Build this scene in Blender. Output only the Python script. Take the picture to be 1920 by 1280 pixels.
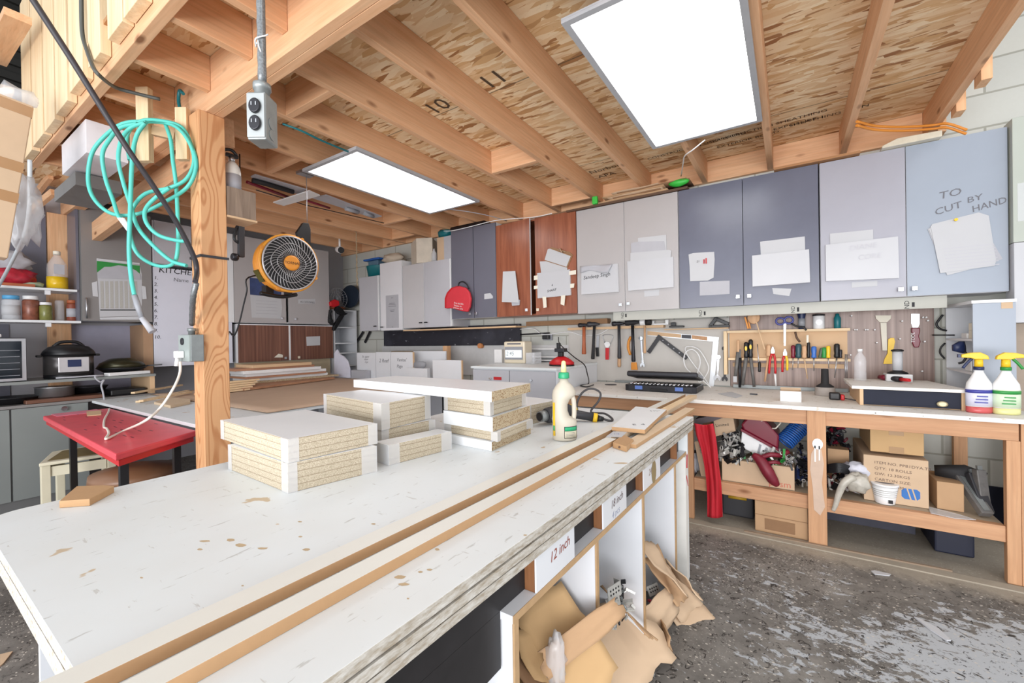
import bpy, bmesh, math, random
from mathutils import Vector, Matrix, noise as mnoise
random.seed(7)
for o in list(bpy.data.objects): bpy.data.objects.remove(o, do_unlink=True)
S = bpy.context.scene
COL = S.collection

# ------------------------------------------------------------------ camera
CAM_H, FPX = 1.17, 787.1
YAW, PITCH, ROLL = 0.582809281, -0.00479188810, -0.0167879880
_cy, _sy = math.cos(YAW), math.sin(YAW)
FW = Vector((-_sy*math.cos(PITCH), _cy*math.cos(PITCH), math.sin(PITCH)))
_rt = Vector((_cy, _sy, 0)); _up = _rt.cross(FW)
RT = _rt*math.cos(ROLL) + _up*math.sin(ROLL)
UP = -_rt*math.sin(ROLL) + _up*math.cos(ROLL)
cam_d = bpy.data.cameras.new('camera'); cam = bpy.data.objects.new('camera', cam_d); COL.objects.link(cam)
cam_d.sensor_width = 36; cam_d.lens = FPX/1920*36; cam_d.clip_start = .02; cam_d.clip_end = 100
mw = Matrix.Identity(4)
for i, v in enumerate((RT, UP, -FW)):
    for j in range(3): mw[j][i] = v[j]
mw.translation = (0, 0, CAM_H)
cam.matrix_world = mw
S.camera = cam

# ------------------------------------------------------------------ light and exposure
S.view_settings.view_transform = 'Standard'; S.view_settings.look = 'None'
S.view_settings.gamma = 1; S.view_settings.use_curve_mapping = False
S.view_settings.exposure = 0.05
w = bpy.data.worlds.new('world'); S.world = w; w.use_nodes = True
bg = w.node_tree.nodes['Background']; bg.inputs[0].default_value = (.93, .96, 1, 1); bg.inputs[1].default_value = 1.35
def area(name, loc, size, power, rot=(0, 0, 0), col=(1, .985, .96), sy=None):
    l = bpy.data.lights.new(name, 'AREA'); l.shape = 'RECTANGLE'; l.size = size; l.size_y = sy or size
    l.energy = power; l.color = col
    o = bpy.data.objects.new(name, l); COL.objects.link(o); o.location = loc; o.rotation_euler = rot
    return o
area('bay_light', (-.6, -1.2, 4.6), 1.6, 9, (math.radians(-14), 0, 0), sy=2.4)
area('bay_light', (2.1, .3, 4.4), .5, 9*2.6, (math.radians(-4), math.radians(22), 0), sy=.5)
area('bay_light', (-4.0, -1.6, 4.2), 1.4, 9*.7, (math.radians(-18), math.radians(0), 0), sy=2.0)
area('fill_light', (.4, -2.9, .95), 5.0, 280, (math.radians(108), 0, 0), (.98,.98,1), 1.8)  # added fill behind the camera, tilted up to lift ceiling and cabinet fronts
area('bay_light', (2.9, 1.8, 3.9), 1.2, 9*.2, (0, math.radians(30), 0), sy=1.6)

# ------------------------------------------------------------------ point helpers
def at(u, v, X=None, Y=None, Z=None, D=None):
    d = FW + RT*((u-960)/FPX) - UP*((v-640)/FPX)
    t = X/d.x if X is not None else Y/d.y if Y is not None else (Z-CAM_H)/d.z if Z is not None else D
    return Vector((0, 0, CAM_H)) + d*t
def V(*a): return Vector(a)

# ------------------------------------------------------------------ objects
def tag(o, label=None, cat=None, group=None, kind=None):
    if label: o['label'] = label
    if cat: o['category'] = cat
    if group: o['group'] = group
    if kind: o['kind'] = kind
    return o
def thing(name, label, cat, loc, group=None):
    o = bpy.data.objects.new(name, None); COL.objects.link(o); o.location = loc; o.empty_display_size = .05
    return tag(o, label, cat, group)
def wloc(o):
    p = Vector((0, 0, 0))
    while o is not None: p = p + o.location; o = o.parent
    return p
class MB:
    def __init__(s): s.v = []; s.f = []; s.m = []; s.k = 0; s.sm = []; s.smooth = False
    def mat(s, k): s.k = k; return s
    def face(s, idx): s.f.append(tuple(idx)); s.m.append(s.k); s.sm.append(s.smooth)
    def add(s, vs, fs):
        b = len(s.v); s.v += [Vector(x) for x in vs]
        for f in fs: s.face([b+i for i in f])
        return s
    def box(s, x0, x1, y0, y1, z0, z1):
        if x0 > x1: x0, x1 = x1, x0
        if y0 > y1: y0, y1 = y1, y0
        if z0 > z1: z0, z1 = z1, z0
        return s.add([(x0,y0,z0),(x1,y0,z0),(x1,y1,z0),(x0,y1,z0),(x0,y0,z1),(x1,y0,z1),(x1,y1,z1),(x0,y1,z1)],
            [(0,3,2,1),(4,5,6,7),(0,1,5,4),(1,2,6,5),(2,3,7,6),(3,0,4,7)])
    def obox(s, c, ax, ay, az):      # centre and three half-axis vectors
        c = Vector(c); P = [c+ax*i+ay*j+az*k for k in (-1, 1) for (i, j) in ((-1,-1),(1,-1),(1,1),(-1,1))]
        return s.add(P, [(0,3,2,1),(4,5,6,7),(0,1,5,4),(1,2,6,5),(2,3,7,6),(3,0,4,7)])
    def prism(s, pts, n):            # polygon pushed along vector n
        n = Vector(n); pts = [Vector(p) for p in pts]; k = len(pts)
        nn = Vector((0, 0, 0))
        for i in range(k): nn += (pts[i]-pts[0]).cross(pts[(i+1) % k]-pts[0])
        if nn.dot(n) > 0: pts = pts[::-1]
        b = len(s.v); s.v += pts + [p+n for p in pts]
        s.face(range(b, b+k)); s.face([b+k+i for i in reversed(range(k))])
        for i in range(k): s.face((b+i, b+k+i, b+k+(i+1) % k, b+(i+1) % k))
        return s
    def bar(s, a, b, w, h, up=(0, 0, 1)):
        a = Vector(a); b = Vector(b); d = (b-a); L = d.length; d.normalize()
        x = d.cross(Vector(up));
        if x.length < 1e-4: x = d.cross(Vector((1, 0, 0)))
        x.normalize(); z = x.cross(d)
        return s.obox((a+b)/2, x*(w/2), d*(L/2), z*(h/2))
    def ring(s, c, ax, ay, n): return [c + ax*math.cos(2*math.pi*i/n) + ay*math.sin(2*math.pi*i/n) for i in range(n)]
    def tube(s, pts, r, n=8, closed=False):
        pts = [Vector(p) for p in pts]; rs = r if isinstance(r, (list, tuple)) else [r]*len(pts)
        b = len(s.v); N = len(pts); prev = None
        for i, p in enumerate(pts):
            if closed: t = pts[(i+1) % N]-pts[i-1]
            else: t = pts[min(i+1, N-1)]-pts[max(i-1, 0)]
            t.normalize()
            if prev is None:
                x = t.cross(Vector((0, 0, 1)))
                if x.length < .1: x = t.cross(Vector((1, 0, 0)))
            else: x = prev - t*prev.dot(t)
            x.normalize(); prev = x; y = t.cross(x)
            s.v += s.ring(p, x*rs[i], y*rs[i], n)
        sm = s.smooth; s.smooth = True
        for i in range(N if closed else N-1):
            for j in range(n):
                a0 = b+i*n; a1 = b+((i+1) % N)*n
                s.face((a0+j, a0+(j+1) % n, a1+(j+1) % n, a1+j))
        s.smooth = sm
        if not closed:
            s.face([b+j for j in reversed(range(n))]); s.face([b+(N-1)*n+j for j in range(n)])
        return s
    def cyl(s, a, b, r, r2=None, n=16): return s.tube([a, b], [r, r if r2 is None else r2], n)
    def lathe(s, prof, base, ax=(0, 0, 1), n=24, sx=1, sy=1, xd=None):
        ax = Vector(ax).normalized(); base = Vector(base)
        x = Vector(xd) if xd is not None else (ax.cross(Vector((0, 1, 0))) if abs(ax.y) < .9 else ax.cross(Vector((1, 0, 0))))
        x = (x-ax*x.dot(ax)).normalized(); y = ax.cross(x)
        b = len(s.v); sm = s.smooth; s.smooth = True
        for r, h in prof: s.v += s.ring(base+ax*h, x*max(r, 1e-4)*sx, y*max(r, 1e-4)*sy, n)
        for i in range(len(prof)-1):
            for j in range(n):
                s.face((b+i*n+j, b+i*n+(j+1) % n, b+(i+1)*n+(j+1) % n, b+(i+1)*n+j))
        s.smooth = sm
        s.face([b+j for j in reversed(range(n))]); s.face([b+(len(prof)-1)*n+j for j in range(n)])
        return s
    def blob(s, c, r, amp=.15, freq=3, n=2, seed=0, ax=None):
        bm = bmesh.new(); bmesh.ops.create_icosphere(bm, subdivisions=n, radius=1)
        c = Vector(c); ax = ax or (V(1,0,0), V(0,1,0), V(0,0,1)); b = len(s.v)
        bm.verts.ensure_lookup_table()
        for v in bm.verts:
            q = v.co*(1+amp*mnoise.noise(v.co*freq+Vector((seed*7.1, seed, 3))))
            s.v.append(c + ax[0]*q.x*r[0] + ax[1]*q.y*r[1] + ax[2]*q.z*r[2])
        sm = s.smooth; s.smooth = True
        for f in bm.faces: s.face([b+v.index for v in f.verts])
        s.smooth = sm; bm.free(); return s
    def grid(s, fn, nu, nv, thick=0):
        b = len(s.v); s.v += [Vector(fn(i/(nu-1), j/(nv-1))) for j in range(nv) for i in range(nu)]
        sm = s.smooth; s.smooth = True
        for j in range(nv-1):
            for i in range(nu-1): s.face((b+j*nu+i, b+j*nu+i+1, b+(j+1)*nu+i+1, b+(j+1)*nu+i))
        s.smooth = sm; return s
    def build(s, name, mats, parent=None, bevel=0, solid=0, sub=0, origin=None):
        if not isinstance(mats, (list, tuple)): mats = [mats]
        if parent is not None: off = wloc(parent)
        elif origin is not None: off = Vector(origin)
        else:
            xs = [v.x for v in s.v]; ys = [v.y for v in s.v]; zs = [v.z for v in s.v]
            off = Vector(((min(xs)+max(xs))/2, (min(ys)+max(ys))/2, min(zs)))
        pos = Vector(off)
        if parent is not None:                     # children sit at their own centre
            c = sum(s.v, Vector())/len(s.v); pos = c
        me = bpy.data.meshes.new(name); me.from_pydata([v-pos for v in s.v], [], s.f)
        for m in mats: me.materials.append(m)
        me.polygons.foreach_set('material_index', s.m); me.polygons.foreach_set('use_smooth', s.sm)
        me.update()
        o = bpy.data.objects.new(name, me); COL.objects.link(o)
        if parent is not None: o.parent = parent; o.location = pos-off
        else: o.location = pos
        if solid:
            md = o.modifiers.new('solid', 'SOLIDIFY'); md.thickness = solid
        if sub:
            md = o.modifiers.new('sub', 'SUBSURF'); md.levels = md.render_levels = sub
        if bevel:
            md = o.modifiers.new('bevel', 'BEVEL'); md.width = bevel; md.segments = 2; md.limit_method = 'ANGLE'; md.angle_limit = .7
        return o
def curve_pts(pts, n=8, closed=False):        # Catmull-Rom
    P = [Vector(p) for p in pts]; out = []; N = len(P)
    rng = range(N) if closed else range(N-1)
    for i in rng:
        p0 = P[(i-1) % N] if (closed or i > 0) else P[0]*2-P[1]
        p1 = P[i]; p2 = P[(i+1) % N]
        p3 = P[(i+2) % N] if (closed or i+2 < N) else P[-1]*2-P[-2]
        for k in range(n):
            t = k/n
            out.append(.5*((2*p1)+(p2-p0)*t+(2*p0-5*p1+4*p2-p3)*t*t+(3*p1-p0-3*p2+p3)*t**3))
    if not closed: out.append(P[-1])
    return out
def text(s, size, pos, xd, yd, mat, parent, name='lettering', shear=0, label=None, ext=.0004, align='LEFT', wscale=1):
    c = bpy.data.curves.new(name, 'FONT'); c.body = s; c.size = size; c.extrude = 0; c.shear = shear; c.align_x = align
    c.resolution_u = 2
    t = bpy.data.objects.new('tmp', c); COL.objects.link(t)
    me = bpy.data.meshes.new_from_object(t); bpy.data.objects.remove(t, do_unlink=True)
    xd = Vector(xd).normalized(); yd = Vector(yd).normalized(); n = xd.cross(yd)
    pos = Vector(pos); off = wloc(parent)
    for v in me.vertices: v.co = pos - off + xd*v.co.x*wscale + yd*v.co.y + n*ext
    me.name = name; me.materials.clear(); me.materials.append(mat)
    for p in me.polygons: p.material_index = 0
    o = bpy.data.objects.new(name, me); COL.objects.link(o); o.parent = parent
    if label: o['label'] = label
    return o

# ------------------------------------------------------------------ materials
def srgb(r, g, b):
    f = lambda c: (c/255/12.92) if c/255 <= .04045 else ((c/255+.055)/1.055)**2.4
    return (f(r), f(g), f(b), 1)
class N:
    def __init__(s, name):
        s.m = bpy.data.materials.new(name); s.m.use_nodes = True; s.t = s.m.node_tree; s.n = s.t.nodes; s.l = s.t.links
        s.b = s.n['Principled BSDF']; s.co = s.n.new('ShaderNodeTexCoord').outputs['Object']
    def map(s, scale=(1,1,1), rot=(0,0,0), src=None, loc=(0,0,0)):
        m = s.n.new('ShaderNodeMapping'); m.inputs['Scale'].default_value = scale; m.inputs['Rotation'].default_value = rot
        m.inputs['Location'].default_value = loc
        s.l.new(src or s.co, m.inputs[0]); return m.outputs[0]
    def noise(s, vec=None, scale=5, detail=3, rough=.6, dist=0):
        t = s.n.new('ShaderNodeTexNoise'); t.inputs['Scale'].default_value = scale; t.inputs['Detail'].default_value = detail
        t.inputs['Roughness'].default_value = rough; t.inputs['Distortion'].default_value = dist
        s.l.new(vec or s.co, t.inputs['Vector']); return t.outputs['Fac']
    def vor(s, vec=None, scale=5, out='Color', feat='F1'):
        t = s.n.new('ShaderNodeTexVoronoi'); t.feature = feat; t.inputs['Scale'].default_value = scale
        s.l.new(vec or s.co, t.inputs['Vector']); return t.outputs[out]
    def ramp(s, fac, stops):
        r = s.n.new('ShaderNodeValToRGB'); e = r.color_ramp.elements
        while len(e) < len(stops): e.new(.5)
        for x, (p, c) in zip(e, stops):
            x.position = p; x.color = c if not isinstance(c, (int, float)) else (c, c, c, 1)
        s.l.new(fac, r.inputs[0]); return r.outputs[0]
    def mix(s, fac, a, b):
        m = s.n.new('ShaderNodeMix'); m.data_type = 'RGBA'
        for k, x in ((0, fac), (6, a), (7, b)):
            if isinstance(x, (int, float)): m.inputs[k].default_value = x
            elif isinstance(x, tuple): m.inputs[k].default_value = x
            else: s.l.new(x, m.inputs[k])
        return m.outputs[2]
    def math(s, op, a, b=0):
        m = s.n.new('ShaderNodeMath'); m.operation = op
        for k, x in ((0, a), (1, b)):
            if isinstance(x, (int, float)): m.inputs[k].default_value = x
            else: s.l.new(x, m.inputs[k])
        return m.outputs[0]
    def done(s, col, rough=.6, metal=0, bump=None, bs=.2, bd=.002, spec=.5):
        if isinstance(col, tuple): s.b.inputs['Base Color'].default_value = col
        else: s.l.new(col, s.b.inputs['Base Color'])
        if isinstance(rough, (int, float)): s.b.inputs['Roughness'].default_value = rough
        else: s.l.new(rough, s.b.inputs['Roughness'])
        s.b.inputs['Metallic'].default_value = metal; s.b.inputs['Specular IOR Level'].default_value = spec
        if bump is not None:
            b = s.n.new('ShaderNodeBump'); b.inputs['Strength'].default_value = bs; b.inputs['Distance'].default_value = bd
            s.l.new(bump, b.inputs['Height']); s.l.new(b.outputs[0], s.b.inputs['Normal'])
        return s.m
def plain(name, c, rough=.5, metal=0, var=.06, scale=14, spec=.5):
    n = N(name); a = srgb(*c); k = 1-var*2.2
    f = n.noise(scale=scale, detail=4)
    return n.done(n.mix(f, tuple(x*k for x in a[:3])+(1,), tuple(min(1, x*(1+var)) for x in a[:3])+(1,)), rough, metal, spec=spec)
def wood(name, c1, c2, axis=1, knots=True, sc=1, rough=.65, dk=(120, 70, 35)):
    n = N(name); st = [9*sc, 9*sc, 9*sc]; st[axis] = .7*sc
    v = n.map(tuple(st))
    g = n.noise(v, 3.2, 5, .62, .6)
    st2 = [60*sc]*3; st2[axis] = 2*sc
    g2 = n.noise(n.map(tuple(st2)), 1.5, 2)
    big = n.noise(None, 1.1, 2)
    c = n.mix(n.ramp(g, [(.3, 0), (.72, 1)]), srgb(*c1), srgb(*c2))
    c = n.mix(n.math('MULTIPLY', n.ramp(g2, [(.35, 1), (.55, 0)]), .22), c, srgb(*[x*.78 for x in c1]))
    c = n.mix(n.math('MULTIPLY', n.ramp(big, [(.45, 0), (.7, 1)]), .25), c, srgb(*c1))
    if knots:
        st3 = [7*sc]*3; st3[axis] = 2.6*sc
        d = n.vor(n.map(tuple(st3), loc=(.3, .7, .2)), 1, 'Distance')
        k = n.ramp(d, [(.06, 1), (.13, 0)])
        c = n.mix(n.math('MULTIPLY', k, .85), c, srgb(*dk))
    return n.done(c, rough, bump=g2, bs=.15)
MAT = {}
PX = wood('pine_x', (218,166,124), (232,190,150), 0); PY = wood('pine_y', (216,164,122), (230,187,147), 1); PZ = wood('pine_z', (216,164,120), (232,190,148), 2)
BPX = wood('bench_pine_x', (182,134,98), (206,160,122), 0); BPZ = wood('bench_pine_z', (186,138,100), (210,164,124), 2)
PPX = wood('pale_pine_x', (222,190,148), (240,216,180), 0); PPY = wood('pale_pine_y', (222,190,148), (240,216,180), 1); PPZ = wood('pale_pine_z', (224,192,148), (242,220,184), 2)
def fir():
    n = N('fir_post'); v = n.map((5.2, 5.2, 1.1))
    d = n.noise(v, 1.15, 1.5, .4, .2)
    s_ = n.n.new('ShaderNodeMath'); s_.operation = 'SINE'; n.l.new(n.math('MULTIPLY', d, 190), s_.inputs[0])
    r = n.ramp(s_.outputs[0], [(.3, 0), (1, 1)])
    c = n.mix(r, srgb(210,158,112), srgb(180,118,72))
    f = n.noise(n.map((60, 60, 2)), 2, 3); c = n.mix(n.math('MULTIPLY', f, .3), c, srgb(232,184,136))
    k = n.ramp(n.vor(n.map((6, 6, 2.4), loc=(.1,.45,.33)), 1, 'Distance'), [(.05, 1), (.11, 0)])
    c = n.mix(n.math('MULTIPLY', k, .8), c, srgb(120,66,34))
    return n.done(c, .6)
FIR = fir()
def osb():
    n = N('osb'); dst = n.noise(None, 3.0, 2, .5)
    outs = []
    for i, (rz, sc) in enumerate(((.15, .8), (1.15, .95), (-.85, .7))):
        v = n.map((9*sc, 40*sc, 30), (0, 0, rz), loc=(i*.37, i*.71, 0))
        w_ = n.noise(v, 1.1, 2, .5, .8)
        outs.append((n.vor(v, 1.3, 'Color'), w_))
    def chan(c):
        s_ = n.n.new('ShaderNodeSeparateColor'); n.l.new(c, s_.inputs[0]); return s_.outputs
    pal = [(0, srgb(158,108,64)), (.16, srgb(216,174,122)), (.5, srgb(236,206,164)), (.8, srgb(248,228,194)), (1, srgb(226,188,140))]
    cols = []
    for c, w_ in outs:
        ch = chan(c); cols.append((n.ramp(ch[0], pal), ch[1]))
    m = n.mix(n.ramp(cols[1][1], [(.46, 0), (.5, 1)]), cols[0][0], cols[1][0])
    m = n.mix(n.ramp(cols[2][1], [(.52, 0), (.56, 1)]), m, cols[2][0])
    dk = n.noise(n.map((16, 60, 20), (0,0,.3)), 2.2, 4, .6, 1.2)
    m = n.mix(n.math('MULTIPLY', n.ramp(dk, [(.66, 0), (.72, 1)]), .6), m, srgb(140,96,62))
    geo = n.n.new('ShaderNodeNewGeometry'); sp_ = n.n.new('ShaderNodeSeparateXYZ'); n.l.new(geo.outputs['Position'], sp_.inputs[0])
    fy = n.math('FRACT', n.math('MULTIPLY', n.math('ADD', sp_.outputs[1], .52), 1/1.22)); m = n.mix(n.ramp(fy, [(.003, 1), (.006, 0)]), m, srgb(84,76,60))
    fx = n.math('FRACT', n.math('MULTIPLY', n.math('ADD', sp_.outputs[0], 1.02), 1/2.44)); m = n.mix(n.ramp(fx, [(.0015, 1), (.003, 0)]), m, srgb(84,76,60))
    return n.done(m, .6, bump=outs[0][1], bs=.25)
OSB = osb()
def chip(name='particleboard', c1=(206,190,160), c2=(158,136,106)):
    n = N(name); a = n.noise(n.map((1, 1, 2.2)), 190, 3, .7)
    c = n.mix(n.ramp(a, [(.38, 0), (.62, 1)]), srgb(*c2), srgb(*c1))
    d = n.vor(n.map((1, 1, 2)), 170, 'Color'); s_ = n.n.new('ShaderNodeSeparateColor'); n.l.new(d, s_.inputs[0])
    c = n.mix(n.ramp(s_.outputs[0], [(.1, 1), (.16, 0)]), c, srgb(140,106,70))
    return n.done(c, .8)
CHIP = chip()
def board_edge():    # particleboard edge seen as a pile of 18 mm sheets
    n = N('stacked_particleboard'); a = n.noise(n.map((1, 1, 2.0)), 260, 3, .7)
    c = n.mix(n.ramp(a, [(.36, 0), (.64, 1)]), srgb(160,146,122), srgb(208,196,174))
    geo = n.n.new('ShaderNodeNewGeometry'); s_ = n.n.new('ShaderNodeSeparateXYZ'); n.l.new(geo.outputs['Position'], s_.inputs[0])
    f = n.math('FRACT', n.math('MULTIPLY', n.math('SUBTRACT', s_.outputs[2], .77), 1/.0178))
    ln = n.ramp(f, [(.09, 1), (.15, 0)])
    c = n.mix(n.math('MULTIPLY', ln, .7), c, srgb(134,116,92))
    return n.done(c, .75)
BEDGE = board_edge()
def table_white(name='worn_white_melamine', chips=.5, base=(226,231,233)):
    n = N(name)
    a = n.noise(None, 7, 4, .55); c1 = n.ramp(a, [(.675, 0), (.685, 1)])
    c = n.mix(c1, srgb(*base), srgb(198,176,146))
    sc = n.noise(n.map((90, 16, 40), (0, 0, .5)), 1, 3, .6); s1 = n.ramp(sc, [(.66, 0), (.70, 1)])
    c = n.mix(n.math('MULTIPLY', s1, .5), c, srgb(150,148,142))
    sc2 = n.noise(n.map((14, 70, 40), (0, 0, -.2)), 1, 3, .6); s2 = n.ramp(sc2, [(.68, 0), (.71, 1)])
    c = n.mix(n.math('MULTIPLY', s2, .45), c, srgb(160,154,144))
    dirt = n.noise(None, 1.7, 4); c = n.mix(n.math('MULTIPLY', n.ramp(dirt, [(.45, 0), (.8, 1)]), .35), c, srgb(206,202,192))
    return n.done(c, .42, spec=.4)
TWH = table_white()
def bench_white():
    n = N('scuffed_white_worktop'); a = n.noise(None, 22, 4, .6)
    c = n.mix(n.ramp(a, [(.62, 0), (.68, 1)]), srgb(232,228,222), srgb(196,182,160))
    b = n.vor(None, 26, 'Distance'); c = n.mix(n.ramp(b, [(.07, 1), (.1, 0)]), c, srgb(90,84,78))
    d = n.noise(None, 3, 3); c = n.mix(n.math('MULTIPLY', n.ramp(d, [(.4, 0), (.7, 1)]), .4), c, srgb(205,198,188))
    return n.done(c, .55)
BWH = bench_white()
def rough_edge():
    n = N('chewed_board_edge'); a = n.noise(n.map((50, 14, 60)), 2, 5, .7)
    c = n.mix(n.ramp(a, [(.35, 0), (.65, 1)]), srgb(158,146,128), srgb(206,203,196))
    return n.done(c, .8, bump=a, bs=.5, bd=.004)
REDGE = rough_edge()
def lam(name, c, rough=.32, var=.05): return plain(name, c, rough, 0, var, 3)
LG = lam('light_grey_laminate', (196,194,196)); LG2 = lam('pale_blue_grey_laminate', (152,161,174)); DG = lam('dark_grey_laminate', (104,104,116)); SL = lam('slate_laminate', (104,107,123), .25, .12)
MG = lam('warm_grey_laminate', (176,172,172)); GG = lam('greenish_white_laminate', (178,184,174)); WHB = lam('bright_white_melamine', (238,240,242)); WHP = lam('pocket_white', (191,192,196)); TANE = plain('tan_board_edge', (190,156,116), .7, 0, .12, 30); WHL = lam('white_laminate', (226,228,232)); DGW = lam('dark_warm_grey_laminate', (112,112,112))
LG3 = lam('silver_grey_laminate', (188,188,194)); LG4 = lam('lilac_grey_laminate', (162,162,172))
def cherry():
    n = N('cherry_veneer'); g = n.noise(n.map((14, 14, 1.2)), 1.6, 5, .6, .5)
    c = n.mix(n.ramp(g, [(.3, 0), (.7, 1)]), srgb(124,68,48), srgb(160,98,72))
    return n.done(c, .28)
CHE = cherry()
def walnut(name, a, b, ax=2):
    st = [60, 60, 60]; st[ax] = 1.0
    n = N(name); g = n.noise(n.map(tuple(st)), .8, 4, .6, .1)
    return n.done(n.mix(n.ramp(g, [(.3, 0), (.7, 1)]), srgb(*a), srgb(*b)), .4)
WAL = walnut('walnut_laminate', (84,52,42), (140,96,78)); WAL2 = walnut('grey_walnut_panel', (120,98,90), (168,146,136))
def floor_mat():
    n = N('worn_painted_concrete')
    a = n.noise(None, 5, 6, .7); base = n.mix(n.ramp(a, [(.3, 0), (.7, 1)]), srgb(82,79,76), srgb(140,136,130))
    geo = n.n.new('ShaderNodeNewGeometry'); pos = geo.outputs['Position']
    big = n.noise(n.map((1, 1, 1), src=pos, loc=(4.1, 2.2, 0)), 1.5, 3, .5)
    s_ = n.n.new('ShaderNodeSeparateXYZ'); n.l.new(pos, s_.inputs[0])
    # the paint survives along the aisle in front of the bench
    near = n.ramp(n.math('ABSOLUTE', n.math('SUBTRACT', s_.outputs[1], 2.0)), [(.35, 1), (.95, 0)])
    nx = n.ramp(n.math('ADD', s_.outputs[0], .35), [(.0, 0), (.35, 1)])
    fine = n.noise(n.map((1, 1.6, 1), (0, 0, .6), src=pos), 16, 6, .72, .6)
    k = n.math('ADD', n.math('ADD', n.math('MULTIPLY', big, .75), n.math('MULTIPLY', fine, .8)), n.math('MULTIPLY', n.math('MULTIPLY', near, nx), .20))
    pm = n.ramp(k, [(.965, 0), (.985, 1)])
    c = n.mix(pm, base, srgb(176,180,184))
    sp = n.vor(n.map((1, 1.5, 1), (0,0,.8), src=pos), 34, 'Distance'); c = n.mix(n.ramp(sp, [(.14, 1), (.19, 0)]), c, srgb(196,190,180))
    dk = n.noise(n.map((1,1,1), src=pos), 34, 5, .7, 1.2); c = n.mix(n.ramp(dk, [(.57, 0), (.62, 1)]), c, srgb(46,43,41))
    sp2 = n.vor(n.map((1, 1.8, 1), (0,0,-.5), src=pos), 75, 'Distance'); sp2m = n.noise(n.map((1,1,1), src=pos), 3, 2); c = n.mix(n.math('MULTIPLY', n.ramp(sp2, [(.16, 1), (.22, 0)]), n.ramp(sp2m, [(.45, 0), (.6, 1)])), c, srgb(206,202,194))
    sand = n.noise(n.map((1,1,1), src=pos), 1.1, 3); yb = n.ramp(s_.outputs[1], [(.0, 0), (1, 1)])
    near2 = n.ramp(n.math('ADD', s_.outputs[1], n.math('MULTIPLY', fine, .12)), [(0, 0), (1, 1)])
    dust = n.ramp(n.math('SUBTRACT', n.math('ADD', s_.outputs[1], n.math('MULTIPLY', a, .25)), 2.2), [(.58, 0), (.68, 1)])
    c = n.mix(n.math('MULTIPLY', dust, .7), c, srgb(172,162,146))
    return n.done(c, .62, bump=fine, bs=.2)
FLOOR = floor_mat()
def block():
    n = N('painted_block'); t = n.n.new('ShaderNodeTexBrick'); geo = n.n.new('ShaderNodeNewGeometry')
    n.l.new(n.map((1, 1, 1), (math.radians(90), 0, 0), geo.outputs['Position']), t.inputs['Vector'])
    t.inputs['Scale'].default_value = 1; t.inputs['Brick Width'].default_value = .4; t.inputs['Row Height'].default_value = .2
    t.inputs['Mortar Size'].default_value = .006; t.inputs['Color1'].default_value = srgb(206,206,198); t.inputs['Color2'].default_value = srgb(196,198,192); t.inputs['Mortar'].default_value = srgb(160,160,150)
    f = n.noise(None, 60, 4, .7); c = n.mix(n.math('MULTIPLY', f, .2), t.outputs[0], srgb(170,166,154))
    return n.done(c, .85, bump=f, bs=.3)
BLOCK = block()
def splash():
    n = N('paint_splattered_black_board'); a = n.noise(n.map((1, 1, 3)), 9, 6, .7, .5)
    c = n.mix(n.ramp(a, [(.64, 0), (.72, 1)]), srgb(38,38,48), srgb(190,192,200))
    b = n.noise(None, 2.5, 3); c = n.mix(n.math('MULTIPLY', n.ramp(b, [(.5, 0), (.7, 1)]), .3), c, srgb(90,92,104))
    return n.done(c, .45)
SPLASH = splash()
MDF = plain('mdf_brown', (184,146,106), .8, 0, .05, 60); MDFP = plain('mdf_pale', (214,190,160), .8, 0, .04, 60)
CARD = plain('cardboard', (188,152,116), .85, 0, .06, 10); CARD2 = plain('pale_cardboard', (204,176,146), .85, 0, .07, 8); CARD3 = plain('tan_cardboard', (200,164,118), .85, 0, .05, 8); CARDD = plain('dark_cardboard', (146,112,82), .9, 0, .08, 20)
PAPER = plain('white_paper', (190,191,194), .9, 0, .02, 5); PAPER2 = plain('grey_white_paper', (178,178,184), .9, 0, .05, 14); CREAM = plain('cream_tape', (226,220,204), .7, 0, .03)
INK = plain('grey_ink', (110,110,116), .8); INKD = plain('black_ink', (36,36,40), .7); INKR = plain('red_brown_ink', (150,70,50), .7); INKB = plain('blue_ink', (60,90,170), .7)
WH = plain('white_plastic', (236,236,236), .35); BK = plain('black_plastic', (24,24,27), .4, 0, .2); BKR = plain('black_rubber', (34,33,35), .7); DKM = plain('dark_gunmetal', (58,58,62), .4, .7); BLK2 = plain('soft_black', (52,52,56), .5)
STEEL = plain('brushed_steel', (190,192,196), .32, .9); GALV = plain('galvanised_steel', (146,151,151), .42, .55, .12, 30); CHR = plain('chrome', (220,222,226), .15, 1)
RED = plain('red_plastic', (196,28,36), .4); RED2 = plain('red_vinyl', (206,52,64), .55, 0, .1, 9); DRED = plain('maroon_plastic', (118,22,44), .3); REDC = plain('red_cloth', (188,34,50), .9, 0, .15, 12)
YEL = plain('yellow_plastic', (240,196,40), .4); ORG = plain('orange_plastic', (232,150,52), .45); ORGC = plain('orange_rubber', (220,140,52), .6); GRN = plain('green_plastic', (40,140,60), .4); GRN2 = plain('green_tape', (60,190,70), .5)
TEAL = plain('turquoise_rubber', (86,196,182), .45); TEALD = plain('teal_plastic', (20,110,118), .4); BLU = plain('blue_plastic', (40,96,176), .4); NAVY = plain('navy_board', (34,38,54), .6, 0, .2, 6, .25)
BLUD = plain('dark_blue_plastic', (30,44,84), .4); LBL = plain('light_blue_plastic', (90,170,220), .4)
TAN = plain('tan_plywood', (214,180,142), .7, 0, .05, 6); BRN = wood('brown_stained_edge', (112,70,38), (156,104,62), 2, False); GRYW = wood('weathered_grey_wood', (116,98,84), (158,138,120), 2, False)
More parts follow.
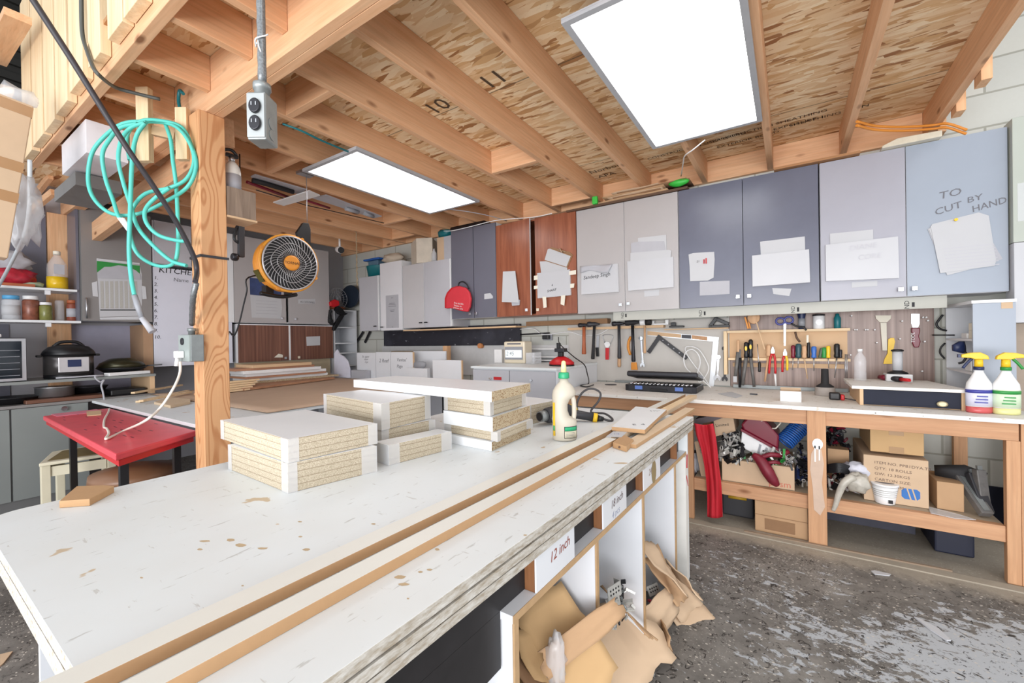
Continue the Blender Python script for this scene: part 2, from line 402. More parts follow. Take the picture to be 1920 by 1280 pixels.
CRM = plain('cream_plastic', (226,214,190), .35, 0, .03); BEI = plain('beige_cloth', (198,184,166), .9, 0, .12, 10); GREYP = plain('grey_plastic', (150,152,158), .45); GWB = plain('grey_wallboard', (196,192,186), .6, 0, .06, 5)
BROWNP = plain('brown_hammer_handle', (176,96,60), .5); WOODT = wood('turned_wood', (196,150,110), (222,184,146), 2, False); FELT = plain('dusty_metal', (120,118,116), .6, .3, .2, 40)
DKBROWN = plain('dark_brown_wood', (92,66,48), .6, 0, .12, 8)
def glassy(name, c, a=.35, rough=.1):
    n = N(name); n.b.inputs['Transmission Weight'].default_value = 1; n.b.inputs['IOR'].default_value = 1.12
    return n.done(srgb(*c), rough)
CLEAR = glassy('clear_plastic', (245,248,250)); CLEARB = glassy('clear_bottle', (225,235,240), rough=.05); OIL = plain('cooking_oil', (226,180,20), .15)
def film(name='clear_film', a=.25, c=(240,242,246)):
    n = N(name); n.b.inputs['Alpha'].default_value = a; return n.done(srgb(*c), .12)
FILM = film(); FILM2 = film('milky_film', .45)
def emis(name, c, s):
    n = N(name); n.b.inputs['Emission Color'].default_value = c; n.b.inputs['Emission Strength'].default_value = s
    return n.done((.9, .9, .9, 1), .6)
PANEL_E = emis('led_panel', (1, .99, .975, 1), 4.0)
LCD = emis('lcd', (.55, .75, .8, 1), .6)
ROOF = walnut('dark_metal_deck', (26,25,22), (58,56,50), 1)

def struct(name, mb, m, bevel=0): return tag(mb.build(name, m, bevel=bevel), kind='structure')
# ================================================================== THE SETTING
WY, WX = 3.69, -5.3                      # back wall, left wall
JB, JT = 2.39, 2.556                     # underside of joists, underside of deck
struct('floor', MB().box(-5.6, 6, -3, 3.9, -.1, 0), FLOOR)
struct('wall_back', MB().box(-5.5, 3.2, WY, WY+.15, 0, 4.9), BLOCK)
struct('wall_left', MB().box(WX-.15, WX, -1.0, WY, 0, 2.57), lam('wall_grey_paint', (170,170,176), .7))
mb = MB().box(WX-.15, WX-.02, -1.0, WY, 2.571, 4.9)
for k in range(18): mb.box(WX-.02, WX+.01, -1.0, WY, 2.60+k*.128, 2.66+k*.128)
struct('wall_left', mb, plain('dark_ribbed_cladding', (34,33,30), .7, 0, .2, 5))
struct('ceiling', MB().box(WX, .80, .56, WY, JT+.001, JT+.02), OSB)
struct('ceiling', MB().box(-5.6, 3.2, -1.0, 3.9, 4.9, 5.0), ROOF)
# pale sheet panel wall beyond the last cabinet
struct('trim_1', MB().box(WX, 3.2, WY-.016, WY-.001, 0, .24), NAVY)

# ------------------------------------------------------------------ framing of the mezzanine
jx = [-4.86,-4.43,-4.0,-3.57,-3.14,-2.71,-2.28,-1.85,-1.428,-.997,-.56,-.117,.303]
BY0, BY1, BZ = .905, .981, 2.31
desc = {-.997:'long ceiling joist just left of the large square light panel', -.56:'ceiling joist running behind the large square light panel',
        -.117:'ceiling joist meeting the right side of the large light panel', .303:'ceiling joist between the large light panel and the right rim joist',
        -1.428:'long ceiling joist second to the left of the large light panel', -1.85:'long ceiling joist third to the left of the large light panel',
        -2.28:'ceiling joist running over the long narrow light panel'}
names = ['leftmost, at the left wall','second from the left wall','third from the left wall','fourth from the left wall','fifth from the left wall','sixth from the left wall']
for i, x in enumerate(jx):
    o = MB().box(x, x+.038, BY1+.001, 3.649, JB, JT).build('ceiling_joist', PY, bevel=.002)
    tag(o, desc.get(x) or 'pine joist of the back ceiling bay, ' + names[i], 'joist', 'joists between beam and back wall')
    if x > -3.6:
        pass
sx = [(-.40,), (-.83,), (-1.26,), (-1.66,), (-1.935,), (-2.345,), (-2.78,), (-3.24,), (-3.68,), (-4.12,)]
nm = ['first from the right end','second from the right end','third from the right end','just out of the top edge','topmost one in view','second below the topmost in view','third below the topmost in view','fourth below the topmost in view','fifth below the topmost in view','lowest by the left wall']
for (x,), t in zip(sx, nm):
    o = MB().box(x, x+.038, .626, BY0-.001, JB, JT).build('overhang_joist', PY, bevel=.002)
    tag(o, 'short pine joist between rim board and main beam, ' + t, 'joist', 'short overhang joists')
o = MB().box(WX+.01, .72, BY0, BY0+.0375, BZ, JT-.001).box(WX+.01, .72, BY0+.0385, BY1, BZ, JT-.001).build('main_beam', PX, bevel=.002)
tag(o, 'thick double pine beam carried by the wooden post', 'beam')
o = MB().box(-4.25, .76, .586, .625, JB-.005, JT).build('rim_joist', PX, bevel=.002)
tag(o, 'front rim board at the mezzanine edge with upright slats nailed on', 'joist')
o = MB().box(WX+.01, .72, 3.651, 3.689, JB, JT-.001).build('ledger_board', PX, bevel=.002)
tag(o, 'pine ledger board on the back wall above the cabinets', 'board')
o = MB().box(.721, .76, .626, 3.66, JB-.005, JT).build('rim_joist', PY, bevel=.002)
tag(o, 'right hand rim joist with short stubs hanging beyond it', 'joist')
for k, (u, v) in enumerate(((1862,145),(1812,205),(1775,245))):
    p = at(u, v, X=.80)
    o = MB().box(.762, .80, p.y, p.y+.09, p.z, 3.3).build('baluster', PZ, bevel=.002)
    tag(o, 'short pine upright on the outside of the right rim joist, '+['nearest','middle','farthest'][k]+' one', 'baluster', 'uprights on the right rim')
# upright slats on the left rim (bottoms at their own heights)
sl = [(52,69,303),(71,91,277),(93,113,250),(115,137,218),(141,167,178),(177,200,131),(214,242,80),(244,276,40)]
for k, (u0, u1, v) in enumerate(sl):
    a = at(u0, v, Y=.567); b = at(u1, v, Y=.567)
    o = MB().box(a.x, b.x, .547, .584, a.z, 3.4).build('baluster', PPZ, bevel=.002)
    tag(o, 'tall pale pine upright nailed to the left rim, number %s counted from the left edge' % ['one','two','three','four','five','six','seven','eight'][k], 'baluster', 'uprights on the left rim')
# blocking between joists
def blocking(x0, x1, y, label):
    o = MB().box(x0+.039, x1-.001, y-.019, y+.019, JB+.002, JT-.001).build('blocking', PX, bevel=.002)
    tag(o, label, 'blocking', 'blocking pieces between joists')
blocking(-2.28, -1.85, at(640,165,Z=JB).y, 'pine blocking near the beam, above the hanging socket box')
blocking(-1.85, -1.428, at(985,310,Z=JB).y, 'pine blocking left of the small square of exposed chipboard')
blocking(-1.85, -1.428, at(1060,345,Z=JB).y+.45, 'pine blocking right of the small square of exposed chipboard')
for k, (a_, b_, u, v) in enumerate(((-2.71,-2.28,640,360),(-3.14,-2.71,560,300),(-3.57,-3.14,628,445),(-4.0,-3.57,690,460),(-3.57,-3.14,460,290))):
    blocking(a_, b_, at(u, v, Z=JB).y, 'pine blocking in the dim back bays, '+['beside the long light panel','above the red fishing rods','above the orange fan','near the white security camera','behind the fire extinguisher'][k])
# posts
pf = at(373, 212, X=-2.365)
t = MB().box(-2.475, -2.365, .872, .987, 0, BZ-.001).build('wooden_post', FIR, bevel=.004)
tag(t, 'tall square fir post with knots standing behind the long white table', 'post')
p0 = at(88, 430, X=-5.2); p1 = at(130, 430, X=-5.2)
tag(MB().box(-5.288, -5.2, p0.y, p1.y, 0, BZ-.001).build('wooden_post', PZ, bevel=.003), 'dark wooden post at the left behind the oil bottle shelf', 'post')
# diagonal brace / header at upper left
a = at(110, 405, Y=1.02); b = at(352, 297, Y=1.02)
tag(MB().bar((-5.1,1.05,2.13), (-2.48,1.05,2.30), .06, .15).build('cross_beam', PX, bevel=.002), 'second pine beam under the overhang, left of the fir post', 'beam')

# ------------------------------------------------------------------ LED panels
def led(name_label, x0, x1, y0, y1, z):
    t = thing('ceiling_light', name_label, 'light', ((x0+x1)/2, (y0+y1)/2, z), 'led ceiling panels')
    w_ = .026
    mb = MB()
    mb.box(x0, x0+w_, y0, y1, z, z+.012).box(x1-w_, x1, y0, y1, z, z+.012).box(x0+w_, x1-w_, y0, y0+w_, z, z+.012).box(x0+w_, x1-w_, y1-w_, y1, z, z+.012)
    mb.box(x0, x1, y0, y1, z+.0125, z+.02)
    mb.build('frame', plain('panel_frame_grey', (176,178,182), .4) if 'panel_frame_grey' not in bpy.data.materials else bpy.data.materials['panel_frame_grey'], t)
    MB().box(x0+w_, x1-w_, y0+w_, y1-w_, z+.004, z+.012).build('diffuser', PANEL_E, t)
PZL = 2.366
c = [at(*q, Z=PZL) for q in ((567,322),(665,280),(900,378),(807,402))]
led('long narrow glowing panel under the joists above the orange fan', (c[0].x+c[3].x)/2, (c[1].x+c[2].x)/2, (c[0].y+c[1].y)/2, (c[2].y+c[3].y)/2, PZL)
c = [at(*q, Z=PZL) for q in ((1052,45),(1215,280),(1430,230))]
led('large bright square looking panel under the joists at top right', c[0].x, c[2].x, c[0].y, (c[1].y+c[2].y)/2, PZL)
# ================================================================== UPPER CABINETS ON THE BACK WALL
FY = 3.38                                 # plane of the door fronts
def knob_sq(p, parent, m=None):           # small square knob on a door facing -Y
    x, y, z = p
    mb = MB(); mb.box(x-.006, x+.006, y-.016, y-.0005, z-.006, z+.006).box(x-.013, x+.013, y-.027, y-.0165, z-.013, z+.013)
    return mb.build('knob', m or CHR, parent, bevel=.002)
def knob_bar(p, parent):
    x, y, z = p
    mb = MB(); mb.cyl((x, y-.0005, z), (x, y-.018, z), .005, n=10).box(x-.022, x+.022, y-.028, y-.018, z-.006, z+.006)
    return mb.build('knob', BK, parent, bevel=.002)
def door(x0, x1, z0, z1, m, parent, edge=None, fy=FY, knob=None, kind='sq', swing=0, hinge='l', km=None):
    mb = MB(); t = .018
    if swing:
        hx, ex = (x0, x1) if hinge == 'l' else (x1, x0); s_ = 1 if hinge == 'l' else -1
        L = abs(x1-x0); d = V(math.cos(swing)*s_, -math.sin(swing), 0); n = V(d.y*s_, -d.x*s_, 0) if s_ > 0 else V(-d.y, d.x, 0)
        if n.y > 0: n = -n
        A_ = V(hx, fy+t, z0); pts = [A_, A_+d*L, A_+d*L+n*t, A_+n*t]
        mb.prism(pts, (0, 0, z1-z0)); mats = [m, edge or m]
        for i, f in enumerate(mb.f):
            nn = (mb.v[f[1]]-mb.v[f[0]]).cross(mb.v[f[2]]-mb.v[f[0]]).normalized()
            if abs(nn.dot(n)) < .8: mb.m[i] = 1
        dd = mb.build('door', mats, parent)
        if knob:
            c = A_+d*(L-.035)+n*t; knob_sq((c.x, c.y, knob[1]), dd, km)
        return dd
    mb.mat(0).box(x0, x1, fy, fy+t, z0, z1); mb.m[-6:] = [1, 1, 0, 1, 0, 1]
    dd = mb.build('door', [m, edge or m], parent)
    if knob: (knob_sq if kind == 'sq' else knob_bar)((knob[0], fy, knob[1]), dd, *( [km] if kind == 'sq' else []))
    return dd
def cabinet(name_label, x0, x1, z0, z1, body, doors, fy=FY, back=WY-.002, name='wall_cabinet', group=None):
    t = thing(name, name_label, 'cabinet', ((x0+x1)/2, back, z0), group)
    y0 = fy+.02; th = .016
    mb = MB().box(x0, x0+th, y0, back, z0, z1).box(x1-th, x1, y0, back, z0, z1).box(x0+th, x1-th, y0, back, z0, z0+th).box(x0+th, x1-th, y0, back, z1-th, z1).box(x0+th, x1-th, back-.008, back, z0+th, z1-th)
    mb.build('body', body, t)
    return t
EDG = plain('white_edge_band', (226,228,230), .4, 0, .02)
def pix(u, v, Y=None): return at(u, v, Y=FY if Y is None else Y)
c1 = cabinet('narrow light grey wall cabinet at the far left end of the back wall run', -4.53, -4.155, 1.308, 1.98, LG3, 0)
door(-4.528, -4.18, 1.31, 1.978, LG3, c1, EDG, knob=(-4.215, 1.36), kind='bar')
MB().box(-4.178, -4.157, FY+.002, FY+.02, 1.31, 1.978).build('filler_strip', EDG, c1)
c2 = cabinet('tall narrow white wall cabinet with a printed sheet low on its door', -4.13, -3.745, 1.303, 2.115, WHL, 0)
d = door(-4.128, -3.747, 1.305, 2.113, lam('white_door_laminate', (224,224,228)), c2, EDG, knob=(-4.09, 1.345), kind='bar')
MB().box(-4.03, -3.81, FY-.002, FY-.0005, 1.33, 1.72).build('printed_sheet', PAPER2, c2)
for k, (z, w_) in enumerate(((1.685,.03),(1.62,.1),(1.605,.12),(1.585,.13),(1.54,.08),(1.525,.06),(1.34,.02))):
    MB().box(-3.92-w_/2, -3.92+w_/2, FY-.0026, FY-.0022, z, z+.005).build('print_line', INK, c2)
c3 = cabinet('light grey two-door wall cabinet with black knobs, left of the red first aid kit', -3.735, -2.992, 1.32, 2.045, LG3, 0)
xm = pix(795, 550).x
door(-3.733, xm-.004, 1.322, 2.043, LG, c3, EDG, knob=(xm-.04, 1.375), kind='bar'); door(xm+.004, -3.01, 1.322, 2.043, LG3, c3, EDG, knob=(xm+.04, 1.375), kind='bar')
MB().box(-3.009, -2.994, FY+.001, FY+.02, 1.322, 2.043).build('filler_strip', EDG, c3)
MB().box(-3.29, -3.17, FY-.0015, FY-.0005, 1.47, 1.492).build('sticker', PAPER, c3)
c4 = cabinet('dark grey two-door wall cabinet with the red first aid kit on its left door', -2.985, -2.402, 1.395, 2.33, EDG, 0)
xm = pix(888, 500).x
door(-2.983, xm-.004, 1.397, 2.328, DG, c4, DG, knob=(xm-.045, 1.44)); door(xm+.004, -2.404, 1.397, 2.328, DG, c4, DG, knob=(xm+.035, 1.44))
c5 = cabinet('reddish brown cherry veneer wall cabinet with its left door ajar', -2.398, -1.54, 1.392, 2.29, CHE, 0)
door(-2.396, -1.985, 1.394, 2.288, CHE, c5, EDG, knob=(0, 1.44), swing=.10); door(-1.955, -1.542, 1.394, 2.288, CHE, c5, CHE, knob=(-1.925, 1.44), km=CRM)
c6 = cabinet('warm light grey two-door wall cabinet with a signed white pocket on the left door', -1.536, -.694, 1.384, 2.278, LG, 0)
xm = pix(1171, 480).x
door(-1.534, xm-.002, 1.386, 2.276, MG, c6, EDG, knob=(xm-.035, 1.44)); door(xm+.002, -.696, 1.386, 2.276, MG, c6, EDG, knob=(xm+.03, 1.445))
c7 = cabinet('slate blue-grey two-door wall cabinet with shiny doors', -.69, .172, 1.384, 2.278, SL, 0)
xm = pix(1393, 450).x
door(-.688, xm-.002, 1.386, 2.276, SL, c7, DG, knob=(xm-.035, 1.445)); door(xm+.002, .170, 1.386, 2.276, SL, c7, DG, knob=(xm+.035, 1.445))
c8 = cabinet('pale wall cabinet at the right end with handwriting across its blue-grey door', .178, 1.0, 1.386, 2.276, LG3, 0)
xm = pix(1699, 420).x
door(.18, xm-.002, 1.388, 2.274, LG4, c8, EDG, knob=(xm-.03, 1.43)); dr = door(xm+.002, .998, 1.388, 2.274, LG2, c8, EDG, knob=(xm+.03, 1.43))
def hand(s, u, v, size, parent, m=INK, Y=FY, rot=0, shear=.15, dy=.0012, ws=1):
    p = at(u, v, Y=Y-dy); return text(s, size, p, (math.cos(rot), 0, math.sin(rot)), (-math.sin(rot), 0, math.cos(rot)), m, parent, shear=shear, ext=.0003, wscale=ws)
hand('TO', 1760, 374, .058, dr, rot=.12, ws=1.15); hand('CUT', 1753, 404, .052, dr, rot=.25, ws=1.1); hand('BY', 1813, 381, .045, dr, rot=.2, ws=1.2); hand('HAND', 1823, 398, .05, dr, rot=.22, ws=.93)
# strip with printed marks under the cabinets
t = thing('light_rail_board', 'long pale grey board with printed letters under the wall cabinets', 'board', (0, 3.43, 1.30))
a = at(1150, 600, Y=3.41); b = at(1776, 575, Y=3.41)
MB().box(a.x, b.x, 3.41, 3.428, 1.312, 1.3835).build('board', plain('primed_board', (180,180,172), .6, 0, .03), t, bevel=.001)
for u, v in ((1166,592),(1312,588),(1485,581),(1698,572)):
    p = at(u, v, Y=3.409)
    text('ND', .032, p+V(.016,0,-.022), (0,0,1), (-1,0,0), INKD, t, ext=.0003)
    MB().box(p.x+.028, p.x+.040, 3.4085, 3.4098, p.z-.012, p.z+.016).build('printed_mark', INKD, t)
# ---- paper pockets and papers on the doors
def sheet(mb, pts, y, t=.0015): mb.prism([at(u, v, Y=y) for u, v in pts], (0, t, 0)); return mb
def paper(label, pts, y, m=PAPER, name='paper_sheet', cat='paper', t=.0015, group=None):
    o = sheet(MB(), pts, y, t).build(name, m); return tag(o, label, cat, group)
def pocket(label, quad, papers, tabs=(), th=.022, name='paper_pocket'):
    a = at(*quad[0], Y=FY-th); t = thing(name, label, 'paper holder', a)
    mb = MB(); mb.prism([at(u, v, Y=FY-th) for u, v in quad], (0, .004, 0))
    mb.prism([at(u, v, Y=FY-th+.0045) for u, v in quad][:4], (0, th-.0055, 0)) if False else None
    mb.build('front_board', WHP, t)
    q = [at(u, v, Y=FY-th+.0042) for u, v in quad]      # spacer rails between board and door
    rl = MB()
    rl.prism([q[3], q[2], q[2]+V(0,0,.012), q[3]+V(0,0,.012)], (0, th-.0055, 0))
    rl.prism([q[3]+V(0,0,.0125), q[3]+V(.012,0,.0125), q[0]+V(.012,0,0), q[0]], (0, th-.0055, 0)); rl.prism([q[2]+V(-.012,0,.0125), q[2]+V(0,0,.0125), q[1], q[1]+V(-.012,0,0)], (0, th-.0055, 0))
    rl.build('spacer', EDG, t)
    for k, pp in enumerate(papers):
        lab, pts = pp
        y = FY-.004-.004*k
        paper(lab, pts, y-.001, PAPER if k % 2 == 0 else PAPER2)
    for pts in tabs: sheet(MB(), pts, FY-th-.0012, .001).build('tape', CREAM, t)
    return t
# sheets on the cherry doors
hx = -2.396; 
paper('folded white sheets pinned to the left cherry door', [(943,509),(966,508),(973,567),(941,566)], 3.33)
paper('small pink-white note peeking below the sheets on the left cherry door', [(958,560),(975,562),(974,572),(960,573)], 3.34, PAPER2)
pk = pocket('white pocket taped on the right cherry door, marked in black pen', [(1007,512),(1068,505),(1070,553),(1008,559)],
   [('sheaf of curled papers standing in the cherry door pocket', [(1012,490),(1066,488),(1062,512),(1015,514)])],
   tabs=[[(1001,517),(1008,516),(1008,524),(1001,525)],[(1067,508),(1080,506),(1080,514),(1067,516)],[(1001,536),(1008,535),(1008,541),(1001,542)],[(1069,532),(1077,531),(1076,539),(1069,540)],
         [(1017,556),(1024,556),(1025,576),(1019,577)],[(1052,554),(1060,553),(1058,573),(1051,570)]])
hand('SHARIF', 1026, 548, .03, pk, INKD, FY-.022, .12); hand('&', 1034, 536, .025, pk, INKD, FY-.022)
t = thing('clipboard', 'brown clipboard with white sheets tilted above the cherry door pocket', 'clipboard', at(1045, 500, Y=FY))
sheet(MB(), [(1028,468),(1034,463),(1068,472),(1074,478),(1064,502),(1022,489)], FY-.006, .004).build('board', CARDD, t)
sheet(MB(), [(1027,467),(1031,466),(1070,480),(1062,500),(1021,487)], FY-.008, .0015).build('sheets', PAPER, t)
p = at(1053, 470, Y=FY-.014); MB().bar(p+V(-.035,0,.012), p+V(.04,0,-.014), .008, .022, (0,1,0)).bar(p+V(-.01,-.002,.02), p+V(.01,-.002,-.02), .01, .03, (0,1,0)).build('clip', plain('brass_clip', (176,150,124), .35, .7), t, bevel=.002)
pk = pocket('white pocket with a signature in black pen on the warm grey door', [(1090,500),(1158,494),(1160,547),(1090,552)], [('crumpled cream paper folded over the signed pocket', [(1088,502),(1150,496),(1146,512),(1134,516),(1088,509)])])
hand('Sandeep Singh', 1094, 524, .044, pk, INKD, FY-.022, .05, ws=.95)
o = MB().grid(lambda s_, r_: at(1088+60*s_-8*r_*s_, 499-4*s_+13*r_-3*math.sin(s_*5)*r_, Y=FY-.03-.008*math.sin(s_*7+r_*2)), 14, 5).build('folded_flap', PAPER2, pk, solid=.001)
pk = pocket('white pocket stuffed with tall papers on the second warm grey door', [(1176,490),(1262,481),(1263,538),(1178,545)],
  [('tallest sheet in the warm grey door pocket', [(1196,446),(1249,440),(1250,488),(1198,488)]),('middle sheaf of papers in the warm grey door pocket', [(1183,456),(1195,453),(1245,452),(1252,488),(1184,490)]),('front sheaf with ragged edge in the warm grey door pocket', [(1182,474),(1254,468),(1259,470),(1257,486),(1182,492)])])
paper('small printed label under the pocket on the second warm grey door', [(1208,545),(1236,543),(1236,554),(1208,556)], FY-.002, PAPER)
t = thing('paper_bag', 'torn white paper holder with red pens taped on the left slate door', 'paper holder', at(1315, 500, Y=FY))
sheet(MB(), [(1291,477),(1300,474),(1339,472),(1340,486),(1338,520),(1327,526),(1294,527),(1293,500)], FY-.006, .005).build('pouch', PAPER, t)
MB().bar(at(1324,484,Y=FY-.014), at(1324,494,Y=FY-.014), .008, .008).build('red_marker', RED, t); MB().bar(at(1320,486,Y=FY-.014), at(1320,494,Y=FY-.014), .006, .006).build('pen', REDC, t)
hand('21', 1306, 492, .02, t, INKD, FY-.007)
paper('printed notice on the left slate door below the red pens', [(1312,528),(1368,526),(1368,551),(1312,554)], FY-.002, PAPER2)
pk = pocket('wide white pocket on the right slate door', [(1410,479),(1517,467),(1519,529),(1411,537)],
  [('sheets standing in the slate door pocket', [(1425,453),(1509,443),(1510,480),(1427,486)])])
paper('crooked torn label under the pocket on the right slate door', [(1448,540),(1484,541),(1480,555),(1450,551)], FY-.002, PAPER)
pk = pocket('large white pocket on the pale door, marked faintly in pencil', [(1548,459),(1684,443),(1686,521),(1549,527)],
  [('sheet standing in the pencil-marked pocket', [(1556,438),(1637,430),(1638,470),(1557,474)])])
hand('DIANE', 1592, 470, .045, pk, plain('pencil', (190,190,196), .8), FY-.022, .04); hand('CORE', 1608, 487, .042, pk, bpy.data.materials['pencil'], FY-.022, .02)
paper('printed label under the large pocket on the pale door', [(1597,529),(1645,526),(1645,536),(1597,539)], FY-.002, PAPER)
t = thing('paper_bundle', 'tilted bundle of white sheets pinned on the blue-grey door', 'paper', at(1800, 460, Y=FY))
sheet(MB(), [(1739,429),(1830,400),(1880,485),(1846,499),(1773,512)], FY-.003, .002).build('back_sheets', PAPER2, t)
sheet(MB(), [(1742,430),(1748,420),(1835,398),(1854,404),(1866,478),(1868,492),(1776,516)], FY-.0055, .002).build('middle_sheets', PAPER, t)
sheet(MB(), [(1745,424),(1838,401),(1846,403),(1868,485),(1865,498),(1763,512)], FY-.008, .002).build('front_sheet', PAPER, t)
for r in range(7):
    p = at(1768+r*1.5, 467+r*6, Y=FY-.0085); MB().box(p.x, p.x+.20, p.y-.0002, p.y, p.z, p.z+.004).build('written_line', bpy.data.materials['pencil'], t)
p = at(1792, 412, Y=FY-.009); MB().cyl(p, p+V(0,-.01,0), .008, n=10).build('push_pin', YEL, t)
# first aid kit
t = thing('first_aid_kit', 'red first aid kit with black handle hanging on the dark grey door', 'first aid kit', at(862, 560, Y=FY))
def kit(y, sc=1, n=None):
    c = V(862.5, 562, 0); pts = [(838,578),(838,560),(842,549),(850,540),(862,536),(874,539),(881,547),(884,560),(882,575),(878,584),(868,583),(855,579),(845,577)]
    return [at(c.x+(u-c.x)*sc, c.y+(v-c.y)*sc, Y=y) for u, v in pts]
MB().prism(kit(3.375, 1.0), (0, -.04, 0)).build('case', RED, t, bevel=.008)
MB().prism([p+V(.012,0,-.004) for p in kit(3.334, 1.0)], (0, -.03, 0)).build('cover', RED2, t, bevel=.008)
MB().tube(curve_pts([at(u, v, Y=3.34) for u, v in ((859,538),(861,530),(868,528),(875,533),(879,541))], 4), .007).build('handle', BK, t)
text('First Aid Kit', .026, at(851, 569, Y=3.302), (1,0,-.18), (.18,0,1), WH, t); text('Trousse de', .024, at(850.5, 573.5, Y=3.302), (1,0,-.18), (.18,0,1), WH, t); text('premiers soins', .022, at(850, 577.5, Y=3.302), (1,0,-.18), (.18,0,1), WH, t)
paper('small torn label on the dark grey door right of the first aid kit', [(908,551),(919,549),(924,555),(924,559),(908,561)], FY-.002)

# ================================================================== WALL BETWEEN BENCH AND CABINETS
PYW = WY-.002
a = at(720, 627, Y=3.66); b = at(975, 612, Y=3.66)
zt_ = at(830, 622, Y=3.66).z
tag(MB().box(a.x, b.x, 3.655, 3.688, at(800,648,Y=3.66).z, at(800,617,Y=3.66).z+.02).build('splash_board', SPLASH), 'black paint-splattered board on the wall under the grey cabinets', 'board')
a = at(716, 650, Y=3.67); 
tag(MB().box(a.x, at(1066,640,Y=3.67).x, 3.672, 3.688, .78, at(800,648,Y=3.67).z-.002).build('wallboard', plain('off_white_board', (206,206,206), .6)), 'off-white board on the wall behind the time clock', 'board')
a = at(1066, 640, Y=3.67); b = at(1368, 640, Y=3.67)
tag(MB().box(a.x+.002, b.x, 3.672, 3.688, .78, at(1300,598,Y=3.67).z).build('wallboard', GWB), 'grey wallboard behind the row of hammers', 'board')
c_ = at(1752, 640, Y=3.67)
tag(MB().box(b.x+.002, c_.x, 3.672, 3.688, .775, 1.40).build('wallboard', WAL2), 'brown woodgrain panel on the wall behind the tool racks', 'board')
tag(MB().box(-2.2, -1.35, 3.60, 3.688, 1.30, 1.345).build('wall_cleat', CARDD), 'taupe board under the cherry cabinet', 'board')
# thin plank under left cabinets
a = at(762, 617, Y=3.45); b = at(972, 605, Y=3.45)
tag(MB().box(a.x, b.x, 3.40, 3.60, 1.288, 1.302).build('plank', TAN), 'thin tan plank below the grey cabinets at the back', 'board')
# rack with plywood back and two slotted rails
t = thing('tool_rack', 'plywood tool rack with two slotted rails on the woodgrain panel', 'tool rack', at(1480, 650, Y=3.66))
x0, x1 = at(1368,650,Y=3.66).x, at(1589,650,Y=3.66).x
zz = lambda v, u=1480, Y=3.62: at(u, v, Y=Y).z
MB().box(x0, x1, 3.662, 3.671, zz(675,1480,3.66), zz(617,1480,3.66)).build('back_panel', TAN, t)
Rz1 = zz(620); Rz2 = zz(674)
MB().box(x0-.01, x1+.01, 3.60, 3.6615, Rz1-.008, Rz1+.010).build('rail', PPX, t, bevel=.001)
MB().box(x0-.005, x1+.01, 3.60, 3.6615, Rz2-.008, Rz2+.010).build('rail', PPX, t, bevel=.001)
MB().box(x0+.02, x1-.02, 3.655, 3.671, Rz2-.06, Rz2-.03).build('lower_strip', TAN, t)
MB().box(x0-.035, x0-.012, 3.60, 3.671, zz(705), zz(618)).build('upright_stick', PPZ, t, bevel=.001)
# hammer rail
a = at(1066, 617, Y=3.62); b = at(1245, 614, Y=3.62)
HRZ = a.z
tag(MB().box(a.x, b.x, 3.60, 3.615, HRZ-.01, HRZ+.012).box(a.x, a.x+.03, 3.615, 3.671, HRZ-.01, HRZ+.012).box(b.x-.03, b.x, 3.615, 3.671, HRZ-.01, HRZ+.012).build('hammer_rail', TAN), 'thin wooden rail holding the hammers on the grey wallboard', 'rail')
# ================================================================== LONG BENCH ON THE RIGHT
T = .77
t = thing('workbench', 'long timber workbench along the back wall with white scuffed top', 'workbench', (.1, 3.2, 0))
BXL, BXR = -1.475, .975
MB().box(BXL, BXR, 2.845, 3.670, T-.022, T).build('top', BWH, t, bevel=.002)
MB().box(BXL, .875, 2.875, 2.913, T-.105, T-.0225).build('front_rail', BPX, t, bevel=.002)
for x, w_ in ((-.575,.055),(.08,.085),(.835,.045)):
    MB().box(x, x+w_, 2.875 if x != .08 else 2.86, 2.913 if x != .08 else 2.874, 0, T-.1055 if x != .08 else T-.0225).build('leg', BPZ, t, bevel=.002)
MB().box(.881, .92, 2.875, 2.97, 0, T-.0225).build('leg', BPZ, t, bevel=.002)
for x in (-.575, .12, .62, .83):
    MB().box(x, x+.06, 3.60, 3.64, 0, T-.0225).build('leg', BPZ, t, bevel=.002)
SZ = .262
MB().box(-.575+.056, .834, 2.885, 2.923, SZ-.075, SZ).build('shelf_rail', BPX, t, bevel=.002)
MB().box(-.52, .834, 2.924, 3.598, SZ-.016, SZ-.001).build('shelf', plain('dusty_shelf', (176,160,138), .8, 0, .12, 8), t)
MB().box(-.57, .90, 2.80, 2.859, .0, .006).build('floor_strip', plain('dusty_floor_board', (168,158,142), .85, 0, .15, 9), t)
text('', .01, (0,0,0), (1,0,0), (0,0,1), INK, t) if False else None
# paint spill on the middle leg
p = at(1533, 832, Y=2.859)
mb = MB(); mb.prism([p+V(.024*math.cos(a_), 0, .03*math.sin(a_)) for a_ in [i*math.pi/8 for i in range(16)]], (0, -.003, 0)); mb.box(p.x-.015, p.x-.009, 2.856, 2.859, p.z-.1, p.z-.01).box(p.x+.004, p.x+.010, 2.856, 2.859, p.z-.09, p.z-.01)
mb.build('white_paint_blob', WH, t)
MB().prism([at(u, v, Y=2.8592) for u, v in ((1521,850),(1528,838),(1540,842),(1545,870),(1541,905),(1547,950),(1538,966),(1526,955),(1524,915),(1519,880))], (0,-.0008,0)).build('worn_paint_patch', plain('pinkish_filler', (206,180,160), .8, 0, .08, 20), t)
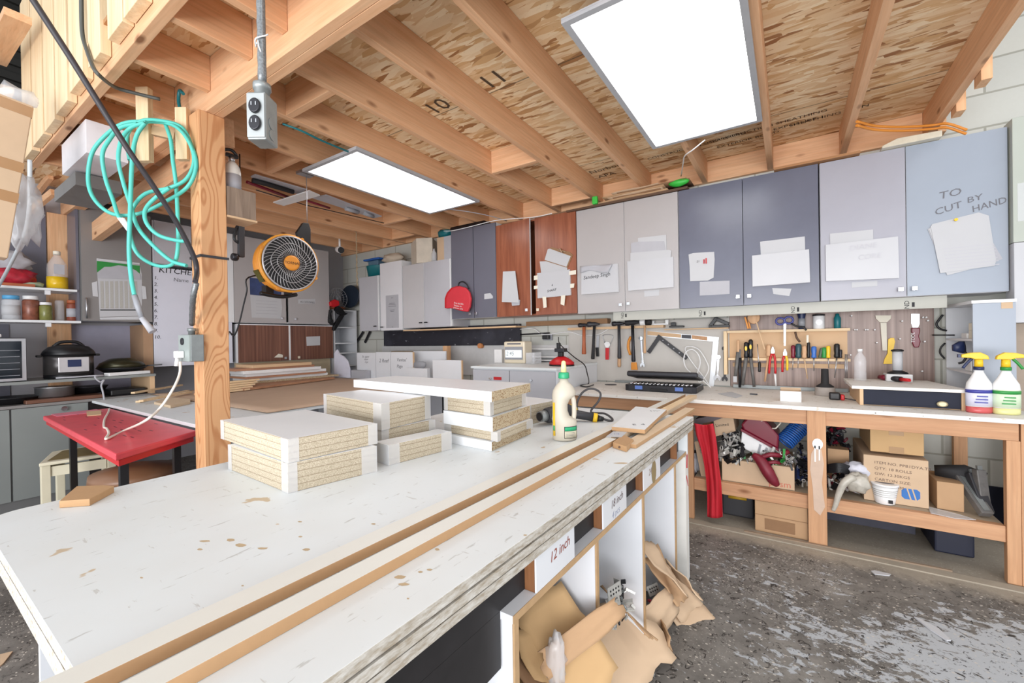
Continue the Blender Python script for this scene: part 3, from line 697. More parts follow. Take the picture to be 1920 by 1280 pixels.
# ================================================================== MAIN TABLE
def tabx(y): return -.456+.032*(y-.5)           # right edge, slightly out of square
t = thing('work_table', 'big long white work table with rounded corner and open bays below', 'table', (-1.0, 1.2, 0))
NY, FYT = .13, 2.24
out = [(tabx(-.0), -.0), (tabx(FYT), FYT), (-1.60, FYT+.01)]
out = [V(tabx(NY), NY, 0), V(tabx(FYT), FYT, 0), V(-1.60, FYT, 0)]
r = .07
for i in range(7):
    a_ = math.pi + i*math.pi/12
    out.append(V(-1.60+r+r*math.cos(a_), NY+r+r*math.sin(a_), 0))
out = [V(p.x, p.y, T-.019) for p in out]
mb = MB(); mb.mat(0).prism(out, (0, 0, .019))
for i, f in enumerate(mb.f):
    nn = (mb.v[f[1]]-mb.v[f[0]]).cross(mb.v[f[2]]-mb.v[f[0]])
    if abs(nn.normalized().z) < .5: mb.m[i] = 1
mb.build('top', [TWH, REDGE], t, bevel=.001)
def inset(pts, d): 
    c = sum(pts, Vector())/len(pts); return [V(p.x+(d if p.x < c.x else -d), p.y+(d if p.y < c.y else -d), p.z) for p in pts]
MB().prism([V(p.x, p.y, T-.0635) for p in inset(out, .004)], (0, 0, .018)).build('lower_layer', REDGE, t)
MB().prism([V(p.x, p.y, T-.0405) for p in inset(out, .001)], (0, 0, .0165)).build('middle_layer', REDGE, t)
MB().prism([V(p.x, p.y, T-.0452) for p in inset(out, .010)], (0, 0, .0044)).build('dark_groove', DKBROWN, t)
MB().prism([V(p.x, p.y, T-.0238) for p in inset(out, .006)], (0, 0, .0045)).build('dark_groove', DKBROWN, t)
# left and far sides
MB().box(-1.54, -1.522, NY+.08, FYT-.05, 0, T-.065).build('left_panel', WHL, t)
SH = .60
xs = lambda y: tabx(y)-.018
ys0, ys1 = .695, 2.15
def strip(mb, y0, y1, xa, xb, z0, z1):    # piece that follows the skewed edge: xa, xb are distances inward
    return mb.prism([V(xs(y0)-xa, y0, z0), V(xs(y1)-xa, y1, z0), V(xs(y1)-xb, y1, z0), V(xs(y0)-xb, y0, z0)], (0, 0, z1-z0))
mb = MB(); strip(mb, ys0, ys1, 0, .55, SH, SH+.016); mb.build('shelf', WHL, t)
mb = MB(); strip(mb, ys0, ys1, -.0015, -.0001, SH, SH+.016); mb.build('shelf_edge', TANE, t)
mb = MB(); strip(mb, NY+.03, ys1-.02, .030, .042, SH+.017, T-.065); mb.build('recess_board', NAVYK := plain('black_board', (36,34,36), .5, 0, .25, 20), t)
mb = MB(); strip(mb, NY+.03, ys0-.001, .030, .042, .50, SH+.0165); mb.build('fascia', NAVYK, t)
for k, (y0, y1, s_, c_) in enumerate(((.785,.967,'12 inch',INKR),(1.15,1.338,'18 inch',plain('grey_marker',(120,104,104))),(1.515,1.72,'24',plain('faint_marker',(170,150,140))))):
    mb = MB(); strip(mb, y0, y1, .004, .0295, SH+.0165, T-.066); bl = mb.build('spacer_block', BRN, t)
    mb = MB(); strip(mb, y0, y1, -.0005, .0035, SH+.0165, T-.066); pl = mb.build('sign_plate', WHL, t)
    d = V(.032, 1, 0).normalized(); p = V(xs(y0+.045)+.0012, y0+.045, SH+.055)
    text(s_, .034, p+V(0,.012,0), d+V(0,0,.06), (0,-.06,1), c_, pl, shear=.25, ext=.0005)
    if k == 1: text('4 pcs', .03, p+V(.0,.02,-.032), d+V(0,0,.05), (0,0,1), plain('faint_blue_marker', (170,176,196)), pl, shear=.2, ext=.0005)
    if k == 2:
        MB().prism([V(xs(y0+.12)+.001, y0+.12+.03*math.cos(q), SH+.055+.045*math.sin(q)) for q in [i*math.pi/6 for i in range(12)]], (.0008, 0, 0)).build('stain', plain('brown_stain', (150,130,92), .8), pl)
mb = MB(); strip(mb, 1.985, 2.0, .004, .0295, SH+.0165, T-.066); mb.build('spacer_block', BRN, t)
for y in (.70, 1.10, 1.505, 1.945):
    mb = MB(); mb.prism([V(xs(y)-.005, y, 0), V(xs(y)-.005, y+.016, 0), V(xs(y)-.62, y+.016, 0), V(xs(y)-.62, y, 0)], (0, 0, SH-.0005)); mb.build('divider', WHL, t)
    mb = MB(); mb.box(xs(y)-.0045, xs(y)+.0005, y, y+.016, 0, SH-.0005); mb.build('divider_edge', TANE, t)
mb = MB(); mb.box(xs(2.15)-.62, xs(2.15)+.006, 2.151, 2.168, 0, T-.066); mb.build('end_panel', TWH, t)
mb = MB(); mb.box(xs(2.15)-.05, xs(2.15)+.007, 2.10, 2.15, 0, SH-.001); mb.build('end_stile', plain('white_painted_wood', (228,226,220), .6), t)
mb = MB(); strip(mb, NY+.06, 2.15, .625, .64, 0, SH-.001); mb.build('inner_back_panel', WHL, t)
mb = MB(); mb.box(xs(.3)-.62, xs(.3)-.02, NY+.06, NY+.076, 0, SH); mb.build('near_panel', WHL, t)
for y, v in ((2.11,.58),(2.12,.36)):
    pass
MB().prism([V(xs(2.12)+.009, 2.115, .545), V(xs(2.12)+.009, 2.128, .61), V(xs(2.12)+.009, 2.140, .60), V(xs(2.12)+.009, 2.136, .54)], (.0015, 0, 0)).build('red_tape', RED, t)
MB().prism([V(xs(2.12)+.009, 2.112, .50), V(xs(2.12)+.009, 2.118, .51), V(xs(2.12)+.009, 2.146, .45)], (.0015, 0, 0)).build('red_tape', RED, t)
# ---- packs of cut boards
def pack(label, pts, z0, z1, side=BEDGE, top=None, name='board_pack', group=None, wrap=True, white_sides=()):
    mb = MB(); P_ = [V(x, y, z0) for x, y in pts]
    mb.prism(P_, (0, 0, z1-z0))
    for i, f in enumerate(mb.f):
        nn = (mb.v[f[1]]-mb.v[f[0]]).cross(mb.v[f[2]]-mb.v[f[0]]).normalized()
        if abs(nn.z) < .5:
            mb.m[i] = 1
            for w_ in white_sides:
                if nn.dot(Vector(w_)) > .8: mb.m[i] = 2
    tt = thing(name, label, 'boards', (P_[0].x, P_[0].y, z0), group)
    mb.build('boards', [top or WHB, side, WHB], tt, bevel=.0008)
    if wrap:
        c = sum(P_, Vector())/len(P_)
        for i in range(len(P_)):      # film wrapped round the corners
            p = P_[i]; a1 = (P_[i-1]-p).normalized(); a2 = (P_[(i+1) % len(P_)]-p).normalized(); o_ = -(a1+a2).normalized()*.0022
            q = p+o_
            w1 = random.uniform(.03, .06)
            MB().add([q+a1*w1, q, q+a2*w1*.7, q+a1*w1+V(0,0,z1-z0), q+V(0,0,z1-z0), q+a2*w1*.7+V(0,0,z1-z0)], [(0,1,4,3),(1,2,5,4)]).build('stretch_film', FILM2, tt)
    return tt
pack('lower pack of the front pile of white-topped chipboard panels', [(-1.50,.618),(-1.116,.600),(-1.065,.845),(-1.45,.868)], T+.0005, .850)
pack('upper pack of the front pile of white-topped chipboard panels', [(-1.605,.640),(-1.113,.600),(-1.080,.860),(-1.545,.905)], .8515, .915)
pack('lower pack of the middle pile of chipboard panels', [(-1.590,1.02),(-1.185,.965),(-1.165,1.205),(-1.56,1.19)], T+.0005, .862)
pack('upper pack of the middle pile of chipboard panels', [(-1.625,1.03),(-1.175,.957),(-1.190,1.207),(-1.60,1.20)], .8635, .956)
pack('small wrapped strip bundle lying before the middle pile', [(-1.160,.915),(-1.080,.906),(-1.040,1.16),(-1.115,1.17)], T+.0005, .836, white_sides=[(0,-1,0)])
W_ = lambda x0, x1, y0, y1, dx=0, sk=.035: [(x0, y0+sk), (x1, y0), (x1-dx, y1), (x0-dx, y1+sk)]
pack('single white panel at the bottom of the back pile', W_(-1.158,-.894,1.212,1.52,.02,.02), T+.0005, .803, CHIP, wrap=False, white_sides=[(0,-1,0)])
pack('chipboard pack second from the bottom of the back pile', W_(-1.155,-.875,1.222,1.50,.02,.03), .8045, .838)
pack('white-edged panels in the middle of the back pile', W_(-1.155,-.890,1.215,1.51,.02,.03), .8395, .892, CHIP, wrap=False, white_sides=[(0,-1,0)])
pack('chipboard pack second from the top of the back pile', W_(-1.155,-.905,1.222,1.50,.02,.03), .8935, .957)
pack('long white panels on top of the back pile', [(-1.71,1.235),(-.845,1.150),(-.868,1.445),(-1.68,1.465)], .9585, .994, CHIP, wrap=False, white_sides=[(0,-1,0)])
MB().build('x', WHL) if False else None
pack('low pile of wrapped white panels behind the back pile', [(-1.32,1.70),(-1.02,1.66),(-.98,1.90),(-1.28,1.95)], T+.0005, .86)
# ---- long strips
def strip_board(label, xa, ya, xb, yb, w_, h_, z0, top, side, name='board_strip', group=None):
    a_ = V(xa, ya, z0); b_ = V(xb, yb, z0); d = (b_-a_).normalized(); n = V(d.y, -d.x, 0)
    mb = MB(); mb.prism([a_, b_, b_-n*w_, a_-n*w_], (0, 0, h_))
    for i, f in enumerate(mb.f):
        nn = (mb.v[f[1]]-mb.v[f[0]]).cross(mb.v[f[2]]-mb.v[f[0]]).normalized()
        if abs(nn.z) < .5: mb.m[i] = 1
    return tag(mb.build(name, [top, side], bevel=.0006), label, 'board', group)
WCR = plain('cream_white_face', (226,224,216), .4, 0, .02)
strip_board('left one of two long white-faced mdf strips along the table', -.672, .05, -.573, 2.94, .044, .02, T+.0005, WCR, MDF)
strip_board('right one of two long white-faced mdf strips along the table', -.594, .05, -.545, 1.53, .042, .02, T+.0005, WCR, MDF)
strip_board('pale pine strip reaching from table to bench, right of the long strip', -.545, 1.60, -.500, 2.92, .048, .02, T+.0005, PPY, MDFP)
pb = [at(u, v, Z=.806) for u, v in ((1147,800),(1209,806),(1250,768),(1192,762))]
tt = thing('board_offcut', 'white offcut with pencil numbers lying across the strips', 'board', pb[0])
mb = MB().mat(0).prism([V(p.x, p.y, .7915) for p in pb], (0, 0, .0155))
for i, f in enumerate(mb.f):
    nn = (mb.v[f[1]]-mb.v[f[0]]).cross(mb.v[f[2]]-mb.v[f[0]]).normalized()
    if abs(nn.z) < .5: mb.m[i] = 1
mb.build('board', [WHB, MDF], tt)
text('1½"', .035, at(1218, 771, Z=.8075), (.8,.6,0), (-.6,.8,0), INK, tt, shear=.2); text('E  4', .035, at(1186, 797, Z=.8075), (.8,.6,0), (-.6,.8,0), INK, tt, shear=.2)
pb = [at(u, v, Z=.7905) for u, v in ((1151,829),(1177,837),(1190,824),(1170,814))]
tt = thing('mdf_block', 'brown mdf block with dowel holes at the end of the right strip', 'block', pb[0])
MB().prism([V(p.x-.004, p.y, T+.0005) for p in pb], (0, 0, .020)).build('block', MDF, tt, bevel=.001)
p = (pb[0]+pb[1])/2; MB().cyl(V(p.x-.004, p.y-.001, .781), V(p.x-.004, p.y-.004, .781), .004, n=8).build('dowel_hole', DKBROWN, tt)
strip_board('thin brown strip with paint flecks running beside the white offcut', -.462, 1.50, -.425, 2.42, .05, .014, T+.0005, MDFP, MDF)
pb = [at(u, v, Z=.792) for u, v in ((1136,818),(1165,819),(1176,809),(1150,808))]
tt = thing('paper_slip', 'small white paper slip with blue writing on the right strip', 'paper', pb[0])
MB().prism([V(p.x, p.y, .7910) for p in pb], (0, 0, .0006)).build('slip', PAPER, tt); text('1 1/4', .018, at(1144, 814, Z=.7918), (.85,.5,0), (-.5,.85,0), INKB, tt)
mb = MB(); pb = [V(-1.568,.262,0),V(-1.49,.240,0),V(-1.445,.275,0),V(-1.515,.352,0),V(-1.585,.355,0)]
pb = [at(u, v, Z=.788) for u, v in ((111,939),(168,935),(214,911),(195,909),(144,911))]
tag(mb.prism([V(p.x, p.y, T+.0005) for p in pb], (0, 0, .0175)).build('mdf_offcut', MDF, bevel=.001), 'pale brown five-sided mdf offcut at the near left table corner', 'offcut')
# ================================================================== BACK LOW CABINET AND WHAT STANDS ON IT
LZ = .945
t = thing('low_cabinet', 'low white cabinet with two pale grey doors under the time clock', 'cabinet', (-1.9, 3.2, 0))
MB().box(-2.30, -1.482, 2.872, 3.668, .0, LZ-.019).build('body', WHL, t)
MB().box(-2.31, -1.478, 2.845, 3.670, LZ-.018, LZ).build('top', TWH, t, bevel=.001)
for x0, x1 in ((-2.29,-1.915),(-1.908,-1.495)):
    d = MB().box(x0, x1, 2.852, 2.871, .1, LZ-.03).build('door', LG3, t); c = ((x0+x1)/2, 2.852, LZ-.10)
    MB().cyl(V(*c), V(c[0], 2.836, c[2]), .010, n=12).build('knob', CHR, d)
MB().box(-2.07, -1.99, 2.8502, 2.8518, LZ-.11, LZ-.085).build('red_sticker', RED, t)
# time clock
p = at(965, 682, Y=3.35); z = LZ+.001
t = thing('time_clock', 'beige time clock whose small screen reads 2:45', 'clock', (p.x, 3.35, z))
a = at(945, 680, Y=3.30); b = at(984, 680, Y=3.30); zt = at(965, 640, Y=3.30).z
MB().box(a.x, b.x, 3.30, 3.44, z, zt).build('body', CRM, t, bevel=.012)
MB().box(a.x+.015, b.x-.02, 3.293, 3.2995, z+.035, zt-.05).build('bezel', GREYP, t, bevel=.002)
s_ = MB().box(a.x+.024, b.x-.03, 3.2905, 3.2928, z+.055, zt-.08).build('screen', LCD, t)
text('2:45', .052, V(a.x+.032, 3.2903, z+.075), (1,0,0), (0,0,1), INKD, t, name='time_digits', shear=.1)
MB().box(a.x+.04, b.x-.04, 3.298, 3.2998, zt-.028, zt-.016).build('label', INK, t)
a = at(927, 678, Y=3.34); b = at(943, 678, Y=3.34)
tag(MB().box(a.x, b.x-.012, 3.34, 3.38, z, at(930,655,Y=3.34).z).build('card_box', WH, bevel=.002), 'small white box beside the time clock', 'box')
a = at(986, 682, Y=3.28); b = at(1003, 682, Y=3.28)
tag(MB().box(a.x, b.x, 3.28, 3.40, z, z+.004).box(a.x, a.x+.003, 3.28, 3.40, z, z+.10).box(b.x-.003, b.x, 3.28, 3.40, z, z+.10).box(a.x, b.x, 3.28, 3.283, z, z+.10).box(a.x, b.x, 3.397, 3.40, z, z+.10).build('clear_tray', FILM), 'clear plastic tray right of the time clock', 'tray')
# white shelf behind
a = at(985, 653, Y=3.6); b = at(1062, 653, Y=3.6)
t = thing('small_shelf', 'white wire-thin shelf pair on the back wall beside the time clock', 'shelf', (a.x, 3.6, a.z))
for v in (655, 670, 676): MB().box(a.x, b.x, 3.56, 3.671, at(1020, v, Y=3.56).z, at(1020, v, Y=3.56).z+.010).build('shelf', WH, t)
MB().box(a.x+.02, a.x+.03, 3.56, 3.671, at(1020,676,Y=3.56).z+.0101, at(1020,655,Y=3.56).z-.0001).box(b.x-.03, b.x-.02, 3.56, 3.671, at(1020,676,Y=3.56).z+.0101, at(1020,655,Y=3.56).z-.0001).build('side', WH, t) if False else None
# red battery charger
p = at(1053, 684, Y=3.12)
t = thing('battery_charger', 'red and black battery charger on the low white cabinet', 'charger', (p.x, 3.12, LZ))
w_ = (at(1075,684,Y=3.12).x-at(1030,684,Y=3.12).x)/2
MB().lathe([(w_,.001),(w_,.012)], (p.x, 3.12, LZ), sy=.7).build('base', BK, t)
MB().lathe([(w_*.98,.0125),(w_*.98,.03),(w_*.7,.055),(w_*.45,.07),(w_*.3,.078)], (p.x, 3.12, LZ), sy=.7).build('cover', RED, t)
MB().box(p.x-.02, p.x+.02, 3.09, 3.13, LZ+.0785, LZ+.115).build('post', BK, t, bevel=.003); MB().box(p.x-.045, p.x+.04, 3.08, 3.15, LZ+.1155, LZ+.145).build('mount', DKM, t, bevel=.003)
MB().box(p.x-.03, p.x-.005, 3.09, 3.12, LZ+.1455, LZ+.19).build('latch', BK, t, bevel=.002)
# black cord from outlet over the cabinet to the bench
pts = [at(u, v, Y=Y) for u, v, Y in ((1047,632,3.66),(1050,645,3.5),(1075,668,3.3),(1095,683,3.2),(1101,700,3.15))] + [V(*at(u, v, Z=T+.006)) for u, v in ((1092,718),(1083,722),(1100,725),(1113,721))]
for p in pts[4:]: p.x = max(p.x, -1.462)
tag(MB().tube(curve_pts(pts, 6), .0045).build('power_cable', BK), 'thin black cord drooping from the wall outlet onto the bench', 'cord')
pts = [at(u, v, Y=3.662) for u, v in ((975,617),(1000,616),(1020,627),(1066,622),(1090,628),(1120,627),(1135,620),(1145,614))]
tag(MB().tube(curve_pts(pts, 6), .005).build('power_cable', WH), 'white cable running along the wall below the hammer rail', 'cord')
t = thing('wall_outlet', 'black plug adaptor in the outlet on the back wall', 'outlet', at(1026, 632, Y=3.65))
p = at(1026, 632, Y=3.655); MB().box(p.x-.05, p.x+.05, 3.66, 3.6715, p.z-.03, p.z+.03).build('plate', GREYP, t); MB().box(p.x-.035, p.x+.035, 3.61, 3.6595, p.z-.02, p.z+.02).build('adaptor', BK, t, bevel=.006)
a = at(976, 627, Y=3.66); b = at(1030, 624, Y=3.66)
tag(MB().cyl(V(a.x, 3.662, a.z), V(b.x, 3.662, b.z), .007).build('conduit', DKM), 'thin dark conduit on the wall above the time clock', 'conduit')
# ================================================================== THINGS ON THE WALL RAIL
def hammer(label, hx0, hx1, hv0, hv1, ux0, ux1, vb, wd, mh, mg, Y=3.572, two=None):
    top = at(ux0, hv1, Y=Y); bot = at(ux1, vb, Y=Y); t = thing('hammer', label, 'hammer', bot, 'hammers on the rail')
    r = (at(ux0+wd/2, vb, Y=Y).x-at(ux0-wd/2, vb, Y=Y).x)/2
    top.z += .012
    MB().tube([bot, bot+(top-bot)*.04, bot+(top-bot)*.45, top], [r*.9, r*1.05, r*.8, r*.75], 10).build('handle', mg, t)
    a = at(hx0, (hv0+hv1)/2, Y=Y); b = at(hx1, (hv0+hv1)/2, Y=Y); hr = (at(hx0, hv0, Y=Y).z-at(hx0, hv1, Y=Y).z)/2
    zc = HRZ+.0125+hr; a.z = b.z = zc; L = b.x-a.x
    prof = [(hr*.9,0),(hr,.006),(hr,L*.25),(hr*.75,L*.32),(hr*.8,L*.6),(hr*.5,L*.85),(hr*.35,L)]
    if two:
        MB().lathe([(hr*.95,0),(hr,.004),(hr,L*.48)], a, (1,0,0), 16).build('head', two[0], t); MB().lathe([(hr,L*.5),(hr,L-.004),(hr*.9,L)], a, (1,0,0), 16).build('face', two[1], t)
    else: MB().lathe(prof, a, (1,0,0), 14).build('head', mh, t)
    return t
hammer('hammer with reddish brown handle at the left end of the rail', 1085, 1104, 607, 615, 1095, 1095, 664, 7.5, DKM, BROWNP)
hammer('long black-handled hammer second from the left on the rail', 1102, 1124, 603, 613, 1114.5, 1111.5, 673, 6.5, BLK2, BKR)
hammer('black hammer with worn grip in the middle of the rail', 1148, 1171, 603, 612, 1160.5, 1161.5, 672, 7, DKM, BLK2)
hammer('biggest black dead-blow hammer on the rail', 1173, 1199, 600, 612, 1186, 1188, 678, 7.5, BKR, DKM)
hammer('wooden-handled mallet with one white and one black face', 1200.5, 1221, 600, 612, 1209, 1209, 662, 5, WH, WOODT, two=(WH, BKR))
def flat(pts, Y, th=.006): return MB().prism([at(u, v, Y=Y) for u, v in pts], (0, -th, 0))
t = thing('putty_knife', 'thin blade with black handle hanging between the left hammers', 'knife', at(1121, 668, Y=3.66))
flat([(1119,629),(1124,628),(1123,652),(1118,652)], 3.66, .003).build('blade', STEEL, t); flat([(1117,651),(1123,651),(1124,668),(1119,668)], 3.66, .016).build('handle', BK, t, bevel=.003)
t = thing('can_opener', 'white-headed red-handled opener hanging on the wallboard', 'opener', at(1139, 674, Y=3.66))
flat([(1133,644),(1137,640),(1143,641),(1145,647),(1141,652),(1136,651)], 3.655, .01).build('head', WH, t, bevel=.002); flat([(1136,652),(1143,652),(1142,674),(1136,674)], 3.655, .014).build('handle', RED, t, bevel=.003)
MB().tube(curve_pts([at(u, v, Y=3.66) for u, v in ((1134,642),(1130,630),(1137,627),(1149,629),(1146,641),(1143,646))], 4), .003).build('wire_loop', STEEL, t)
t = thing('hand_tool', 'pale wooden chisel handle hanging under the middle hammer', 'chisel', at(1161, 688, Y=3.66)); MB().tube([at(1161,688,Y=3.655), at(1161,684,Y=3.655), at(1161,650,Y=3.655)], [.012,.016,.012], 10).build('handle', WOODT, t)
t = thing('bow_saw', 'orange-framed saw hanging behind the biggest black hammer', 'saw', at(1189, 693, Y=3.66))
flat([(1184,679),(1194,679),(1196,693),(1184,693)], 3.662, .012).build('lower_grip', ORG, t, bevel=.002); MB().tube(curve_pts([at(u, v, Y=3.66) for u, v in ((1183,631),(1179,640),(1178,652),(1182,665))], 4), .012).build('upper_grip', ORG, t)
def wrench(label, u0, v0, u1, v1, m, Y=3.662, adj=False):
    a = at(u0, v0, Y=Y); b = at(u1, v1, Y=Y); t = thing('wrench', label, 'wrench', b, 'wrenches on the wall')
    d = (b-a).normalized(); n = V(d.z, 0, -d.x)
    MB().bar(a+d*.02, b-d*.02, .016, .006, (0,1,0)).build('shank', m, t, bevel=.001)
    def jaw(c, d_, r):
        P_ = []
        for i in range(13):
            an = math.radians(35+i*290/12); P_.append(c+d_*math.cos(an)*r+n*math.sin(an)*r)
        P_ += [c+d_*r*.35-n*r*.35, c-d_*r*.2, c+d_*r*.35+n*r*.35][::1]
        return MB().prism(P_, (0, -.009, 0))
    jaw(b-d*.006, d, .021 if not adj else .026).build('jaw', m, t)
    MB().lathe([(.017,0),(.017,.009)], a+V(0,0,0), (0,-1,0), 14).build('ring_end', m, t)
    return t
wrench('shiny combination wrench with a blue band right of the biggest hammer', 1202, 634, 1205, 686, CHR)
wrench('adjustable steel wrench by the silver square', 1347, 669, 1345, 710, CHR, adj=True)
wrench('black open-ended wrench next to the tool rack', 1358, 653, 1359, 712, BLK2)
a = at(1213, 659, Y=3.655); b = at(1235, 627, Y=3.655); c_ = at(1291, 669, Y=3.655)
mb = MB().bar(a, b, .008, .035, (1,0,-.6)); mb2 = MB()
t = thing('carpenter_square', 'black perforated carpenter square hanging as an inverted V', 'square', b)
d1 = (a-b).normalized(); d2 = (c_-b).normalized(); w_ = .032
n1 = V(-d1.z, 0, d1.x); n2 = V(d2.z, 0, -d2.x)
n1 = n1 if n1.z < 0 else -n1; n2 = n2 if n2.z < 0 else -n2
MB().prism([b, a, a+n1*w_, b+n1*w_+(d1*-0)], (0, -.005, 0)).build('short_arm', BLK2, t); MB().prism([b+V(0,-.0055,0), c_+V(0,-.0055,0), c_+n2*w_+V(0,-.0055,0), b+n2*w_+V(0,-.0055,0)], (0, -.005, 0)).build('long_arm', BLK2, t)
for i in range(5):
    q = b+d2*(.06+i*.055)+n2*w_*.5+V(0,-.0108,0); MB().lathe([(.005,0),(.005,.0006)], q, (0,-1,0), 8).build('hole', PAPER2, t)
t = thing('framing_square', 'large silver framing square with worn paper labels on its long arm', 'square', at(1340, 636, Y=3.66))
flat([(1214,620),(1348,632),(1347,641),(1214,629)], 3.668, .003).build('long_arm', plain('aluminium', (222,226,230), .35, .3, .05), t)
flat([(1337,640.5),(1347.5,641),(1338,727),(1329,727)], 3.668, .003).build('short_arm', bpy.data.materials['aluminium'], t)
flat([(1278,627),(1296,628),(1296,635),(1278,633.5)], 3.6645, .001).build('label', DKM, t); flat([(1297,628),(1326,631),(1326,638),(1297,635)], 3.6645, .001).build('label', plain('worn_orange_label', (206,160,120), .7, 0, .2, 60), t); flat([(1214,620.3),(1277,626.5),(1277,633),(1214,628)], 3.6645, .001).build('label', TAN, t)
pts = [at(u, v, Y=3.655-.004*k) for k, (u, v) in enumerate(((1333,727),(1318,705),(1300,682),(1288,664),(1285,652),(1295,649),(1310,655),(1322,672),(1329,690),(1322,706),(1311,716),(1308,700),(1313,680),(1309,664),(1298,655),(1286,660),(1282,675),(1288,692),(1305,705),(1320,715),(1334,728)))]
tag(MB().tube(curve_pts(pts, 5), .0042).build('cable_coil', WH), 'loops of white cable hanging beside the silver square', 'cable')
# small things on top of the rail
t = thing('bracket', 'white plastic bracket resting at the right end of the hammer rail', 'bracket', at(1236, 612, Y=3.62)); p = at(1236, 612, Y=3.6)
MB().box(p.x-.07, p.x+.07, 3.6155, 3.65, HRZ+.013, HRZ+.026).box(p.x-.07, p.x-.045, 3.6155, 3.65, HRZ+.026, HRZ+.05).box(p.x+.045, p.x+.07, 3.6155, 3.65, HRZ+.026, HRZ+.055).build('body', WH, t, bevel=.001)
t = thing('spring_clamp', 'black clamp sitting on the ledge above the wrenches', 'clamp', at(1345, 610, Y=3.62)); p = at(1345, 611, Y=3.63)
MB().bar(p+V(-.05,0,.0), p+V(-.0,0,.07), .025, .03, (0,1,0)).bar(p+V(-.005,0,.055), p+V(.08,0,.012), .025, .03, (0,1,0)).box(p.x-.06, p.x+.085, 3.615, 3.645, p.z-.012, p.z+.008).build('body', BK, t, bevel=.003)
tag(MB().box(at(1255,612,Y=3.63).x, at(1282,612,Y=3.63).x, 3.618, 3.66, p.z-.002, p.z+.012).box(at(1258,612,Y=3.63).x, at(1267,612,Y=3.63).x, 3.62, 3.65, p.z+.0121, p.z+.04).build('block_plane', BK, bevel=.002), 'small black tool lying on the ledge left of the clamp', 'tool')
tag(MB().box(at(1246,612,Y=3.63).x, at(1366,612,Y=3.63).x, 3.616, 3.671, p.z-.022, p.z-.013).build('ledge', TAN), 'thin wooden ledge on the wallboard left of the tool rack', 'ledge')
# ---- tool rack contents
RY = 3.585
def grip(label, u, vt, vb, r, m, us=None, vs=None, rs=.003, ms=None, name='screwdriver', cat='screwdriver', u_top=None, acc=None):
    a = at(u, vb, Y=RY); b = at(u_top if u_top else u, vt, Y=RY); a.z = max(a.z, Rz2+.011) if vb < 674 else a.z
    t = thing(name, label, cat, a, 'tools in the rack'); L = (b-a)
    MB().tube([a, a+L*.05, a+L*.2, a+L*.3, a+L*.6, a+L*.92, b], [r*.7, r*.95, r*.95, r*.8, r, r*.95, r*.5], 12).build('handle', m, t)
    if acc:
        MB().lathe([(r*.7,0),(r*.7,.001)], a+L*.6+V(0,-r*.97,0), (0,-1,0), 12, sx=.7, sy=1.6, xd=(1,0,0)).build('yellow_inlay', acc, t)
    if us is not None:
        e = at(us, vs, Y=RY); MB().tube([a, e], [rs, rs*.8], 8).build('shaft', ms or STEEL, t)
    return t
grip('left of the two black and yellow grips in the rack', 1399, 641, 671, .016, BK, 1392, 722, .014, FELT, 'file', 'file', acc=YEL)
grip('right of the two black and yellow grips in the rack', 1407.5, 636, 671, .016, BK, 1414, 725, .012, FELT, 'file', 'file', acc=YEL)
grip('wooden-handled file at the left end of the rack with a price tag', 1384, 637, 660, .010, WOODT, 1378, 714, .014, FELT, 'file', 'file')
grip('dark file hanging lowest at the left end of the rack', 1387.5, 655, 671, .008, FELT, 1387, 726, .011, DKM, 'file', 'file')
grip('steel spike with black handle pointing down in the rack', 1424, 678, 697, .010, BK, 1420, 645, .004, STEEL, 'chisel', 'chisel')
t = thing('spatula', 'wooden spatula with round head leaning across the rack', 'spatula', at(1434, 655, Y=3.56)); c_ = at(1413, 595, Y=3.56)
MB().lathe([(.002,-.006),(.040,-.006),(.046,0),(.040,.006),(.002,.006)], c_, (0,1,0), 20, sx=1.05, sy=.9).build('head', WOODT, t); MB().bar(at(1418,603,Y=3.56), at(1434,655,Y=3.56), .008, .014, (0,1,0)).build('handle', TAN, t, bevel=.002)
t = thing('pliers', 'orange-handled pliers behind the wooden spatula', 'pliers', at(1406, 622, Y=3.59)); MB().bar(at(1397,594,Y=3.592), at(1403,616,Y=3.592), .012, .02, (0,1,0)).build('handle', ORG, t, bevel=.003); MB().bar(at(1402,595,Y=3.591), at(1407,616,Y=3.591), .010, .012, (0,1,0)).build('handle', ORG, t, bevel=.003)
grip('stubby tool with round wooden knob in the middle of the rack', 1441, 646, 668, .018, WOODT, 1434, 715, .008, WOODT, 'mallet', 'mallet')
def pliers(label, hu, hv, ends, cols, metal=STEEL, Y=3.574):
    c = at(hu, hv, Y=Y); t = thing('pliers', label, 'pliers', c, 'pliers in the rack')
    MB().prism([c+V(x, 0, z) for x, z in ((-.012,-.01),(-.013,.01),(-.004,.04),(.004,.04),(.013,.01),(.012,-.01))], (0, -.012, 0)).build('jaws', metal, t, bevel=.002)
    for k, ((u, v), m) in enumerate(zip(ends, cols)):
        e = at(u, v, Y=Y-.004); s_ = (-1, 1)[k % 2]
        MB().tube(curve_pts([c+V(s_*.006,-.006,-.011), c+(e-c)*.4+V(s_*.008,-.006,0), e], 4), .0075, 8).build('handle', m, t)
    return t
pliers('pliers with spread red handles near the middle of the rack', 1449, 660, ((1442,700),(1454,700)), (RED, RED))
tag(MB().tube([at(1453,700,Y=3.58), at(1455,724,Y=3.58)], [.008,.005], 8).build('marker_pen', WH), 'white pen hanging below the red pliers', 'pen')
pliers('pliers with one red and one yellow-black handle', 1472, 664, ((1467,697),(1476,694)), (RED, YEL))
t = thing('scissors', 'blue-handled scissors hanging on the upper rail', 'scissors', at(1471, 650, Y=3.59))
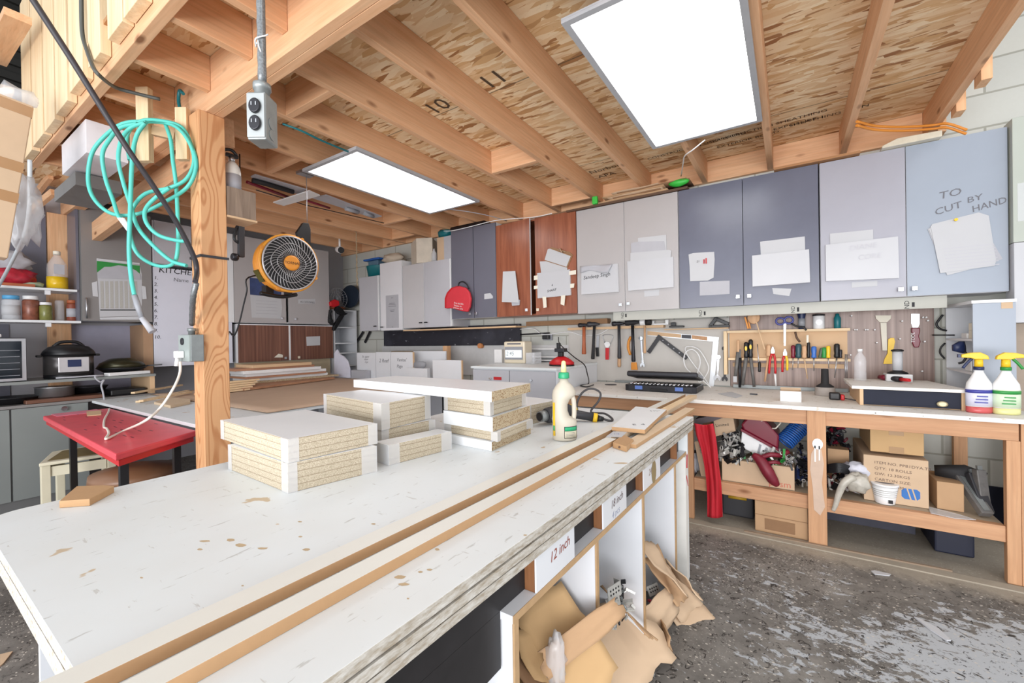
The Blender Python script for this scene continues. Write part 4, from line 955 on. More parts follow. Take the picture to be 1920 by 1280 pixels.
for u, v in ((1463,602),(1479,600)):
    c_ = at(u, v, Y=3.588); MB().tube([c_+V(.026*math.cos(q), 0, .024*math.sin(q)) for q in [i*math.pi/8 for i in range(16)]], .007, 8, closed=True).build('finger_loop', plain('violet_blue_plastic', (76,80,150), .4) if 'violet_blue_plastic' not in bpy.data.materials else bpy.data.materials['violet_blue_plastic'], t)
flat([(1469,606),(1474,606),(1473,648),(1470,648)], 3.592, .004).build('blades', STEEL, t)
t = thing('pry_tool', 'dark curved lever hooked over the upper rail', 'lever', at(1495, 625, Y=3.58))
MB().tube(curve_pts([at(u, v, Y=3.582) for u, v in ((1483,606),(1495,612),(1506,613),(1512,619))], 4), .006).build('upper_arm', BK, t); MB().tube(curve_pts([at(u, v, Y=3.585) for u, v in ((1491,622),(1494,633),(1500,641))], 4), .007).build('lower_arm', DKBROWN, t)
grip('short red and black driver in the rack', 1487, 647, 671, .014, DRED, 1486, 693, .003)
grip('fat dark teal driver in the rack', 1497, 644, 671, .019, plain('dark_teal_plastic', (40,76,84), .4), 1496, 690, .003)
grip('natural wooden handle between the dark driver and the black brush', 1508, 648, 671, .015, WOODT, 1514, 710, .004, TAN, 'awl', 'awl')
t = grip('black brush with pale bristles in the rack', 1516, 641, 671, .010, BK, name='brush', cat='brush'); MB().bar(at(1514,642,Y=RY), at(1514,628,Y=RY), .012, .024, (0,1,0)).build('bristles', CREAM, t)
grip('blue screwdriver in the rack', 1526, 649, 671, .016, plain('mid_blue_plastic', (60,110,190), .35), 1526, 695, .004)
grip('grey-green bent driver in the rack', 1537, 652, 671, .011, plain('olive_plastic', (80,94,76), .5), u_top=1541)
grip('green screwdriver in the rack', 1545, 651, 671, .015, GRN)
grip('yellow screwdriver in the rack', 1553, 648, 671, .013, YEL, 1554, 690, .003)
grip('black chisel with silver bands right of the yellow screwdriver', 1569, 644, 671, .017, BK, 1565, 708, .004, name='chisel', cat='chisel')
grip('small dark allen driver beside the black chisel', 1576, 655, 671, .010, DKM)
tag(MB().tube([at(1585,664,Y=3.575), at(1585,718,Y=3.575)], .003).tube([at(1588,664,Y=3.575), at(1588,718,Y=3.575)], .003).tube([at(1585,718,Y=3.575), at(1588,719,Y=3.575)], .003).build('wire_hook', STEEL), 'long thin steel wire hanging at the right end of the rack', 'wire')
tag(MB().box(at(1375,705,Y=3.57).x, at(1382,705,Y=3.57).x, 3.560, 3.562, at(1378,716,Y=3.57).z, at(1378,705,Y=3.57).z).build('price_tag', PAPER), 'tiny white tag hanging on the left files', 'tag')
# on the upper rail
def stand(u, Y=3.63): return V(at(u, 600, Y=Y).x, Y, Rz1+.0105)
p = stand(1503); t = thing('glue_bottle', 'dark blue squeeze bottle standing on the upper rail', 'bottle', p)
MB().lathe([(.017,0),(.02,.004),(.021,.08),(.026,.11),(.028,.128),(.02,.13)], p, n=16).build('body', BLUD, t); MB().lathe([(.0215,.02),(.0215,.075)], p, n=16).build('label', GREYP, t)
p = stand(1535); t = thing('tin_can', 'white printed tin on the upper rail between the blue and green bottles', 'tin', p)
MB().lathe([(.032,0),(.034,.002),(.034,.088),(.032,.09)], p, n=20).build('body', WH, t); MB().lathe([(.036,.0905),(.036,.1)], p, n=20).build('lid', BK, t)
for i in range(5): MB().lathe([(.004+.004*i,0),(.004+.004*i,.0004)], p+V(0,-.0345,.045), (0,-1,0), 12, sx=1, sy=1).build('printed_ring', INKB if i % 2 else WH, t) if i == 4 else None
p = stand(1570); t = thing('glue_bottle', 'dark green small bottle at the right of the upper rail', 'bottle', p)
MB().lathe([(.017,0),(.019,.003),(.02,.07),(.012,.085),(.010,.10),(.004,.102)], p, n=16).build('body', TEALD, t)
# ---- right of the rack
def flat2(pts, Y=3.668, th=.006): return MB().prism([at(u, v, Y=Y) for u, v in pts], (0, -th, 0))
t = thing('putty_knife', 'cream plastic putty knife hanging on the woodgrain panel', 'putty knife', at(1658, 657, Y=3.668))
flat2([(1641,591),(1671,591),(1670,597),(1663,604),(1649,604),(1642,597)]).build('blade', CREAM, t, bevel=.001); flat2([(1650,604.5),(1662,604.5),(1663,657),(1654,657)], 3.666, .010).build('handle', CREAM, t, bevel=.002)
t = thing('putty_knife', 'yellow plastic putty knife hanging on the woodgrain panel', 'putty knife', at(1666, 682, Y=3.668))
flat2([(1665,636),(1670,633),(1676,633),(1678,640),(1674,660),(1676,682),(1656,682),(1658,673),(1664,662)]).build('body', YEL, t, bevel=.001)
t = thing('scraper', 'steel scraper with dark red handle on the woodgrain panel', 'scraper', at(1717, 652, Y=3.668))
flat2([(1708,588),(1724,588),(1724,607),(1721,614),(1711,614),(1708,605)], 3.667, .003).build('blade', STEEL, t); flat2([(1708,614.5),(1724,614.5),(1724,622),(1722,630),(1725,640),(1722,651),(1713,651),(1709,642),(1712,630),(1708,622)], 3.667, .016).build('handle', DRED, t, bevel=.004)
hand('TOOL', 1715, 642, .024, t, WH, 3.651-.0, math.pi/2, 0)
rp = [(1611,581),(1596,593),(1602,619),(1606,619),(1622,619),(1626,619),(1639,619),(1690,603),(1643,643),(1686,636),(1729,596),(1735,596),(1738,602),(1732,641),(1727,696),(1697,576),(1594,666)]
pl_ = ['at its top left corner','upper left','mid left lower than the rack top','left of the putty knife','second of the middle row','third of the middle row','fourth of the middle row','left of the red scraper','between the putty knives','just right of the yellow putty knife','first right of the red scraper','second right of the red scraper','third right of the red scraper','below and right of the red scraper handle','low on the panel by the thread spool','high by the printed board','low beside the rack']
for k, (u, v) in enumerate(rp):
    p = at(u, v, Y=3.67); o = MB().cyl(p, p+V(0,-.03,.004), .0045, n=8).build('wall_peg', WH); tag(o, 'tiny white peg in the woodgrain panel, '+pl_[k], 'peg', 'empty pegs in the woodgrain panel')
# drawer box on the bench
a = at(1612, 759, Z=T); b = at(1815, 771, Z=T); BXT = .878
t = thing('drawer_box', 'low wooden box with navy front and round brass-coloured knob on the bench', 'box', (a.x, 3.03, T))
MB().box(a.x, a.x+.016, 3.03, 3.50, T+.001, BXT-.017).build('side', TAN, t); MB().box(b.x-.02, b.x, 3.03, 3.50, T+.001, BXT-.017).build('side', TAN, t)
MB().box(a.x+.0165, b.x-.0205, 3.048, 3.50, T+.001, T+.012).box(a.x+.0165, b.x-.0205, 3.49, 3.50, T+.0121, BXT-.017).build('carcass', TAN, t)
d = MB().box(a.x+.017, b.x-.022, 3.032, 3.046, T+.006, BXT-.019).build('drawer_front', NAVY, t); p = at(1766, 757, Y=3.03)
MB().lathe([(.012,0),(.016,.006),(.019,.012),(.012,.017)], V(p.x, 3.0315, p.z), (0,-1,0), 18, sx=1.15, sy=.8, xd=(1,0,0)).build('knob', plain('worn_brass', (196,184,150), .4, .3), d)
MB().prism([V(a.x-.035, 3.025, BXT-.0165), V(b.x+.012, 3.02, BXT-.0165), V(b.x-.05, 3.51, BXT-.0165), V(a.x-.03, 3.51, BXT-.0165)], (0, 0, .0165)).build('top', BWH, t, bevel=.001)
p = V(at(1613,714,Z=BXT).x, 3.40, BXT+.0005)
p = at(1613, 713, Z=BXT); p.z += .0005
t = thing('water_bottle', 'clear water bottle with white cap on the drawer box', 'bottle', p)
MB().lathe([(.028,0),(.031,.004),(.031,.05),(.028,.056),(.031,.062),(.031,.12),(.028,.145),(.012,.17),(.012,.18)], p, n=20).build('body', FILM, t); MB().lathe([(.0135,.1805),(.0135,.196)], p, n=14).build('cap', WH, t)
p = at(1683, 712, Z=BXT); p.y = 3.44; p.x = at(1683,700,Y=3.42).x
t = thing('thread_spool', 'tall spool of white thread on a grey cone base on the drawer box', 'spool', p)
MB().box(p.x-.06, p.x+.06, 3.37, 3.47, BXT+.0005, BXT+.045).build('base', plain('pale_grey_plastic', (200,200,200), .5), t, bevel=.004)
q = V(p.x, 3.42, BXT+.0455); MB().lathe([(.05,0),(.045,.008),(.02,.02)], q).build('lower_flange', BK, t); MB().lathe([(.024,.0205),(.024,.135)], q).build('thread', PAPER, t); MB().lathe([(.03,.1355),(.03,.143),(.02,.148)], q).build('upper_flange', BK, t)
# cordless pliers tool lying on the box
p = at(1680, 722, Z=BXT); z = BXT+.018
t = thing('crimping_tool', 'red and grey crimping tool lying on the drawer box', 'tool', (p.x, p.y, BXT))
a = at(1650, 712, Z=BXT); b = at(1700, 718, Z=BXT); a.z = b.z = z
MB().tube([a, a+(b-a)*.3], [.015,.018], 12).build('rear_grip', DRED, t); MB().tube([a+(b-a)*.31, a+(b-a)*.8], [.015,.016], 12).build('body', DKM, t); MB().tube([a+(b-a)*.81, b+V(.01,-.02,0)], [.012,.008], 10).tube([a+(b-a)*.81, b+V(.02,.02,0)], [.010,.007], 10).build('jaws', RED, t)
# shelf unit at the right end
UX0, UX1, UY0 = .815, .968, 3.20
t = thing('shelf_unit', 'narrow white open-sided shelf unit at the right end of the bench', 'shelf', (.89, 3.4, T))
MB().box(UX0, UX1, UY0, UY0+.016, T+.001, 1.318).build('front_panel', LG2, t); MB().box(UX0-.005, UX1+.002, UY0-.004, 3.668, 1.319, 1.335).build('top', WHL, t)
MB().box(UX0, UX1, 3.652, 3.668, T+.001, 1.318).build('back_panel', WHL, t); MB().box(UX1-.012, UX1, UY0+.0165, 3.6515, T+.001, 1.318).build('side', WHL, t)
for z in (T+.001, .94, 1.12): MB().box(UX0, UX1-.0125, UY0+.0165, 3.6515, z, z+.012).build('shelf', WHL, t)
p = at(1888, 570, Y=UY0-.001); MB().box(p.x-.02, p.x+.02, UY0-.0015, UY0-.0003, p.z-.022, p.z+.016).build('brown_patch', CARD2, t)
for k, (y, z, h, m, lb) in enumerate(((3.30,1.1325,.045,CREAM,'lower of two cream plastic tubs in the white shelf unit'),(3.30,1.178,.04,CREAM,'upper of two cream plastic tubs in the white shelf unit'),(3.42,1.1325,.03,WH,'small white box on the upper shelf of the white unit'),(3.36,.9525,.07,WH,'white carton on the middle shelf of the white unit'),(3.40,.7835,.05,PAPER2,'pale carton on the bottom shelf of the white unit'))):
    tag(MB().box(UX0+.02, UX0+.10, y-.045, y+.045, z, z+h).build('carton', m, bevel=.003), lb, 'carton')
tag(MB().lathe([(.02,0),(.02,.02)], (UX0+.06, 3.30, 1.2185)).build('jar_stopper', GRN), 'green round cap on top of the cream tubs', 'cap')
t = thing('drill_bits_tool', 'dark spiky tool with curved blade sticking out of the white shelf unit', 'tool', (UX0, 3.3, 1.03))
c_ = at(1798, 652, Y=3.34); MB().blob(c_, (.03,.02,.03), .6, 4, 2, 5).build('head', BLUD, t); MB().tube(curve_pts([c_+V(.01,0,0), at(1812,665,Y=3.34), at(1806,678,Y=3.34), at(1797,681,Y=3.34)], 4), .006).build('hook', DKM, t)
tag(MB().tube(curve_pts([at(u, v, Y=3.64) for u, v in ((1768,590),(1760,600),(1756,608),(1762,616),(1775,620))], 5), .006).tube(curve_pts([at(u, v, Y=3.64) for u, v in ((1772,643),(1764,652),(1763,662),(1771,672))], 5), .005).tube([at(1748,628,Y=3.64), at(1790,628,Y=3.64)], .004).build('cable', BK), 'black wires looping on the block wall beside the shelf unit', 'cable')
# spray bottles
def spray(u, v, label, trig, neck, liquid, lab, stripe, letters):
    p = at(u, v, Z=T); p.z += .0008; t = thing('spray_bottle', label, 'bottle', p)
    MB().lathe([(.046,0),(.049,.004),(.049,.03)], p, n=24, sy=.75, xd=(1,.3,0)).build('liquid', liquid, t)
    MB().lathe([(.049,.0305),(.049,.12),(.046,.145),(.03,.175),(.018,.2),(.017,.21)], p, n=24, sy=.75, xd=(1,.3,0)).build('body', WH, t)
    MB().lathe([(.0502,.034),(.0502,.118)], p, n=24, sy=.75, xd=(1,.3,0)).build('label', lab, t)
    MB().lathe([(.0508,.098),(.0508,.114)], p, n=24, sy=.75, xd=(1,.3,0)).build('stripe', stripe, t)
    for k in range(3): MB().box(p.x-.025+k*.004, p.x+.02, p.y-.041, p.y-.0385, p.z+.05+k*.015, p.z+.056+k*.015).build('printed_line', letters, t)
    MB().lathe([(.019,.2105),(.019,.226)], p, n=16).build('collar', neck, t); MB().lathe([(.016,.2265),(.015,.262)], p, n=16).build('neck', YEL, t)
    n_ = V(-1,0,0) if trig[0] < 0 else V(1,0,0)
    q = p+V(0,0,.263)
    MB().prism([q+n_*x+V(0,-.012,z) for x, z in ((-.035,.0),(-.03,.018),(-.005,.034),(.03,.032),(.062,.022),(.062,.008),(.03,.006),(.015,0))], (0, .024, 0)).build('spray_head', YEL, t, bevel=.003)
    MB().box(q.x+n_.x*.0625, q.x+n_.x*.074, q.y-.009, q.y+.009, q.z+.008, q.z+.024).build('nozzle', neck, t, bevel=.001)
    MB().tube(curve_pts([q+n_*.022+V(0,0,.004), q+n_*.04+V(0,0,-.02), q+n_*.055+V(0,0,-.045)], 4), .006).build('trigger', neck, t)
spray(1836, 773, 'spray bottle with yellow head, dark blue label and red liquid', (-1,), BLUD, plain('red_liquid', (200,90,90), .3), plain('violet_white_label', (214,214,232), .4), plain('blue_label', (60,64,150), .4), bpy.data.materials['blue_label'])
spray(1887, 776, 'spray bottle with yellow head, green trigger and green label', (1,), GRN, plain('pale_yellow_liquid', (218,216,150), .3), plain('pale_green_label', (208,226,196), .4), GRN, bpy.data.materials['green_plastic'])
# socket set case
ca = V(-1.02, 3.13, T+.001); cb = V(-.57, 3.13, T+.001)
ca.x = at(1172,733,Y=3.13).x; cb.x = at(1306,733,Y=3.13).x
t = thing('socket_set', 'open black socket wrench case with blue latches on the bench', 'tool case', ((ca.x+cb.x)/2, 3.2, T))
def trap(x0, x1, y0, y1, z0, z1, cut): return [V(x0+cut,y0,z0),V(x1-cut,y0,z0),V(x1,y0+cut*.6,z0),V(x1,y1,z0),V(x0,y1,z0),V(x0,y0+cut*.6,z0)]
mb = MB().prism(trap(ca.x, cb.x, 3.12, 3.42, T+.001, 0, .03), (0, 0, .045)); mb.build('tray', DKM, t, bevel=.004)
mb = MB().prism([V(ca.x+.01,3.422,T+.05), V(cb.x-.01,3.422,T+.05), V(cb.x-.01,3.40,T+.058), V(ca.x+.01,3.40,T+.058)], (0, 0, .004))
lid = MB(); A0 = V(ca.x, 3.425, T+.045); d = V(0, -.84, .30)
lid.obox(((ca.x+cb.x)/2, 3.30, T+.105), V((cb.x-ca.x)/2,0,0), V(0,-.13,.022), V(0,.0035,.020)); lid.build('lid', DKM, t, bevel=.012)
for x in (ca.x+.08, cb.x-.14): MB().box(x, x+.055, 3.112, 3.1195, T+.015, T+.042).build('latch', plain('blue_latch', (90,120,190), .4) if 'blue_latch' not in bpy.data.materials else bpy.data.materials['blue_latch'], t, bevel=.002)
MB().box((ca.x+cb.x)/2-.06, (ca.x+cb.x)/2+.06, 3.106, 3.1195, T+.012, T+.024).build('handle', BK, t, bevel=.003)
for i in range(16):
    for j in range(4):
        x = ca.x+.04+i*(cb.x-ca.x-.08)/15; y = 3.15+j*.035; r_ = .006+.003*((i*7+j*3) % 3)
        if j < 2: MB().cyl(V(x, y, T+.0462), V(x, y, T+.058), r_, n=8).build('socket', CHR, t)
# small stuff on the bench
a = at(1463, 752, Z=T); b = at(1503, 757, Z=T)
t = thing('small_box', 'small open white and brown box on the bench below the tool rack', 'box', a)
x0, x1, y0, y1, h = a.x, b.x, a.y, a.y+.10, .062; z = T+.001
MB().box(x0, x1, y0, y0+.002, z, z+h).build('front_side', WH, t); MB().box(x0, x1, y1-.002, y1, z, z+h+.012).box(x0, x0+.002, y0+.0021, y1-.0021, z, z+h).box(x1-.002, x1, y0+.0021, y1-.0021, z, z+h).box(x0+.0021, x1-.0021, y0+.0021, y1-.0021, z, z+.002).build('sides', CARD2, t)
p = at(1547, 741, Z=T); p.z += .0008; t = thing('tape_dispenser', 'black handled roller standing on a round grey base on the bench', 'dispenser', p)
MB().lathe([(.055,0),(.056,.004),(.052,.055)], p).build('base', plain('grey_stone', (168,160,154), .7), t); MB().lathe([(.05,.0555),(.045,.062),(.022,.078),(.020,.17),(.017,.172)], p).build('handle', BKR, t)
p = at(1572, 750, Z=T); t = thing('tape_measure', 'black and red tape measure on the bench', 'tape measure', p); MB().box(p.x-.045, p.x+.01, p.y-.01, p.y+.03, T+.001, T+.045).build('body', BK, t, bevel=.008); MB().box(p.x+.0105, p.x+.03, p.y-.01, p.y+.03, T+.001, T+.035).build('end_cap', RED, t, bevel=.006)
MB().tube(curve_pts([V(p.x+.031,p.y+.01,T+.012), V(p.x+.07,p.y-.0,T+.006), V(p.x+.09,p.y-.01,T+.004)], 4), .003).build('strap', BLK2, t)
t = thing('hole_plug', 'thin dark ring lying on the bench left of the socket case', 'ring', at(1145, 721, Z=T)); MB().lathe([(.05,0),(.05,.003)], at(1145,721,Z=T+.0008), sy=.9).build('ring', BLK2, t)
tag(MB().box(at(1410,733,Z=T).x, at(1410,733,Z=T).x+.045, 3.25, 3.262, T+.001, T+.008).build('drill_bit', DKM), 'dark drill bit lying on the bench under the files', 'bit')
tag(MB().prism([V(*at(u,v,Z=T+.0012)) for u, v in ((1346,738),(1372,735),(1392,742),(1380,746),(1362,742))], (0,0,.003)).build('paper_scrap', PAPER), 'torn white paper scrap on the bench', 'paper')
tag(MB().bar(V(-1.30,3.64,T+.012), V(-.98,3.64,T+.012), .02, .02).build('metal_bar', GALV), 'metal angle bar along the wall at the back of the bench', 'bar')
tag(MB().bar(V(at(1375,724,Y=3.64).x,3.64,T+.014), V(at(1590,728,Y=3.64).x,3.64,T+.014), .02, .024).build('metal_bar', GALV), 'long metal strip along the wall under the tool rack', 'bar')
# ================================================================== ON TOP OF THE WALL CABINETS
tag(MB().box(-1.62, -.62, 3.36, 3.60, 2.2795, 2.296).build('plank', DKBROWN), 'dark brown plank lying on top of the warm grey cabinet', 'board')
tag(MB().box(-.07, .38, 3.34, 3.58, 2.2790, 2.294).build('plank', wood('brown_plank', (150,104,64), (176,130,88), 0)), 'brown plank on top between slate and pale cabinets', 'board')
for k in range(6):
    x0 = -1.32+.025*((k*5) % 7); z = 2.2965+k*.0145; dx = .56-.06*((k*3) % 4)
    fn = lambda s_, r_, x0=x0, dx=dx, z=z, k=k: V(x0+s_*dx, 3.34+.2*r_+.01*k, z+.006*abs(math.sin(s_*4+k*1.3)))
    tag(MB().grid(fn, 14, 3).build('cardboard_sheet', [CARD, CARDD, CARD2][k % 3], solid=-.004), 'folded cardboard sheet piled on the warm grey cabinet, layer %s from the bottom' % ['first','second','third','fourth','fifth','topmost'][k], 'cardboard', 'cardboard sheets on the cabinet')
tag(MB().box(-1.37,-1.325,3.335,3.37,2.2965,2.36).build('tape_piece', GRN2, bevel=.006), 'crumpled green tape at the left of the cardboard sheets', 'tape')
tag(MB().blob((-.68,3.40,2.345), (.07,.03,.028), .5, 3, 2, 2).build('tape_piece', GRN2), 'green tape strips at the right of the cardboard sheets', 'tape')
a = at(1652, 276, Y=3.36); b = at(1764, 250, Y=3.36)
tag(MB().prism([V(a.x,3.33,2.2765), V(b.x,3.33,2.2765), V(b.x,3.33,2.312), V(a.x+.07,3.33,2.318), V(a.x,3.33,2.29)], (0,.25,0)).build('wrapped_parcel', plain('wrapped_cream', (214,206,186), .25, 0, .1, 30), bevel=.004), 'flat parcel in shiny wrap on top of the right end cabinet', 'parcel')
pts = [at(u, v, Z=2.355) for u, v in ((1606,236),(1640,244),(1690,246),(1745,243))] + [at(u, v, Y=3.40) for u, v in ((1775,241),(1812,253))]
for p in pts: p.z = min(p.z, 2.352)
for k, dz in enumerate((0,.017)):
    tag(MB().tube(curve_pts([p+V(0,-dz*.7,dz+.006) for p in pts], 6), .0072).build('air_hose', ORGC), ['lower','upper'][k]+' of two orange hoses running over the right end cabinet', 'hose')
a = at(843, 432, Y=3.4)
tag(MB().box(-3.02, -2.55, 3.40, 3.66, 2.3315, 2.385).build('film_roll', plain('black_film', (22,22,26), .25, 0, .3, 20), bevel=.02), 'bundle of black film on top of the dark grey cabinet', 'film')
a = at(820, 482, Y=3.42); b = at(845, 482, Y=3.42); 
t = thing('carton', 'brown and white carton between the dusty box and the dark grey cabinet', 'carton', (a.x, 3.42, 2.046)); zt = at(830, 444, Y=3.42).z
MB().box(a.x, a.x+.10, 3.42, 3.56, 2.0465, zt).build('brown_side', CARD2, t); MB().box(a.x+.1002, -2.99, 3.42, 3.56, 2.0465, zt).build('white_side', PAPER2, t)
tag(MB().blob((at(835,438,Y=3.5).x, 3.50, zt+.055), (.10,.06,.05), .5, 3, 2, 8).build('teal_bag', TEALD), 'crumpled teal bag on top of the brown and white carton', 'bag')
tag(MB().lathe([(.03,0),(.03,.10),(.012,.13),(.012,.15)], V(at(814,483,Y=3.45).x, 3.45, 2.0465)).build('jar', FILM2), 'clear bottle squeezed beside the dusty carton', 'bottle')
q = [at(u, 470, Y=3.42) for u in (759, 788, 811)]
t = thing('carton', 'dusty white cardboard box on the grey cabinet left of the first aid kit', 'carton', (q[1].x, 3.36, 2.046)); zt = at(788, 446, Y=3.38).z
MB().prism([V(q[0].x+.02,3.50,2.0465), V(q[1].x,3.36,2.0465), V(q[2].x-.02,3.44,2.0465), V(q[1].x+.06,3.62,2.0465)], (0,0,zt-2.0465)).build('box', plain('dusty_white_card', (214,204,188), .85, 0, .12, 12), t, bevel=.004)
tag(MB().blob((at(738,478,Y=3.5).x, 3.50, 2.115+.065), (.16,.09,.065), .35, 2.2, 3, 4).build('cloth_bag', BEI), 'beige cloth bag slumped on the tall white cabinet', 'bag')
t = thing('storage_bin', 'teal bin with blue lid on the far left wall cabinet', 'bin', (-4.35, 3.5, 1.981))
MB().lathe([(.13,0.0005),(.155,.13),(.16,.14)], (-4.34,3.52,1.981), n=24, sy=.8).build('bin', TEALD, t); MB().box(-4.50,-4.2,3.42,3.62,2.19,2.215).build('lid', BLU, t, bevel=.01); MB().box(-4.44,-4.25,3.45,3.6,2.1215,2.1895).build('contents', plain('misty_blue', (90,120,140), .4), t, bevel=.01)
# ================================================================== LEFT WALL CABINETS
LX = -4.9
def lat(u, v, X=LX): return at(u, v, X=X)
def lcab(label, y0, y1, z0, z1, body, back=WX+.002, x1=LX-.02, name='wall_cabinet'):
    t = thing(name, label, 'cabinet', (back, (y0+y1)/2, z0)); th = .016
    MB().box(back, x1, y0, y0+th, z0, z1).box(back, x1, y1-th, y1, z0, z1).box(back, x1, y0+th, y1-th, z0, z0+th).box(back, x1, y0+th, y1-th, z1-th, z1).box(back, back+.008, y0+th, y1-th, z0+th, z1-th).build('body', body, t)
    return t
def ldoor(t, y0, y1, z0, z1, m, knob=None, km=None, x=LX):
    d = MB().box(x-.018, x, y0, y1, z0, z1).build('door', m, t)
    if knob: y, z = knob; MB().box(x+.0005, x+.014, y-.006, y+.006, z-.006, z+.006).box(x+.0141, x+.024, y-.013, y+.013, z-.013, z+.013).build('knob', km or CHR, d, bevel=.002)
    return d
ym = lat(540, 600).y
t = lcab('grey two-door wall cabinet behind the orange fan', 2.04, 3.205, 1.40, 2.335, WHL)
ldoor(t, 2.10, ym-.02, 1.402, 2.333, MG, (ym-.08, 1.46)); ldoor(t, ym+.012, 3.203, 1.402, 2.333, MG, (ym+.08, 1.455))
MB().box(LX-.018, LX-.001, 2.042, 2.096, 1.402, 2.333).build('side_filler', EDG, t)
def lsheet(pts, m, t, name, X=LX, th=.0015): return MB().prism([at(u, v, X=X+.0005) for u, v in pts], (th, 0, 0)).build(name, m, t)
MB().prism([at(u, v, X=LX+.0005) for u, v in ((559,561),(591,560),(591,569),(559,569))], (.0015, 0, 0)).build('door_label', PAPER, t)
text('ACCESSORIES', .03, at(563,567,X=LX+.0025), (0,1,0), (0,0,1), INKD, t)
c_ = thing('wall_calendar', 'wall calendar with dark blue picture hanging on the grey cabinet below the fan', 'calendar', at(500, 595, X=LX))
lsheet([(468,520),(528,528),(527,558),(469,552)], plain('calendar_photo', (56,72,116), .4, 0, .8, 6), c_, 'picture'); lsheet([(469,552.5),(527,558.5),(529,577),(526,597),(472,595)], PAPER, c_, 'date_page')
for r in range(5):
    a = at(480, 563+r*6, X=LX+.0025); b = at(520, 567+r*5.5, X=LX+.0025); MB().box(LX+.0021, LX+.0026, a.y, b.y, a.z-.003, a.z+.003).build('date_row', PAPER2, c_)
t = lcab('walnut-fronted two-door cabinet under the grey one on the left wall', 2.12, 3.26, .968, 1.385, WHL)
ym2 = lat(543, 640).y
ldoor(t, 2.135, ym2-.01, .97, 1.375, WAL, (ym2-.06, 1.0), STEEL); ldoor(t, ym2+.012, 3.245, .97, 1.375, WAL, (ym2+.10, 1.0), CRM)
MB().box(LX-.018, LX+.001, 2.122, 3.25, 1.376, 1.386).build('white_edge', EDG, t); MB().box(LX-.018, LX+.001, ym2-.009, ym2+.011, .97, 1.3755).build('white_edge', EDG, t)
MB().prism([at(u, v, X=LX+.0005) for u, v in ((574,631),(600,630),(600,647),(575,648))], (.0015, 0, 0)).build('door_label', PAPER, t)
MB().prism([at(u, v, X=LX+.001) for u, v in ((514,670),(522,663),(530,665),(530,670))], (.004, 0, 0)).build('torn_tape', CREAM, t)
tag(MB().box(LX-.10, LX-.06, 2.13, 3.24, .765, .966).build('backboard', plain('tan_board', (206,190,160), .8), bevel=.001), 'tan board standing behind the board pile under the walnut cabinet', 'board')
# white planning board
t = thing('whiteboard', 'white board with handwritten kitchen list numbered one to ten, behind the fir post', 'whiteboard', lat(358, 686))
a = lat(287, 500); b = lat(434, 500)
MB().box(LX-.03, LX-.012, a.y, b.y, .972, 1.90).build('board', plain('whiteboard_surface', (214,216,228), .3, 0, .02), t, bevel=.001)
hx = LX-.011
def lh(s, u, v, size, m=INKD, X=hx, par=None): return text(s, size, at(u, v, X=X), (0,1,.0), (0,0,1), m, par or t, shear=.1)
lh('KITCHEN ITEMS', 297, 510, .075)
for k in range(10): lh(str(k+1)+'.', 288.5, 523+k*12.4, .045)
lh('Name', 325, 527, .05, bpy.data.materials['grey_ink'])
t2 = lcab('pale upper cabinet above the white planning board', 1.425, 2.03, 1.935, 2.335, WHL); ldoor(t2, 1.44, 1.725, 1.937, 2.333, LG3); ldoor(t2, 1.735, 2.028, 1.937, 2.333, MG)
# grey door cabinet with price chart and the open shelves
t = lcab('grey single-door wall cabinet with a green and white timetable taped on it', .945, 1.415, 1.385, 2.36, DGW)
d = ldoor(t, .952, 1.412, 1.387, 2.358, DGW2 := lam('mid_warm_grey_laminate', (134,130,128)))
a = at(162, 558, X=LX+.02); b = at(163, 597, X=LX+.02); MB().cyl(V(LX+.025,a.y,a.z), V(LX+.025,a.y,b.z), .007).cyl(V(LX+.0005,a.y,a.z-.02), V(LX+.02,a.y,a.z-.02), .005).cyl(V(LX+.0005,a.y,b.z+.02), V(LX+.02,a.y,b.z+.02), .005).build('bar_handle', STEEL, d)
c_ = thing('timetable', 'green-topped timetable sheet taped on the dark grey door', 'poster', at(225, 598, X=LX))
lsheet([(181,486),(262,497),(266,515),(266,592),(187,594)], PAPER, c_, 'sheet'); lsheet([(181.5,489),(262,498),(262,514),(182,510)], GRN, c_, 'green_header', LX+.002)
lsheet([(183,510),(196,500),(208,500),(222,497),(240,500),(255,507),(263,514),(264,524),(184,521)], PAPER2, c_, 'arched_panel', LX+.004)
for k in range(8): lsheet([(188+k*9,527),(194+k*9,527),(195+k*9,578),(189+k*9,578)], plain('grey_print', (188,186,180), .9, 0, .25, 260) if k == 0 else bpy.data.materials['grey_print'], c_, 'number_column', LX+.0021, .0006)
lsheet([(188,580),(264,580),(264,582),(188,582)], INKD, c_, 'rule', LX+.0021, .0006)
for q in ([(172,530),(182,527),(184,556),(174,555)],[(266,536),(273,537),(275,560),(267,561)],[(181,484),(262,493),(262,496),(181,488)],[(187,595),(266,593),(266,599),(188,599)]): lsheet(q, FILM2, c_, 'clear_tape', LX+.006, .0006)
t = thing('open_shelves', 'open dark cabinet with two white shelves of food jars at the far left', 'shelf', (-5.1, .6, 1.37))
MB().box(-5.19, LX-.02, .10, .116, 1.3837, 2.36).build('side', DG, t); MB().box(-5.19, LX-.02, .925, .942, 1.3837, 2.36).build('side', DG, t)
MB().box(-5.195, -5.1905, .117, at(86,450,X=-5.2).y-.0, 1.645, 2.36).build('back', DG, t)
MB().box(-5.18, LX, .117, .924, 1.622, 1.640).build('shelf', EDG, t); MB().box(-5.18, LX, .08, .943, 1.365, 1.3835).build('shelf', EDG, t)
for z in (1.60, 1.345): MB().box(LX-.03, LX-.005, .745, .775, z-.012, z+.0195 if z < 1.5 else z+.0215).build('bracket', EDG, t)
